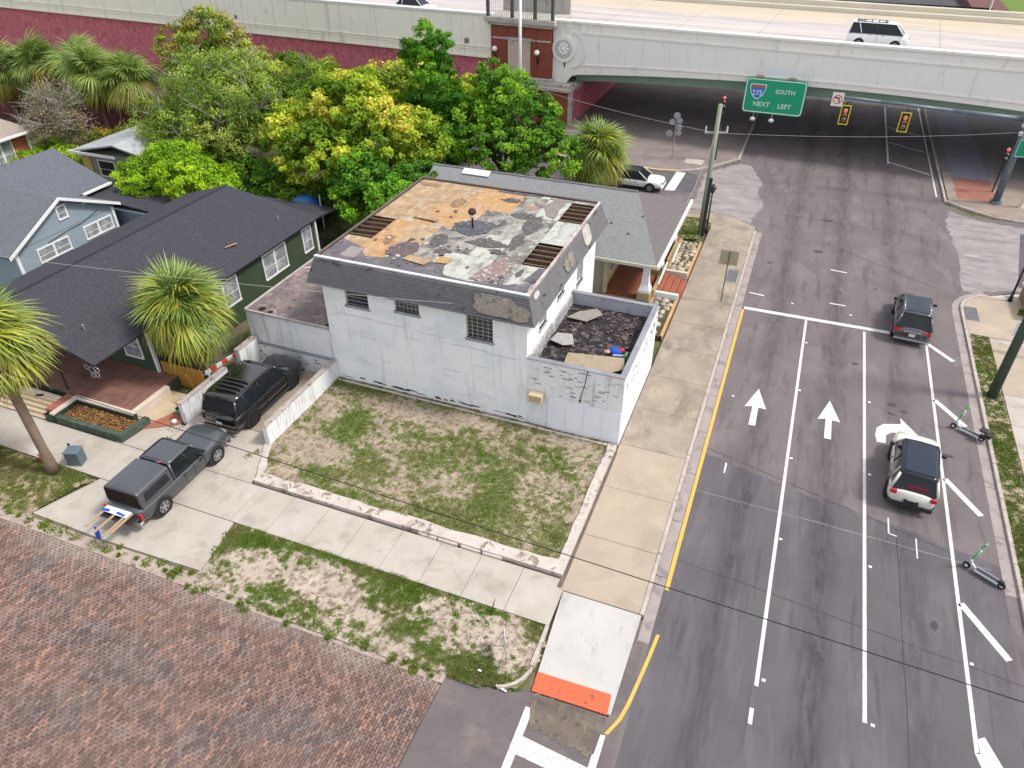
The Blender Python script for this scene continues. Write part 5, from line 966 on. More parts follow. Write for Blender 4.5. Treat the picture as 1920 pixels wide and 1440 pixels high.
# columns below the deck, right-hand side
for u0,v in ((30,3),):
    pass
# far ground past the overpass
far=struct(MB().prism([(-120,112),(150,96),(150,310),(-120,310)],-.06,-.03).build('far_car_park',M('far_asphalt',(.06,.06,.065),(.09,.085,.09),.15,.9)))
struct(MB().prism([(27.5,150),(70,140),(70,300),(31,300)],-.03,-.01).build('far_lawn',M('lawn_green',(.10,.18,.03),(.13,.2,.05),.4,.9)))
fwl=thing('far_red_wall','dark red low wall at the edge of the far car park beyond the overpass','wall',(25,160,0)); MB().box(22,27.4,150,175,0,1.2).build('wall_body',M('far_red',(.14,.07,.06)),fwl,world=True)
dark=thing('far_dark_fence','long dark fence beyond the overpass at the top of the photo','fence',(8,150,0)); 
for k in range(10): MB().box(-12+k*3.6,-12+k*3.6+3.5,148,148.1,0,2.2).build('panel',M('far_fence_dark',(.035,.033,.04)),dark,world=True)
fp=thing('far_lamp_post','pale lamp post beyond the overpass in the top right corner','lamp post',(22.3,140,0)); MB().cyl((0,0,0),(0,0,9),.14,.1,8).build('pole',conc_w,fp)
# ================================================================== VEHICLES
def interp(t,tab):
    xs=[a for a,_ in tab]; ys=[b for _,b in tab]; return float(np.interp(t,xs,ys))
def loft(sections,closed=True):
    m=MB(); n=len(sections[0])
    for s in sections: m.v+=[tuple(map(float,p)) for p in s]
    for k in range(len(sections)-1):
        for i in range(n): m.f.append((k*n+i,k*n+(i+1)%n,(k+1)*n+(i+1)%n,(k+1)*n+i))
    m.f.append(tuple(range(n-1,-1,-1))); m.f.append(tuple(range((len(sections)-1)*n,len(sections)*n))); m.mi=[0]*len(m.f); return m
def sect(y,w,zb,zt,e=4.5,n=28,tuck=.06,crown=.03):
    out=[]; zc=(zb+zt)/2; hz=(zt-zb)/2
    for i in range(n):
        t=2*math.pi*i/n; c,s=math.cos(t),math.sin(t); x=w*math.copysign(abs(c)**(2/e),c); z=hz*math.copysign(abs(s)**(2/e),s)
        k=1-(tuck if z<0 else tuck*.8)*abs(z/hz)**2; out.append((x*k,y,zc+z+(crown*(1-(x/w)**2) if z>0 else 0)))
    return out
rim_mat=M('alloy_rim',(.45,.46,.47),rough=.3,metal=.8); rim_dark=M('dark_rim',(.03,.03,.032),rough=.3,metal=.5)
headl=M('headlight_smoke',(.22,.23,.25),rough=.12)
red_lens=M('red_lens',(.45,.012,.015),rough=.25); white_lens=M('headlight_lens',(.6,.62,.65),rough=.15); chrome=M('chrome_trim',(.5,.5,.52),rough=.2,metal=.9); plate_m=M('plate_white',(.6,.62,.58),rough=.5); trimb=M('black_trim',(.018,.018,.02),rough=.5)
def car(name,label,cat,loc,rz,L,Wd,Ht,paint,hood,belt,cab,roofm=None,wb=2.7,wr=.34,rim=None,rear=None,group=None,sunroof=False,rails=None,lower=True,top_y=None,fw=.74,deck=None,nose=.0):
    """hood: height of bonnet at the front, belt: shoulder height, cab=(y0 rear glass bottom,y1 rear roof,y2 front roof,y3 windscreen bottom)"""
    t=thing(name,label,cat,loc,rz,group); h=L/2; w=Wd/2; S_=[]; rim=rim or rim_mat
    ys=[-h,-h+.05,-h+.16,-h+.4,-h+.9,-wb/2,0,wb/2-.5,wb/2,h-.75,h-.4,h-.16,h-.05,h]
    for y in ys:
        d=min(y+h,h-y); k=interp(d,[(0,.80),(.05,.87),(.16,.94),(.4,.985),(.9,1.)]); zb=interp(d,[(0,.42),(.1,.34),(.4,.27),(1,.25)])
        if y>cab[3]-.1: zt=interp(y,[(cab[3]-.1,belt),(h-.5,hood+.03),(h-.15,hood-.05),(h-.04,hood-.16),(h,hood-.28)])
        else: zt=interp(y,[(-h,belt-.22 if not rear else belt-.06),(-h+.08,belt-.05),(-h+.3,belt),(0,belt)])
        if deck and y<cab[0]: zt=min(zt,deck)
        S_.append(sect(y,w*k,zb,zt))
    loft(S_).build('body',paint,t,True)
    # greenhouse: glass volume with painted roof and pillars
    a,b,c,d=cab; gw=w*.94; rw=w*fw; zr=Ht-.035
    ng=[]
    def ring(y,wd,z): return (y,wd,z)
    gl=[(a,belt-.04,b),(d,belt-.04,c)]
    G_=MB(); P=[(-gw,a,belt-.05),(gw,a,belt-.05),(gw,d,belt-.05),(-gw,d,belt-.05),(-rw,b,zr),(rw,b,zr),(rw,c,zr),(-rw,c,zr)]
    G_.add(P,[(4,5,6,7),(0,1,5,4),(1,2,6,5),(2,3,7,6),(3,0,4,7)]); G_.build('window_glass',dark_glass,t,bevel=.04)
    # roof skin, curved
    rs=[]
    for i in range(9):
        s=i/8; y=b-.05+(c-b+.1)*s; e_=math.sin(math.pi*min(max(s,0.06),.94)); rs.append([(x*(rw+.035)*(.93 if i in(0,8) else 1),y,zr+.045*(1-x*x)*.9+.02*e_) for x in np.linspace(-1,1,9)]+[(x*(rw+.035)*(.93 if i in(0,8) else 1),y,zr-.02) for x in np.linspace(1,-1,9)])
    loft(rs).build('roof',roofm or paint,t,True)
    def pil(p0,p1,r=.05,mt=paint,nm='pillar'):
        MB().tube([p0,p1],r,6).build(nm,mt,t,True)
    for sx in (-1,1):
        pil((sx*gw*.99,a+.03,belt-.03),(sx*rw,b,zr-.01),.06); pil((sx*gw*.99,d-.04,belt-.03),(sx*rw,c,zr-.01),.04)
        ym=(a+d)/2; yb=(b+c)/2
        pil((sx*(gw-.005),ym+.15,belt-.03),(sx*(rw+.0),yb+.1,zr),.032,trimb)
        if (d-a)>2.7: pil((sx*(gw-.005),a+(d-a)*.24,belt-.03),(sx*rw,b+(c-b)*.17,zr),.035,paint)
        # side mirror
        MB().obox((sx*(w+.09),d-.42,belt+.10),(.2,.12,.15),0).build('side_mirror',trimb if paint is not MATS.get('x') else paint,t,bevel=.03)
        MB().obox((sx*(w*.995),ym+.55,belt-.16),(.03,.16,.03)).obox((sx*(w*.995),ym-.45,belt-.16),(.03,.16,.03)).build('door_handle',chrome if rails=='chrome' else trimb,t)
        # door seams
        m=MB(); 
        for yy in (d-.25,ym+.1,a+(d-a)*.26): m.box(sx*(w*1.0)-.004,sx*(w*1.0)+.004,yy-.008,yy+.008,.38,belt-.1)
        m.build('door_seam',trimb,t)
        if rails: MB().tube([(sx*(rw-.04),b+.15,zr+.06),(sx*(rw-.04),b+.3,zr+.10),(sx*(rw-.04),c-.3,zr+.10),(sx*(rw-.04),c-.15,zr+.06)],.02,6).build('roof_rail',chrome if rails=='chrome' else trimb,t,True)
        for y in (-wb/2,wb/2):
            MB().cyl((sx*(w-.17),y,wr),(sx*(w+.004),y,wr),wr+.085,wr+.085,24).build('wheel_arch',trimb,t)
            whl=MB().cyl((sx*(w-.22),y,wr),(sx*(w+.01),y,wr),wr,wr,24).cyl((sx*(w+.01),y,wr),(sx*(w+.028),y,wr),wr,wr-.03,24).build('wheel',rubber,t,False)
            rb=MB().cyl((sx*(w+.0),y,wr),(sx*(w+.031),y,wr),wr*.66,wr*.64,20).build('rim',trimb,None); rb.parent=whl
            sp=MB()
            for k in range(6): q=2*math.pi*k/6; sp.obox((sx*(w+.036),y+wr*.34*math.sin(q),wr+wr*.34*math.cos(q)),(.02,.07,wr*.58),0,-q)
            sp.cyl((sx*(w+.03),y,wr),(sx*(w+.05),y,wr),.06,.05,10)
            for k in range(16):
                q0=2*math.pi*k/16;q1=2*math.pi*(k+1)/16;R0,R1=wr*.6,wr*.67;X=sx*(w+.034); sp.add([(X,y+R0*math.sin(q0),wr+R0*math.cos(q0)),(X,y+R1*math.sin(q0),wr+R1*math.cos(q0)),(X,y+R1*math.sin(q1),wr+R1*math.cos(q1)),(X,y+R0*math.sin(q1),wr+R0*math.cos(q1))],[(0,1,2,3)])
            so_=sp.build('spokes',rim,None); so_.parent=whl
    # bumpers, lights, plate
    MB().bbox(-w*.9,w*.9,-h-.03,-h+.12,.3,.52,.04).build('rear_bumper',trimb if lower else paint,t); MB().bbox(-w*.86,w*.86,h-.1,h+.03,.28,.5,.04).build('front_bumper',trimb if lower else paint,t)
    MB().bbox(-w*.55,w*.55,h-.06,h+.015,.52,hood-.24,.02).build('grille',trimb,t)
    for sx in (-1,1): MB().obox((sx*w*.68,h-.085,hood-.19),(w*.34,.14,.13),-sx*.18).build('headlight',headl,t,bevel=.03)
    MB().box(-.16,.16,-h-.045,-h-.02,.60,.76).build('number_plate',plate_m,t)
    if sunroof:
        MB().add([(-rw*.8,b+.15,zr+.075),(rw*.8,b+.15,zr+.075),(rw*.8,c-.12,zr+.075),(-rw*.8,c-.12,zr+.075),(-rw*.8,b+.15,zr+.03),(rw*.8,b+.15,zr+.03),(rw*.8,c-.12,zr+.03),(-rw*.8,c-.12,zr+.03)],[(0,1,2,3),(0,4,5,1),(1,5,6,2),(2,6,7,3),(3,7,4,0)]).build('sunroof',M('sky_glass',(.010,.016,.03),(.02,.03,.05),1.5,.22,spec=.35),t)
    for sx in (-1,1):                                 # wipers and windscreen base
        MB().obox((sx*w*.3,d+.02,belt+.0),(w*.62,.025,.02),sx*.12).build('wiper',trimb,t)
    return t
pm=lambda n,c,r=.3,co=.7,me=.0,sp=.5: M(n,c,tuple(min(1,x*1.08) for x in c),.8,r,coat=co,metal=me,spec=sp)
# pale suv in the right lane
pv=car('suv','cream white small suv with black roof in the right turn lane','suv',(7.48,27.85,0),R(-5),4.35,1.86,1.72,pm('paint_cream',(.60,.58,.51)),1.02,1.08,(-2.08,-1.78,.55,1.12),M('roof_gloss_black',(.012,.014,.018),rough=.2,spec=.4),2.65,.36,rim_dark,rear=True,sunroof=True)
for sx in (-1,1): MB().bbox(sx*.74-.12,sx*.74+.12,-2.20,-2.10,.86,1.04,.03).build('tail_light',red_lens,pv)
MB().box(-.30,.45,-2.02,-1.99,1.18,1.30).build('rear_sticker',M('sticker_red',(.20,.02,.04)),pv); MB().tube([(.05,-2.03,1.2),(.45,-1.9,1.42)],.012,5).build('rear_wiper',trimb,pv); MB().bbox(-.28,.28,-2.24,-2.17,.50,.70,.01).build('plate_recess',trimb,pv)
# dark suv at the stop line
dv=car('suv','dark green grey suv with sunroof stopping at the white line','suv',(8.05,41.85,0),R(-3.5),4.65,1.9,1.68,pm('paint_gunmetal',(.030,.040,.042),.25,1.),.98,1.02,(-2.2,-1.62,.55,1.3),None,2.72,.35,rim_mat,rear=False,sunroof=True,rails='chrome',lower=False)
for sx in (-1,1): MB().add([(sx*.88,-2.25,.98),(sx*.40,-2.30,.90),(sx*.40,-2.33,.80),(sx*.92,-2.28,.74),(sx*.93,-2.0,.98),(sx*.93,-2.0,.80)],[(0,1,2,3),(0,3,5,4)]).build('tail_light',red_lens,dv)
MB().bbox(-.45,.45,-2.345,-2.28,.82,.87,.01).build('chrome_strip',chrome,dv); MB().bbox(-.85,.85,-2.37,-2.3,.33,.42,.02).build('bumper_trim',chrome,dv)
# black suv in the bay
bv=car('suv','large glossy black suv parked between the two white walls','suv',(-22.35,22.2,.10),R(1),5.5,2.05,1.92,pm('paint_black',(.008,.008,.009),.12,1.),1.12,1.15,(-2.62,-2.35,.6,1.4),None,3.25,.42,rim_dark,rear=True,rails='black',lower=False,sunroof=False,fw=.82)
for sx in (-1,1): MB().bbox(sx*.86-.06,sx*.86+.06,-2.77,-2.66,.74,1.08,.02).build('tail_light',M('smoked_red',(.012,.008,.008),rough=.2),bv)
for k in range(4): MB().bbox(-.6,.6,-1.9+k*.28,-1.8+k*.28,1.99,2.03,.01).build('roof_bar',trimb,bv)
MB().bbox(-.9,.9,-2.80,-2.77,.62,.67,.01).build('chrome_strip',chrome,bv)
for sx in (-1,1): MB().bbox(sx*.99-.12,sx*.99+.09,-1.2,1.2,.3,.36,.02).build('running_board',trimb,bv)
# grey pickup with canopy
gp_=pm('paint_grey_metal',(.055,.061,.070),.30,.6,.2)
tv=car('pickup_truck','grey pickup truck with bed canopy open at the back and lumber sticking out','pickup truck',(-22.1,16.15,.10),R(1.5),5.5,1.92,1.78,gp_,1.12,1.06,(-.75,-.62,.62,1.22),None,3.35,.39,rim_mat,rear=True,lower=False)
# canopy over the bed
cs=[]
for y in (-2.55,-2.5,-1.6,-.85,-.8):
    w0=.92; w1=.80 if y not in (-2.55,) else .78; top=1.80 if y!=-2.55 else 1.77
    cs.append([(-w0,y,1.0),(w0,y,1.0),(w0,y,1.12),(w1+.04,y,top-.10),(w1-.04,y,top-.02),(w1*.5,y,top+.02),(0,y,top+.03),(-w1*.5,y,top+.02),(-w1+.04,y,top-.02),(-w1-.04,y,top-.10),(-w0,y,1.12)])
loft(cs).build('canopy',gp_,tv,False,bevel=.02)
for sx in (-1,1): MB().ext([(sx*.915,-2.3,1.22),(sx*.915,-.95,1.22),(sx*.862,-1.0,1.58),(sx*.862,-2.25,1.58)],(sx*.012,0,0)).build('canopy_window',dark_glass,tv)
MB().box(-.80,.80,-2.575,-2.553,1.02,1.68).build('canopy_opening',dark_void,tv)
MB().bbox(-.86,.86,-3.2,-2.66,.70,.76,.015).build('tailgate',trimb,tv); MB().bbox(-.9,.9,-2.9,-2.72,.38,.52,.03).build('step_bumper',chrome,tv)
for sx in (-1,1): MB().bbox(sx*.88-.07,sx*.88+.07,-2.78,-2.70,.62,.92,.02).build('tail_light',red_lens,tv)
for x in (.55,.42): MB().obox((x*.8,-.72,1.84),(.20,.03,.02),.6).build('roof_sticker',M('sticker_pink',(.35,.1,.16)),tv)
lm=M('lumber_tan',(.40,.30,.19),(.33,.24,.15),5,.8)
for k,(x,rz_,ln) in enumerate(((-.62,.02,2.6),(-.05,-.03,3.0),(.42,.015,2.8),(.58,-.01,2.3))):
    o=thing('lumber_plank','plank sticking out of the grey pickup, '+('nearest the planter','longest, beside the blue rag','right of the blue rag','nearest the driver side rear light')[k],'plank',(-22.1+x,12.95,.95),rz_,'planks in the grey pickup'); MB().bbox(-.05,.05,-ln*.28,ln*.6,-.02,.02,.004).build('board',lm,o)
wp=thing('white_board','white plastic covered board lying on the tailgate of the grey pickup','board',(-22.15,13.1,.99)); MB().bbox(-.62,.62,-.02,.32,0,.03,.008).build('board_body',trim,wp); MB().obox((-.45,.04,.055),(.35,.10,.04),.1).build('blue_wrap',blue,wp); MB().obox((.3,.06,.055),(.4,.08,.04),-.1).build('blue_wrap',blue,wp)
fl=thing('blue_rag','bright blue and white flag hanging from the planks behind the pickup','flag',(-22.35,12.35,.92)); MB().ext([(-.08,0,.02),(.10,-.02,.02),(.18,-.10,-.45),(.05,-.14,-.60),(-.12,-.08,-.35)],(.0,.02,.01)).build('blue_cloth',blue,fl); MB().ext([(-.12,.03,.0),(.12,.02,.0),(.14,-.05,-.62),(-.14,-.02,-.5)],(0,.012,0)).build('white_cloth',trim,fl)
# white van on the overpass and the pale car behind the parapet
def on_deck(u,v,z): p=Matrix.Translation((-24.2,72,0))@Matrix.Rotation(R(-4),4,'Z')@Vector((u,v,z)); return tuple(p)
vn=car('van','white passenger van with black side windows driving on the overpass','van',on_deck(28.2,4.6,8.6),R(-94),4.9,1.9,1.98,pm('paint_white',(.72,.73,.73),.35,.5),1.14,1.20,(-2.40,-2.28,1.20,1.95),None,2.85,.35,rim_mat,rear=True,lower=False)
for k in range(5): MB().bbox(-.62,.62,-1.9+k*.55,-1.82+k*.55,2.0,2.05,.01).build('rack_bar',trimb,vn)
MB().bbox(-.60,.60,-1.95,.5,1.985,1.999,.005).build('roof_panel',M('rack_grey',(.12,.12,.13)),vn)
car('car','white car mostly cut off by the top edge of the photo above the red wall','car',on_deck(-16.3,1.95,8.6),R(-94),4.5,1.85,1.6,MATS['paint_white'],.95,1.0,(-2.0,-1.5,.4,1.2),None,2.7,.34,rim_mat,lower=False)
# white car waiting in the side street, cars behind the maroon wall
car('car','white sedan with dark windows waiting in the side street behind the shaggy palm','car',(-11.9,57.7,0),R(-90),4.6,1.85,1.5,MATS['paint_white'],.92,.95,(-1.9,-1.2,.35,1.15),M('roof_gloss_black',(.02,.025,.035)),2.7,.34,rim_mat,lower=False)
for k,(x,y_) in enumerate(((-76,61.5),(-71.5,61.2))): car('car','white car parked behind the maroon fence, '+('beside the palm trunks' if k else 'at the left of the pair'),'car',(x,y_,0),R(-90),4.6,1.85,1.5,MATS['paint_white'],.92,.95,(-1.9,-1.2,.35,1.15),None,2.7,.34,rim_mat,lower=False,group='cars behind the maroon fence')
# ---- electric scooters
grn_s=M('scooter_green',(.06,.50,.08),rough=.4); wht_s=M('scooter_white',(.55,.58,.62),rough=.4)
def scooter(label,loc,rz,lean,basket=False):
    t=thing('electric_scooter',label,'scooter',loc,rz,'green and white rental scooters by the right kerb'); t.rotation_euler=(R(lean),0,rz)
    MB().bbox(-.09,.09,-.42,.30,.13,.19,.02).build('deck',trimb,t); MB().bbox(-.105,-.09,-.42,.30,.13,.205,.004).bbox(.09,.105,-.42,.30,.13,.205,.004).build('deck_edge',wht_s,t)
    MB().bbox(-.06,.06,-.56,-.40,.14,.30,.02).build('mudguard',trimb,t)
    for y in (-.52,.56):
        w=MB().cyl((-.035,y,.115),(.035,y,.115),.115,.115,16).build('wheel',rubber,t); r=MB().cyl((-.038,y,.115),(.038,y,.115),.06,.06,10).build('hub',wht_s,None); r.parent=w
    MB().tube([(0,.30,.17),(0,.48,.32),(0,.50,.45)],.045,8).build('neck',wht_s,t,True)
    MB().tube([(0,.50,.42),(0,.40,1.12)],.028,8).build('stem',grn_s,t,True)
    MB().tube([(-.24,.36,1.14),(0,.40,1.12),(.24,.36,1.14)],.018,6).build('handlebar',trimb,t); MB().tube([(-.27,.355,1.14),(-.15,.38,1.13)],.026,6).tube([(.27,.355,1.14),(.15,.38,1.13)],.026,6).build('grip',grn_s,t)
    MB().bbox(-.04,.04,.36,.43,.80,.98,.01).build('display',wht_s,t)
    if basket: MB().bbox(-.15,.15,-.62,-.35,.50,.58,.03).build('seat',trimb,t,); MB().tube([(0,-.40,.18),(0,-.48,.52)],.025,6).build('seat_post',wht_s,t); MB().bbox(-.13,.13,-.80,-.58,.30,.46,.01).build('rear_basket',trimb,t)
    t.scale=(1.18,1.18,1.12); return t
scooter('electric scooter with seat and black rear basket across the gutter by the upper stripes',(10.15,32.2,0),R(62),0,True)
scooter('electric scooter without seat standing alone on asphalt near the lower hatch stripe',(9.85,23.1,0),R(60),0)
# ================================================================== STREET FURNITURE
pole_green=M('pole_green',(.10,.13,.095),(.13,.155,.12),1.,.6); 
def mpole(name,label,cat,x,y,h,r0,r1,mat): 
    t=thing(name,label,cat,(x,y,0)); MB().cyl((0,0,0),(0,0,h),r0,r1,14).build('pole',mat,t,True); return t
up=mpole('utility_pole','thick dark green utility pole on the grass strip by the right pavement','utility pole',11.55,35.8,10.5,.24,.17,M('pole_dark_green',(.05,.075,.055),(.07,.095,.07),1.5,.7)); MB().cyl((0,0,0),(0,0,.12),.36,.34,14).build('base_plate',M('pole_base',(.10,.09,.08)),up)
lp=mpole('utility_pole','tall pale green pole with insulators by the corner grass past the bungalow','utility pole',-5.3,49.85,9.1,.20,.14,M('pole_pale_green',(.22,.25,.18),(.28,.31,.24),1.2,.7))
MB().obox((0,0,7.3),(1.5,.1,.1),.35).build('cross_arm',steel,lp); 
for x in (-.65,.65): MB().cyl((x,x*.36,7.3),(x,x*.36,7.7),.06,.05,8).build('insulator',M('insulator_pale',(.55,.55,.55)),lp)
MB().obox((.18,-.1,2.2),(.2,.18,4.2),0).build('cable_riser',M('riser_dark',(.04,.05,.04)),lp)
# black acorn street lamp by the pole and one at the right corner
def lamp(label,x,y,h):
    t=thing('street_lamp',label,'street lamp',(x,y,.1)); MB().cyl((0,0,0),(0,0,.5),.14,.08,12).cyl((0,0,.5),(0,0,h),.065,.05,10).build('post',black_metal,t,True)
    MB().cyl((0,0,h),(0,0,h+.35),.11,.24,10).cyl((0,0,h+.35),(0,0,h+.5),.24,.10,10).sph((0,0,h+.55),.09,8,6).build('lantern',M('lantern_black',(.03,.03,.035),rough=.3),t,True); return t
lamp('black street lamp close beside the pale green utility pole',-4.95,50.3,3.0); lamp('black street lamp on the corner by the brown planter',13.8,46.95,4.3)
# sign seen from behind
sg=thing('street_sign','blank tan back of a square road sign on a post in the pavement','road sign',(-2.46,40.6,.1)); MB().cyl((0,0,0),(0,0,3.35),.035,.035,8).build('post',M('post_rust',(.16,.13,.1)),sg); MB().bbox(-.52,.52,.03,.05,2.45,3.35,.004).build('sign_plate',M('sign_back_tan',(.32,.28,.19),(.36,.31,.22),4,.6),sg)
# pedestrian / warning sign cluster on the far corner
sc=thing('sign_cluster','thin pole with several round and square signs seen from behind beside the underpass','road sign',(-10.4,65.2,.1)); MB().cyl((0,0,0),(0,0,3.6),.05,.04,8).build('post',steel,sc)
for x,z,r in ((-.35,3.2,.26),(.28,3.35,.26),(0,3.75,.3),(-.5,2.2,.3),(.32,2.3,.24),(.3,2.8,.26)): MB().cyl((x,-.08,z),(x,-.05,z),r,r,12).build('sign_disc',M('disc_grey',(.40,.42,.45),(.3,.32,.35),3,.4,metal=.3),sc)
# traffic signals
def signal(parent,loc,rz=0,lit='red',yellow=True,name='signal_head'):
    L_=Vector(loc); h=MB(); h.bbox(-.17,.17,-.16,.10,-.52,.52,.03); o=h.build(name,M('signal_black',(.03,.03,.028),rough=.5) if not yellow else M('signal_dark_yellow',(.12,.09,.015),rough=.5),parent,loc=L_); o.rotation_euler=(0,0,rz)
    if yellow:
        b=MB().box(-.36,.36,.0,.02,-.74,-.66).box(-.36,.36,.0,.02,.66,.74).box(-.36,-.28,.0,.02,-.66,.66).box(.28,.36,.0,.02,-.66,.66).build('yellow_border',M('border_yellow',(.75,.58,.03),rough=.5),None); b.parent=o
        p=MB().box(-.28,.28,.022,.03,-.66,.66).build('backplate',M('signal_black',(.03,.03,.028)),None); p.parent=o
    for k,c in enumerate(((.55,.03,.03),(.14,.06,.03),(.12,.10,.09))):
        z=.34-.34*k; q=MB().cyl((0,-.175,z),(0,-.162,z),.125,.125,14).build('lens',M('lens_%s'%('red','dark','off')[k],c,rough=.3,emit=(*( (1,.08,.08) if k==0 else c),0.45 if k==0 else 0)),None); q.parent=o
        v=MB(); 
        for i in range(8):
            t0=R(i*22.5);t1=R((i+1)*22.5); v.add([(.145*math.cos(t0),-.16,z+.145*math.sin(t0)),(.145*math.cos(t1),-.16,z+.145*math.sin(t1)),(.14*math.cos(t1),-.36,z+.14*math.sin(t1)),(.14*math.cos(t0),-.36,z+.14*math.sin(t0))],[(0,1,2,3)])
        v=v.build('visor',M('visor_pale',(.35,.33,.32) if yellow else (.04,.04,.04),rough=.5) if k!=1 else MATS['visor_pale'],None); v.parent=o
    return o
MA=thing('signal_mast','slate blue mast pole with a long horizontal arm holding signals and a small sign','traffic signal mast',(15.0,63.8,.1))
slate=M('mast_slate',(.085,.12,.15),(.12,.16,.19),1.6,.5,blot=[((.3,.34,.36),2.,.62,.7,.5)]); slate2=M('arm_slate',(.10,.135,.17),(.13,.17,.2),1.6,.4)
MB().cyl((0,0,0),(0,0,7.4),.27,.19,14).build('pole',slate,MA,True); MB().cyl((0,0,0),(0,0,.25),.42,.4,12).build('base',slate,MA)
MB().tube([(0,0,6.35),(-5,0,6.5),(-10,0,6.68),(-13.6,0,6.82)],[.17,.14,.11,.07],12).build('arm',slate2,MA,True)
MB().obox((-.1,-.3,6.5),(.5,.35,.35)).build('arm_bracket',M('bracket_pale',(.5,.5,.5)),MA); 
for z in (5.9,5.3): MB().bbox(-.35,-.1,-.45,-.2,z,z+.25).build('bracket',MATS['bracket_pale'],MA)
# a small round sign with the no-left-turn symbol
ns=thing('no_turn_sign','white square sign with a red no left turn symbol on the mast arm','road sign',(1.95,63.6,6.72)); MB().bbox(-.42,.42,-.03,0,-.5,.5,.004).build('sign_plate',M('sign_white',(.75,.70,.66),rough=.5),ns)
r_=MB()
for i in range(24):
    t0=2*math.pi*i/24;t1=2*math.pi*(i+1)/24; r_.ext([(a*math.cos(t),-.036,a*math.sin(t)) for a,t in ((.27,t0),(.34,t0),(.34,t1),(.27,t1))],(0,.005,0))
r_.obox((0,-.045,0),(.06,.004,.6),0,0,R(-45)); r_.build('red_ring',M('sign_red',(.6,.06,.03),rough=.5),ns)
bk_=MB().box(.08,.15,-.034,-.031,-.22,.1).box(-.12,.15,-.034,-.031,.1,.17).add([(-.12,-.034,.24),(-.12,-.034,.03),(-.26,-.034,.135)],[(0,1,2)]).build('black_arrow',M('sign_black',(.02,.02,.02)),ns)
for k,x in enumerate((2.72,7.0)):
    t=thing('traffic_signal','yellow bordered traffic signal on the mast arm, '+('beside the no left turn sign' if k==0 else 'farther from the small sign'),'traffic signal',(x,63.6,5.62 if k==0 else 5.5),0,'signals on the mast arm'); signal(t,(0,0,0)); MB().cyl((0,.08,.5),(0,.14,1.0),.04,.04,6).build('hanger',black_metal,t)
# black pole signal by the underpass corner
ps=thing('corner_signal','slim black signal on a post with a red light beside the pale green pole','traffic signal',(-6.75,66.2,.12)); MB().cyl((0,0,0),(0,0,4.2),.08,.07,10).build('post',M('post_brown',(.09,.08,.07)),ps); signal(ps,(0,-.1,5.0),0,yellow=False); MB().obox((.0,-.1,3.6),(.3,.3,.9)).build('control_box',black_metal,ps)
# white signal cluster near the right mast
p3=thing('side_signal','black and white pedestrian signal with a red light beside the slate mast','traffic signal',(15.1,66.4,.12)); MB().cyl((0,0,0),(0,0,2.6),.06,.06,8).build('post',black_metal,p3); signal(p3,(0,-.1,3.1),R(-20),yellow=False)
wpz=mpole('white_post','plain white post standing right of the slate mast','post',16.7,63.6,5.2,.10,.08,trim); MB().cyl((0,0,0),(0,0,.4),.26,.13,10).build('base',cream,wpz)
gs=thing('green_street_sign','green street name board hanging by the slate mast at the right edge','road sign',(14.95,63.3,4.6)); MB().bbox(-.1,1.6,-.02,0,-.7,.6,.004).build('sign_plate',M('sign_green',(.0,.27,.14),rough=.45),gs); MB().box(-.07,-.04,-.025,-.021,-.66,.56).box(-.04,1.5,-.025,-.021,-.66,-.62).box(-.04,1.5,-.025,-.021,.52,.56).build('border',trim,gs);
# big green highway sign mounted on the overpass beam
hs=thing('highway_sign','large green highway sign with 275 shield and white lettering on the white beam','highway sign',on_deck(21.3,-.75,4.95),R(-1.5))
def rrect(w,h,r,n=5):
    return [(sx*(w-r)+r*math.cos(a),sz*(h-r)+r*math.sin(a)) for sx,sz,a0 in ((1,1,0),(-1,1,90),(-1,-1,180),(1,-1,270)) for a in [R(a0+90*i/n) for i in range(n+1)]]
sgreen=M('sign_green_big',(.0,.33,.165),(.0,.30,.15),1.2,.5); wl=M('sign_lettering',(.80,.85,.80),rough=.5)
p=rrect(2.55,1.45,.32); MB().ext([(a,0,b) for a,b in p],(0,.06,0)).build('sign_plate',sgreen,hs)
m=MB(); q0=rrect(2.49,1.39,.28);q1=rrect(2.42,1.32,.24)
for i in range(len(q0)):
    j=(i+1)%len(q0); m.add([(q0[i][0],-.006,q0[i][1]),(q0[j][0],-.006,q0[j][1]),(q1[j][0],-.006,q1[j][1]),(q1[i][0],-.006,q1[i][1])],[(0,1,2,3)])
m.build('border',wl,hs)
shd=[(-.62,.42),(-.55,.50),(-.3,.47),(0,.52),(.3,.47),(.55,.50),(.62,.42),(.60,.1),(.45,-.3),(.2,-.55),(0,-.66),(-.2,-.55),(-.45,-.3),(-.60,.1)]
o=MB().ext([(a*1.1-1.45,-.012,b*1.12+.42) for a,b in shd],(0,.008,0)).build('shield_edge',wl,hs); MB().ext([(a-1.45,-.02,b+.42) for a,b in shd],(0,.007,0)).build('shield',M('shield_blue',(.02,.16,.55),rough=.5),hs)
MB().ext([(a-1.45,-.03,b+.42) for a,b in [(-.6,.25),(.6,.25),(.62,.42),(.55,.5),(.3,.47),(0,.52),(-.3,.47),(-.55,.5),(-.62,.42)]],(0,.007,0)).build('shield_top',M('shield_red',(.42,.10,.07),rough=.5),hs)
text('275',.60,wl,hs,(-1.45,-.03,.22),(R(90),0,0)); text('SOUTH',.50,wl,hs,(.85,-.012,.45),(R(90),0,0)); text('NEXT',.56,wl,hs,(-.95,-.012,-.70),(R(90),0,0)); text('LEFT',.56,wl,hs,(1.0,-.012,-.74),(R(90),0,0))
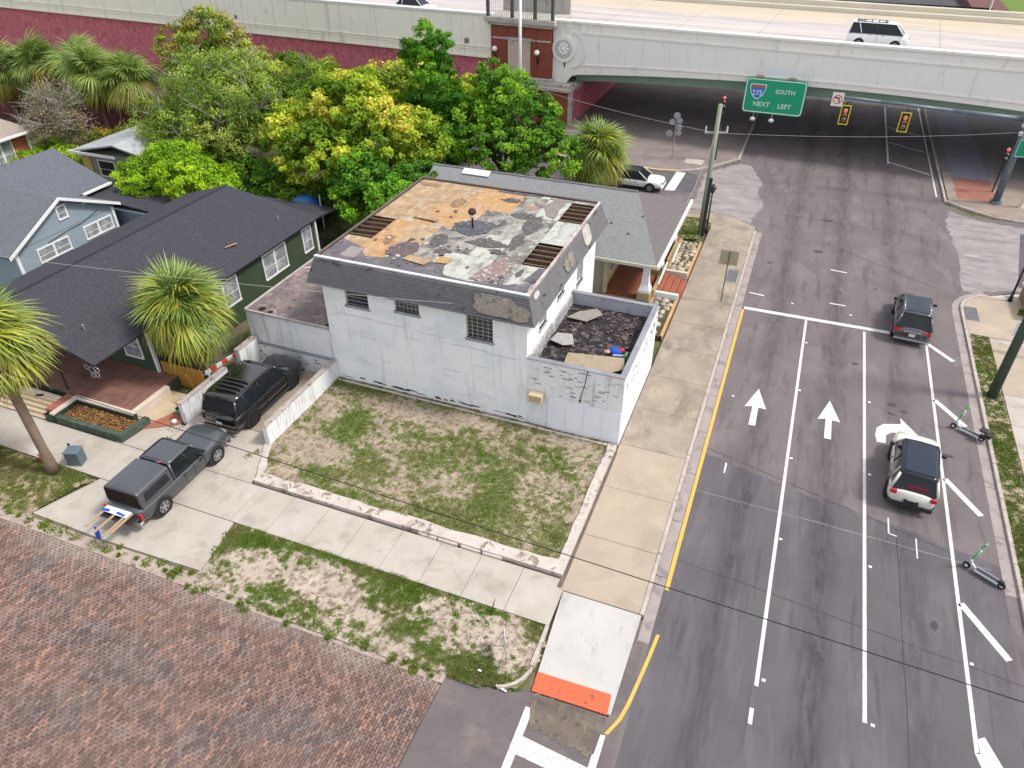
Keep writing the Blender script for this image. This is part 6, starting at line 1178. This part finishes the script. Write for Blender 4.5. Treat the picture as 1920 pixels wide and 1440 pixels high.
for x in (-1.45,.15):
    MB().tube([(x,.0,-1.45),(x,-.1,-1.8)],.03,6).build('lamp_arm',steel,hs); MB().sph((x,-.12,-1.95),.2,10,7,(1.2,1,.9)).build('sign_lamp',M('lamp_pale',(.7,.72,.75)),hs,True)
for x in (-1.5,1.2): MB().box(x-.3,x+.3,-.02,.6,1.46,1.55).box(x-.06,x+.06,.07,.6,-.6,1.45).build('bracket',M('bracket_brown',(.2,.17,.14)),hs)
# tall white lamp column in front of the pier
tl_=mpole('tall_white_pole','tall slim white pole in front of the brick pier','pole',-26.4,69.0,17,.17,.12,M('pole_white',(.78,.79,.80),rough=.5))
# white street-name panel near the green utility pole, brown box planter
wp2=thing('white_panel_sign','pale blue and white panel sign partly hidden behind the green pole','sign',(13.6,40.6,1.5)); wp2.rotation_euler=(0,0,R(-8)); MB().bbox(-.85,1.0,-.03,0,-.45,.45,.01).build('panel',M('panel_white_blue',(.60,.66,.68),(.55,.62,.64),3,.5),wp2); MB().bbox(-.7,-.1,-.04,-.031,-.3,.3,.004).box(.05,.85,-.04,-.031,-.25,.25).build('green_print',M('print_green',(.2,.42,.34)),wp2); MB().cyl((-.6,0,-1.4),(-.6,0,-.45),.03,.03,6).cyl((.8,0,-1.4),(.8,0,-.45),.03,.03,6).build('leg',steel,wp2)
bx2=thing('brown_planter','brown wooden planter box with cream rim at the right pavement corner','planter',(15.3,46.6,.1)); 
for k in range(5): MB().bbox(-.9,.9,-1.8,1.2,k*.17,k*.17+.16,.01).build('board',M('planter_brown',(.30,.19,.09),(.24,.15,.08),3,.8),bx2)
MB().bbox(-1,1,-1.9,1.3,.86,.95,.01).build('rim',cream,bx2)
# yard sign on the verge
yd=thing('yard_sign','thin white metal yard sign seen edge on in the verge by the footpath','yard sign',(-5.65,13.5,.06)); yd.rotation_euler=(0,0,R(-62)); MB().cyl((-.3,0,0),(-.3,0,1.15),.014,.014,6).cyl((.3,0,0),(.3,0,1.15),.014,.014,6).build('post',steel,yd); MB().bbox(-.34,.34,-.012,.012,.55,1.15,.004).build('panel',M('panel_bluewhite',(.45,.5,.6),(.6,.62,.66),5,.5),yd)
MB().tube([(-.3,0,.9),(-.55,-.25,0)],.016,6).tube([(.3,0,.9),(.55,-.3,0)],.012,6).build('brace',steel,yd)
st=thing('wooden_stake','short dark stake leaning at the edge of the footpath','stake',(-6.75,14.95,.06)); MB().tube([(0,0,0),(.12,.06,.7)],[.035,.01],6).build('stake_body',M('stake_dark',(.10,.08,.06)),st)
li=thing('white_litter','crumpled white litter on the grass near the brick street','litter',(-6.2,12.6,.1)); lump((0,0,.03),.06,(1.4,.7,.5),'paper',trim,li,5); sd_=thing('white_litter','small curled white strip on the edge of the grass by the ramp','litter',(-5.3,12.3,.05)); MB().obox((0,0,.02),(.4,.06,.03),-.2).build('strip',trim,sd_)
bn=thing('blue_bin','pale blue grey plastic bin standing behind the leaning palm trunk','bin',(-27.05,15.5,.06)); bn.rotation_euler=(0,0,R(20)); MB().bbox(-.30,.30,-.25,.25,0,.75,.05).build('bin_body',M('bin_blue',(.085,.12,.14),(.11,.145,.165),3,.6),bn); MB().bbox(-.33,.33,-.29,.29,.76,.82,.03).build('lid',MATS['bin_blue'],bn); MB().cyl((-.3,.28,.9),(-.3,.28,.8),.05,.05,8).build('wheel_knob',black_metal,bn)
ob=thing('orange_hydrant','small orange and white hydrant at the left of the palm trunk','hydrant',(-28.5,15.0,.06)); MB().cyl((0,0,0),(0,0,.6),.13,.12,12).build('barrel',M('hydrant_orange',(.5,.10,.02),rough=.5),ob,True); MB().cyl((0,0,.6),(0,0,.68),.16,.16,12).sph((0,0,.7),.13,10,6,(1,1,.8)).build('cap',trim,ob,True); MB().cyl((-.2,0,.4),(.2,0,.4),.06,.06,8).build('outlet',MATS['hydrant_orange'],ob)
tp=thing('blue_tarp','bright blue tarp heap under the trees behind the green bungalow','tarp',(-32.3,41.2,0)); lump((0,0,1.3),1.1,(1.2,.9,1.),'tarp',M('tarp_blue',(.02,.11,.33),(.02,.08,.25),2,.5),tp,3); MB().cyl((1.3,0,0),(1.3,0,2.6),.05,.05,6).build('white_pole',trim,tp)
# overhead wires
wire=M('wire_black',(.025,.025,.028),rough=.7); wire_l=M('wire_grey',(.35,.34,.33),rough=.6)
def span(name,label,pts,r,mat,sag=.25):
    o=thing(name,label,'cable',pts[0]); m=MB(); a,b=Vector(pts[0]),Vector(pts[1]); n=20; q=[]
    for i in range(n+1): t=i/n; p=a.lerp(b,t)-a; p.z-=sag*4*t*(1-t); q.append(p)
    m.tube(q,r,5); m.build('wire',mat,o); return o
span('power_line','dark overhead wire crossing above the lot edge and all road lanes',((-60,13.4,8.5),(40,10.6,8.0)),.013,wire,.3)
span('power_line','pale thin wire in front of the charcoal roof and the shaggy palm crown',((-45,17.8,7.6),(-12.5,24.6,6.4)),.010,wire_l,.3)
span('power_line','pale service wire from the pale green pole down to the bungalow porch',((-5.3,49.8,7.2),(-6.3,47.0,3.1)),.02,wire_l,.5)
span('power_line','pale wire from the pale green pole across to the slate mast',((-5.3,49.8,7.3),(15,63.7,5.6)),.009,wire_l,.3)
span('power_line','pale wire from the pale green pole over the dark underpass ground',((-5.3,49.8,7.3),(-24,58,7.5)),.011,wire_l,.3)
# ================================================================== TREES AND PALMS
leaf=M('tree_leaf',(1,1,1),attr=True,rough=.7,trans=.36,spec=.18)
bark=M('bark_grey',(.20,.165,.13),(.13,.105,.085),4,.95,.02,14); bark_p=M('bark_pale',(.36,.34,.30),(.26,.24,.21),5,.9,.01,20)
def crown(par,blobs,ncl,per,size,pal,clr=.55,up=.35,name='crown',elong=1.5,var=.22,inner=.25):
    per=int(per*1.6); size=size*.76; ncl=int(ncl*1.08)
    """blobs: (x,y,z,rx,ry,rz) volumes in local coordinates; clusters of leaves spread on and in them"""
    vol=np.array([b[3]*b[4]+b[3]*b[5] for b in blobs]); pb=vol/vol.sum(); bi=rng.choice(len(blobs),ncl,p=pb); Bb=np.array(blobs)[bi]
    d=rng.normal(size=(ncl,3)); d[:,2]=d[:,2]*.9+.28; d/=np.linalg.norm(d,axis=1)[:,None]; rr=np.where(rng.random(ncl)<inner,rng.uniform(.45,.85,ncl),rng.uniform(.82,1.06,ncl))
    cc=Bb[:,:3]+d*Bb[:,3:6]*rr[:,None]; pal=np.array(pal); ci=fbm(cc[:,0]*.45+30,cc[:,1]*.45+cc[:,2]*.5,3); ci=np.clip((ci-.3)*2.4+rng.normal(0,.16,ncl),0,.999)*(len(pal)-1); lo=ci.astype(int); cp=lerp(pal[lo],pal[np.minimum(lo+1,len(pal)-1)],(ci-lo)[:,None])
    cr=clr*rng.uniform(.6,1.25,ncl)
    n=ncl*per; k=np.repeat(np.arange(ncl),per); o=rng.normal(size=(n,3)); o/=np.linalg.norm(o,axis=1)[:,None]; q=rng.random(n)**.5; P_=cc[k]+o*(cr[k]*q)[:,None]*np.array([1,1,.7])
    nn=o*.7+d[k]*.5+np.array([0,0,up])+rng.normal(0,.45,(n,3)); nn/=np.linalg.norm(nn,axis=1)[:,None]
    t=np.cross(nn,rng.normal(size=(n,3))); t/=np.linalg.norm(t,axis=1)[:,None]; b=np.cross(nn,t); s=size*rng.uniform(.6,1.3,n); L_=s[:,None]*elong*.5; Wd=s[:,None]*.5/elong*1.1
    V=np.stack([P_-t*L_,P_-b*Wd+nn*Wd*.25,P_+t*L_,P_+b*Wd+nn*Wd*.25],1); C=cp[k]*1.4*np.array([1.06,1,.8])*(1+rng.normal(0,var,(n,1)))*(1+rng.normal(0,.05,(n,3))); C=np.clip(C,.004,1)
    m=MB(); m.v=V.reshape(-1,3).tolist(); F=np.arange(n*4).reshape(-1,4); m.f=[tuple(f) for f in F.tolist()]; m.mi=[0]*n; m.c=np.repeat(C,4,axis=0).tolist(); o_=m.build(name,leaf,par); return o_,cc
def limbs(par,base,tops,r0,mat,trunk_top):
    m=MB(); tt=Vector(trunk_top); m.tube([base,Vector(base).lerp(tt,.5)+Vector((.1,.05,0)),tt],[r0,r0*.8,r0*.7],10); m.build('trunk',mat,par,True)
    for q in tops:
        q=Vector(q); mid=tt.lerp(q,.5)+Vector((random.gauss(0,.25),random.gauss(0,.25),.25)); m=MB(); m.tube([tt,mid,q],[r0*.5,r0*.3,r0*.08],7)
        for _ in range(4):
            e=q+Vector((random.gauss(0,.9),random.gauss(0,.9),random.uniform(-.1,.9))); m.tube([mid.lerp(q,random.random()),e],[r0*.16,r0*.03],5)
        m.build('limb',mat,par,True)
def tree(name,label,loc,blobs,ncl,per,size,pal,r0=.25,mat=None,bare=0,**k):
    t=thing(name,label,'tree',loc); o,cc=crown(t,blobs,ncl,per,size,pal,**k)
    zb=min(b[2] for b in blobs); c=np.mean(np.array(blobs),axis=0); tops=[tuple(np.array(b[:3])+np.array([0,0,b[5]*.3])) for b in blobs[:6]]
    limbs(t,(0,0,0),tops,r0,mat or bark,(c[0]*.5,c[1]*.5,max(.8,zb*.55)))
    if bare:
        m=MB()
        for _ in range(bare):
            b=random.choice(blobs); s=Vector((b[0],b[1],b[2])); dv=Vector((random.gauss(0,1),random.gauss(0,1),random.uniform(.2,1.2))).normalized(); e=s+Vector((dv.x*b[3],dv.y*b[4],dv.z*b[5]))*random.uniform(1.0,1.22); md=s.lerp(e,.5)+Vector((random.gauss(0,.2),random.gauss(0,.2),.1)); m.tube([s,md,e],[.07,.045,.012],5)
            for _ in range(3): e2=e+Vector((random.gauss(0,.6),random.gauss(0,.6),random.uniform(0,.6))); m.tube([md.lerp(e,random.uniform(.3,.9)),e2],[.025,.008],4)
        m.build('twigs',bark_p,t)
    return t
mango=[(.09,.17,.016),(.15,.25,.022),(.23,.33,.03),(.32,.40,.04),(.39,.43,.055),(.43,.43,.08)]
green_=[(.05,.14,.014),(.09,.21,.018),(.14,.30,.024),(.20,.37,.034)]
lime_=[(.12,.24,.014),(.20,.35,.018),(.28,.44,.02),(.36,.50,.028)]
olive=[(.09,.15,.03),(.15,.23,.04),(.21,.31,.055),(.28,.35,.09)]
darkg=[(0.029,0.087,0.012),(0.051,0.138,0.014),(0.094,0.203,0.017),(0.145,0.275,0.022)]
tree('mango_tree','broad tree with yellow and orange green leaves, largest of the group behind the green bungalow',(-31,43.5,0),[(-3.2,1.0,5.3,2.8,2.6,2.5),(0,2.2,7.0,3.4,3.2,3.0),(3.0,1.0,6.0,3.0,2.8,2.6),(.3,-1.2,4.8,3.6,2.4,2.4),(-.8,4.0,7.6,2.4,2.4,2.2),(5.0,3.2,5.4,2.2,2.2,2.2),(-3.6,3.6,5.2,2.2,2.2,2.2)],700,46,.27,mango,.32,clr=.50)
tree('broadleaf_tree','deep green bushy tree right beside the back of the white building roof',(-25.5,40.5,0),[(-.8,0,3.2,2.6,1.9,2.2),(1.6,-.6,3.4,1.8,2.0,2.0),(-2.3,1.2,4.3,2.0,2.0,1.8),(2.0,1.6,3.6,2.0,2.0,2.0)],330,44,.26,[(.05,.14,.014),(.085,.22,.018),(.14,.31,.022),(.2,.38,.03)],.22,clr=.48)
tree('broadleaf_tree','wide dark green tree in front of the brick pier, left of the shaggy palm',(-21.0,51.8,0),[(-3.6,1,4.6,2.6,2.4,2.6),(-1.2,2.4,6.6,2.6,2.6,2.6),(1.4,.6,5.4,2.8,2.6,2.6),(3.6,-.2,3.8,2.4,2.2,2.4),(-.4,-1.4,4.2,3.2,2.0,2.2),(-3.0,4.5,7.0,1.8,1.8,2.2),(-4.4,-1.0,3.4,2.2,2.0,2.0)],620,46,.25,green_,.3,clr=.50)
# conifer-like tall tree: narrow, layered
cb=[]; 
for k in range(9): z=3.2+k*1.05; r=2.5*(1-k/9)**.62+.35; cb.append((random.uniform(-.3,.3),random.uniform(-.3,.3),z,r,r,.75))
cb+=[(-1.5,0,10.2,.7,.7,1.2),(1.2,.2,10.6,.75,.75,1.2),(-.2,0,12.0,.6,.6,1.1)]
tree('juniper_tree','tall upright dark green conifer rising above the yellow green mango tree',(-27.0,51.5,0),cb,520,46,.22,[(.035,.12,.012),(.06,.18,.016),(.10,.26,.02),(.15,.33,.03)],.3,clr=.36,up=.1,elong=2.0)
tree('lime_shrub_tree','bright lime green low tree between the blue house and the charcoal roof',(-41.4,38.3,0),[(-2.2,0,3.0,2.4,1.9,1.5),(1.2,.4,3.3,2.6,2.0,1.7),(-.3,1.2,4.2,2.2,1.8,1.4),(3.2,.6,2.8,1.8,1.6,1.5)],360,42,.22,lime_,.2,clr=.5,elong=1.9)
tree('loose_grey_tree','loose grey green tree with pale bare branches above the pale shed',(-46.5,46.8,0),[(-2.6,0,4.4,2.8,2.6,2.2),(1.2,1.0,6.2,3.2,2.8,2.6),(4.4,-1.6,5.4,2.8,2.6,2.4),(-1.5,3.4,7.0,2.8,2.6,2.4),(3.0,3.2,7.4,2.8,2.4,2.2),(0,-1.8,4.0,2.8,2.0,2.0),(6.4,.8,6.0,2.2,2.2,2.4)],640,24,.24,olive,.26,bark_p,60,clr=.75,elong=2.2)
tree('tall_rusty_tree','tall olive tree with rusty patches, highest in the back row by the red wall',(-53.0,57.0,0),[(-2.4,0,7.2,2.4,2.2,2.6),(.6,.6,8.8,2.6,2.4,2.2),(3.0,.2,7.4,2.2,2.0,2.4),(.4,-1.4,6.2,2.6,2.0,2.0),(4.8,.8,5.8,2.0,2.0,2.2)],380,34,.25,[(.08,.13,.018),(.14,.20,.03),(.20,.28,.035),(.26,.19,.09),(.27,.34,.06)],.3,None,14,clr=.62)
tree('feathery_tree','feathery mid green tree beside the mango tree in front of the red retaining wall',(-41.0,51.5,0),[(-2.0,0,5.4,2.2,2.2,2.4),(.8,1.2,7.0,2.4,2.2,2.0),(2.2,-1.0,5.0,2.2,2.0,2.4),(-1.0,-2.2,4.2,2.2,2.0,2.0),(3.2,2.2,6.4,2.0,2.0,2.0)],380,36,.30,[(.07,.13,.02),(.12,.21,.03),(.19,.30,.045),(.28,.36,.06)],.24,None,10,clr=.62,elong=3.2)
tree('back_tree','small yellow green tree against the red retaining wall behind the mango tree',(-35.5,58.0,0),[(0,0,5.6,2.8,2.0,2.2),(2.8,.6,6.4,2.2,2.0,1.8),(5.6,.2,6.0,2.2,1.8,2.0),(8.2,.4,5.2,2.0,1.8,1.8)],260,34,.28,mango[1:],.24,None,8,clr=.6)
tree('grey_shrub_tree','thin grey purple twiggy tree in front of the maroon fence',(-61.5,46.5,0),[(-1.6,.6,3.8,1.8,1.8,2.0),(.8,0,4.4,1.8,1.8,2.2),(0,-1.2,3.0,2.2,1.6,1.5),(2.4,-.4,3.0,1.4,1.4,1.4)],200,16,.20,[(.13,.14,.09),(.18,.18,.13),(.20,.13,.14),(.12,.17,.05)],.16,bark_p,70,clr=.7)
tree('yellow_shrub','small yellow and brown shrub at the foot of the maroon fence',(-57.0,49.5,0),[(0,0,1.2,1.8,1.4,1.1),(2.4,.6,1.3,1.6,1.4,1.2),(-2.4,-1.,1.1,1.8,1.6,1.)],150,26,.2,[(.10,.13,.02),(.22,.22,.03),(.34,.22,.04)],.08,clr=.45)
tree('dark_understorey','dark green low growth filling the gap behind the green bungalow',(-36,44.5,0),[(-4,0,1.4,2.6,2.2,1.6),(0,-1.8,1.4,2.6,1.8,1.5),(4,-.6,1.2,2.4,2.0,1.4),(8,2,1.6,2.4,2.2,1.6),(-8,2,1.6,2.4,2.2,1.6)],330,34,.26,darkg,.1,clr=.6)
tree('hedge_tree','low green growth between the brick house and the grey roof',(-60.5,42.5,0),[(0,0,.8,2.2,2.4,1.),(2.8,1,.9,2.2,2.4,1.1),(-1,3.4,.8,2.2,2.0,1.)],220,34,.2,lime_[:3]+[(.16,.17,.04)],.08,clr=.5)
tree('bush','small fresh green bush at the left edge above the brick street',(-31.6,14.0,.05),[(-.6,.2,.6,.9,.75,.65),(.35,-.1,.5,.7,.6,.5),(-.3,-.8,.45,.7,.6,.45)],130,40,.11,[(.03,.09,.015),(.06,.16,.02),(.10,.24,.03)],.05,clr=.22)
# ---- sabal palms
frond_mats=[M('frond_green',(.20,.29,.06),(.15,.24,.05),3,.5,trans=.25),M('frond_fresh',(.30,.38,.08),(.24,.33,.06),3,.5,trans=.25),M('frond_yellow',(.48,.48,.06),(.38,.42,.06),3,.5,trans=.3),M('frond_gold',(.34,.24,.055),(.28,.26,.06),3,.6,trans=.25),M('frond_dry',(.27,.185,.10),(.20,.14,.08),3,.8,trans=.2)]
stemf=M('frond_stem',(.22,.25,.06),rough=.5)
def frond_mesh(seed,mat,L=1.15,droop=.55,pet=.78):
    droop*=1.35
    rd=random.Random(seed); m=MB(); m.m=1
    m.tube([(0,0,0),(0,pet*.55,.06),(0,pet,.0)],[.025,.018,.014],4); m.m=0
    n=34
    for i in range(n):
        a=R(-108+216*i/(n-1)+rd.gauss(0,2.5)); base=Vector((0,pet+ .0,0)); ln=L*(1-.28*(abs(a)/1.9)**2)*rd.uniform(.88,1.1)
        base=base+Vector((0,.22*math.cos(a)*.5,0)); dr=Vector((math.sin(a),math.cos(a),0)); sd_=Vector((math.cos(a),-math.sin(a),0)); w=.030; pts=[]
        fold=.10*abs(math.sin(a))
        for k,s in enumerate((0,.35,.68,1.)):
            p=base+dr*ln*(s if s<.5 else s-.10*(s-.5))+Vector((0,0,fold*s*2*(1-s)+.05*math.sin(i*3.1)-droop*ln*(s**2.4)*rd.uniform(.8,1.2))); ww=w*(.5,1.,.75,.06)[k]; pts.append((p-sd_*ww,p+sd_*ww))
        vs=[v for pr in pts for v in pr]; m.add(vs,[(0,1,3,2),(2,3,5,4),(4,5,7,6)])
    me=m.build('frond',[mat,stemf]); d=me.data; bpy.data.objects.remove(me); return d
FM=[[frond_mesh(10*k+s,frond_mats[k],1.12 if k<3 else 1.0,(.30,.42,.6,.85,1.0)[k]) for s in range(3)] for k in range(5)]
barkp=M('palm_bark',(.24,.175,.125),(.17,.125,.095),3,.95,.03,9,blot=[((.15,.11,.085),3,.56,.78,.6,(1,1,.8))]); fib=M('palm_fibre',(.20,.13,.085),(.14,.10,.07),5,.95,.04,10)
def palm(label,loc,h,sc,nf,seed,r=.2,lean=(0,0),yellow=0.,group=None):
    rd=random.Random(seed); t=thing('sabal_palm',label,'palm tree',loc,0,group)
    m=MB(); n=10; prev=None; pts=[];rs=[]
    for i in range(n+1): s=i/n; pts.append((lean[0]*s**1.3,lean[1]*s**1.3,h*s)); rs.append(r*(1.25-.35*min(1,s*5))*(1+.008*math.sin(i*2.1)))
    m=loft([[(p[0]+q*math.cos(a_),p[1]+q*math.sin(a_),p[2]) for a_ in np.linspace(0,2*math.pi,15)[:-1]] for p,q in zip(pts,rs)]); m.build('trunk',barkp,t,True)
    top=Vector((lean[0],lean[1],h)); b=MB()
    for k in range(26):
        a=k*2.4; z=-.1-.03*k; b.obox(top+Vector((math.cos(a)*r*.95,math.sin(a)*r*.95,z*sc)),(.10*sc,.05*sc,.38*sc),a+1.57,-.35)
    b.build('leaf_bases',fib,t)
    for i in range(nf):
        s=(i+.5)/nf; el=86-s*170+rd.gauss(0,11); az=i*137.5+rd.gauss(0,9)      # elevation from straight up to hanging
        k=(0,1,0,1,1)[rd.randrange(5)] if s<.50 else (1,2,3,0)[rd.randrange(4)] if s<.74 else 3 if s<.86 else 4
        if rd.random()<.15: k=max(0,k-1)
        if rd.random()<yellow: k=2
        e=R(el); o=bpy.data.objects.new('frond',FM[k][rd.randrange(3)]); COL.objects.link(o); o.parent=t
        f=sc*rd.uniform(.80,1.12)*(1 if s<.85 else .9); M4=Matrix.Translation(top+Vector((0,0,.05)))@Matrix.Rotation(R(az),4,'Z')@Matrix.Rotation(e,4,'X')@Matrix.Rotation(rd.gauss(0,.35),4,'Y')@Matrix.Diagonal((f,f,f,1)); o.matrix_local=M4
    return t
palm('tall leaning palm trunk with a huge green and gold crown cut by the left edge',(-27.6,14.7,0),6.75,1.16,116,1,.22,(-.2,.0),.12)
palm('shaggy full palm with bright yellow fronds in front of the charcoal roof',(-26.35,22.9,0),3.95,1.33,124,2,.24,(-.1,.1),.18)
palm('low shaggy yellowish palm by the side street behind the grey roof',(-14.8,55.6,0),2.9,1.5,110,3,.24,(0,0),.24)
for k,(x,y_,h,sc) in enumerate(((-71,53.5,5.3,1.7),(-67,55.0,5.3,1.65),(-63.6,53.2,5.4,1.65),(-60.0,54.0,5.0,1.6),(-75,52.5,5.0,1.6))):
    palm('row palm, '+('second from the left edge before the red wall','third from the left edge before the red wall','behind the grey twiggy shrub before the red wall','nearest the pale parked cars by the maroon fence','cut by the left edge before the red wall')[k],(x,y_,0),h,sc,64,20+k,.22,(0,0),.04,'palm row before the red retaining wall')
# ground cover below the trees
def cover(name,poly,z,n,pal,h=.3):
    xs=[p[0] for p in poly];ys=[p[1] for p in poly];px=rng.uniform(min(xs),max(xs),n);py=rng.uniform(min(ys),max(ys),n);k=inside(px,py,poly)&(fbm(px*.4,py*.4,3)>.42);px=px[k];py=py[k];n=len(px);a=rng.uniform(0,6.28,n);s=rng.uniform(.06,.16,n)
    V=np.zeros((n,4,3));zz=z+rng.random(n)*h
    for q,(u,w_) in enumerate(((-1,0),(0,-.5),(1,0),(0,.5))): V[:,q,0]=px+s*(u*np.cos(a)-w_*np.sin(a));V[:,q,1]=py+s*(u*np.sin(a)+w_*np.cos(a));V[:,q,2]=zz+rng.normal(0,.03,n)
    pal=np.array(pal);c=pal[rng.integers(0,len(pal),n)]*rng.uniform(.7,1.2,(n,1));m=MB();m.v=V.reshape(-1,3).tolist();m.f=[tuple(f) for f in np.arange(n*4).reshape(-1,4).tolist()];m.mi=[0]*n;m.c=np.repeat(c,4,axis=0).tolist();o=m.build(name,leaf);o['kind']='stuff'
cover('ground_cover',[(-80,36),(-39,40),(-23,37.5),(-9,49),(-9,56),(-62,56),(-80,52)],0.0,26000,[(.05,.09,.015),(.09,.15,.02),(.14,.17,.04),(.13,.10,.05)],.35)
cover('ground_cover',[(-44,16.5),(-34.7,17.3),(-34.7,21.8),(-44,22)],0.05,4000,[(.14,.11,.05),(.20,.12,.06),(.08,.11,.03)],.15)
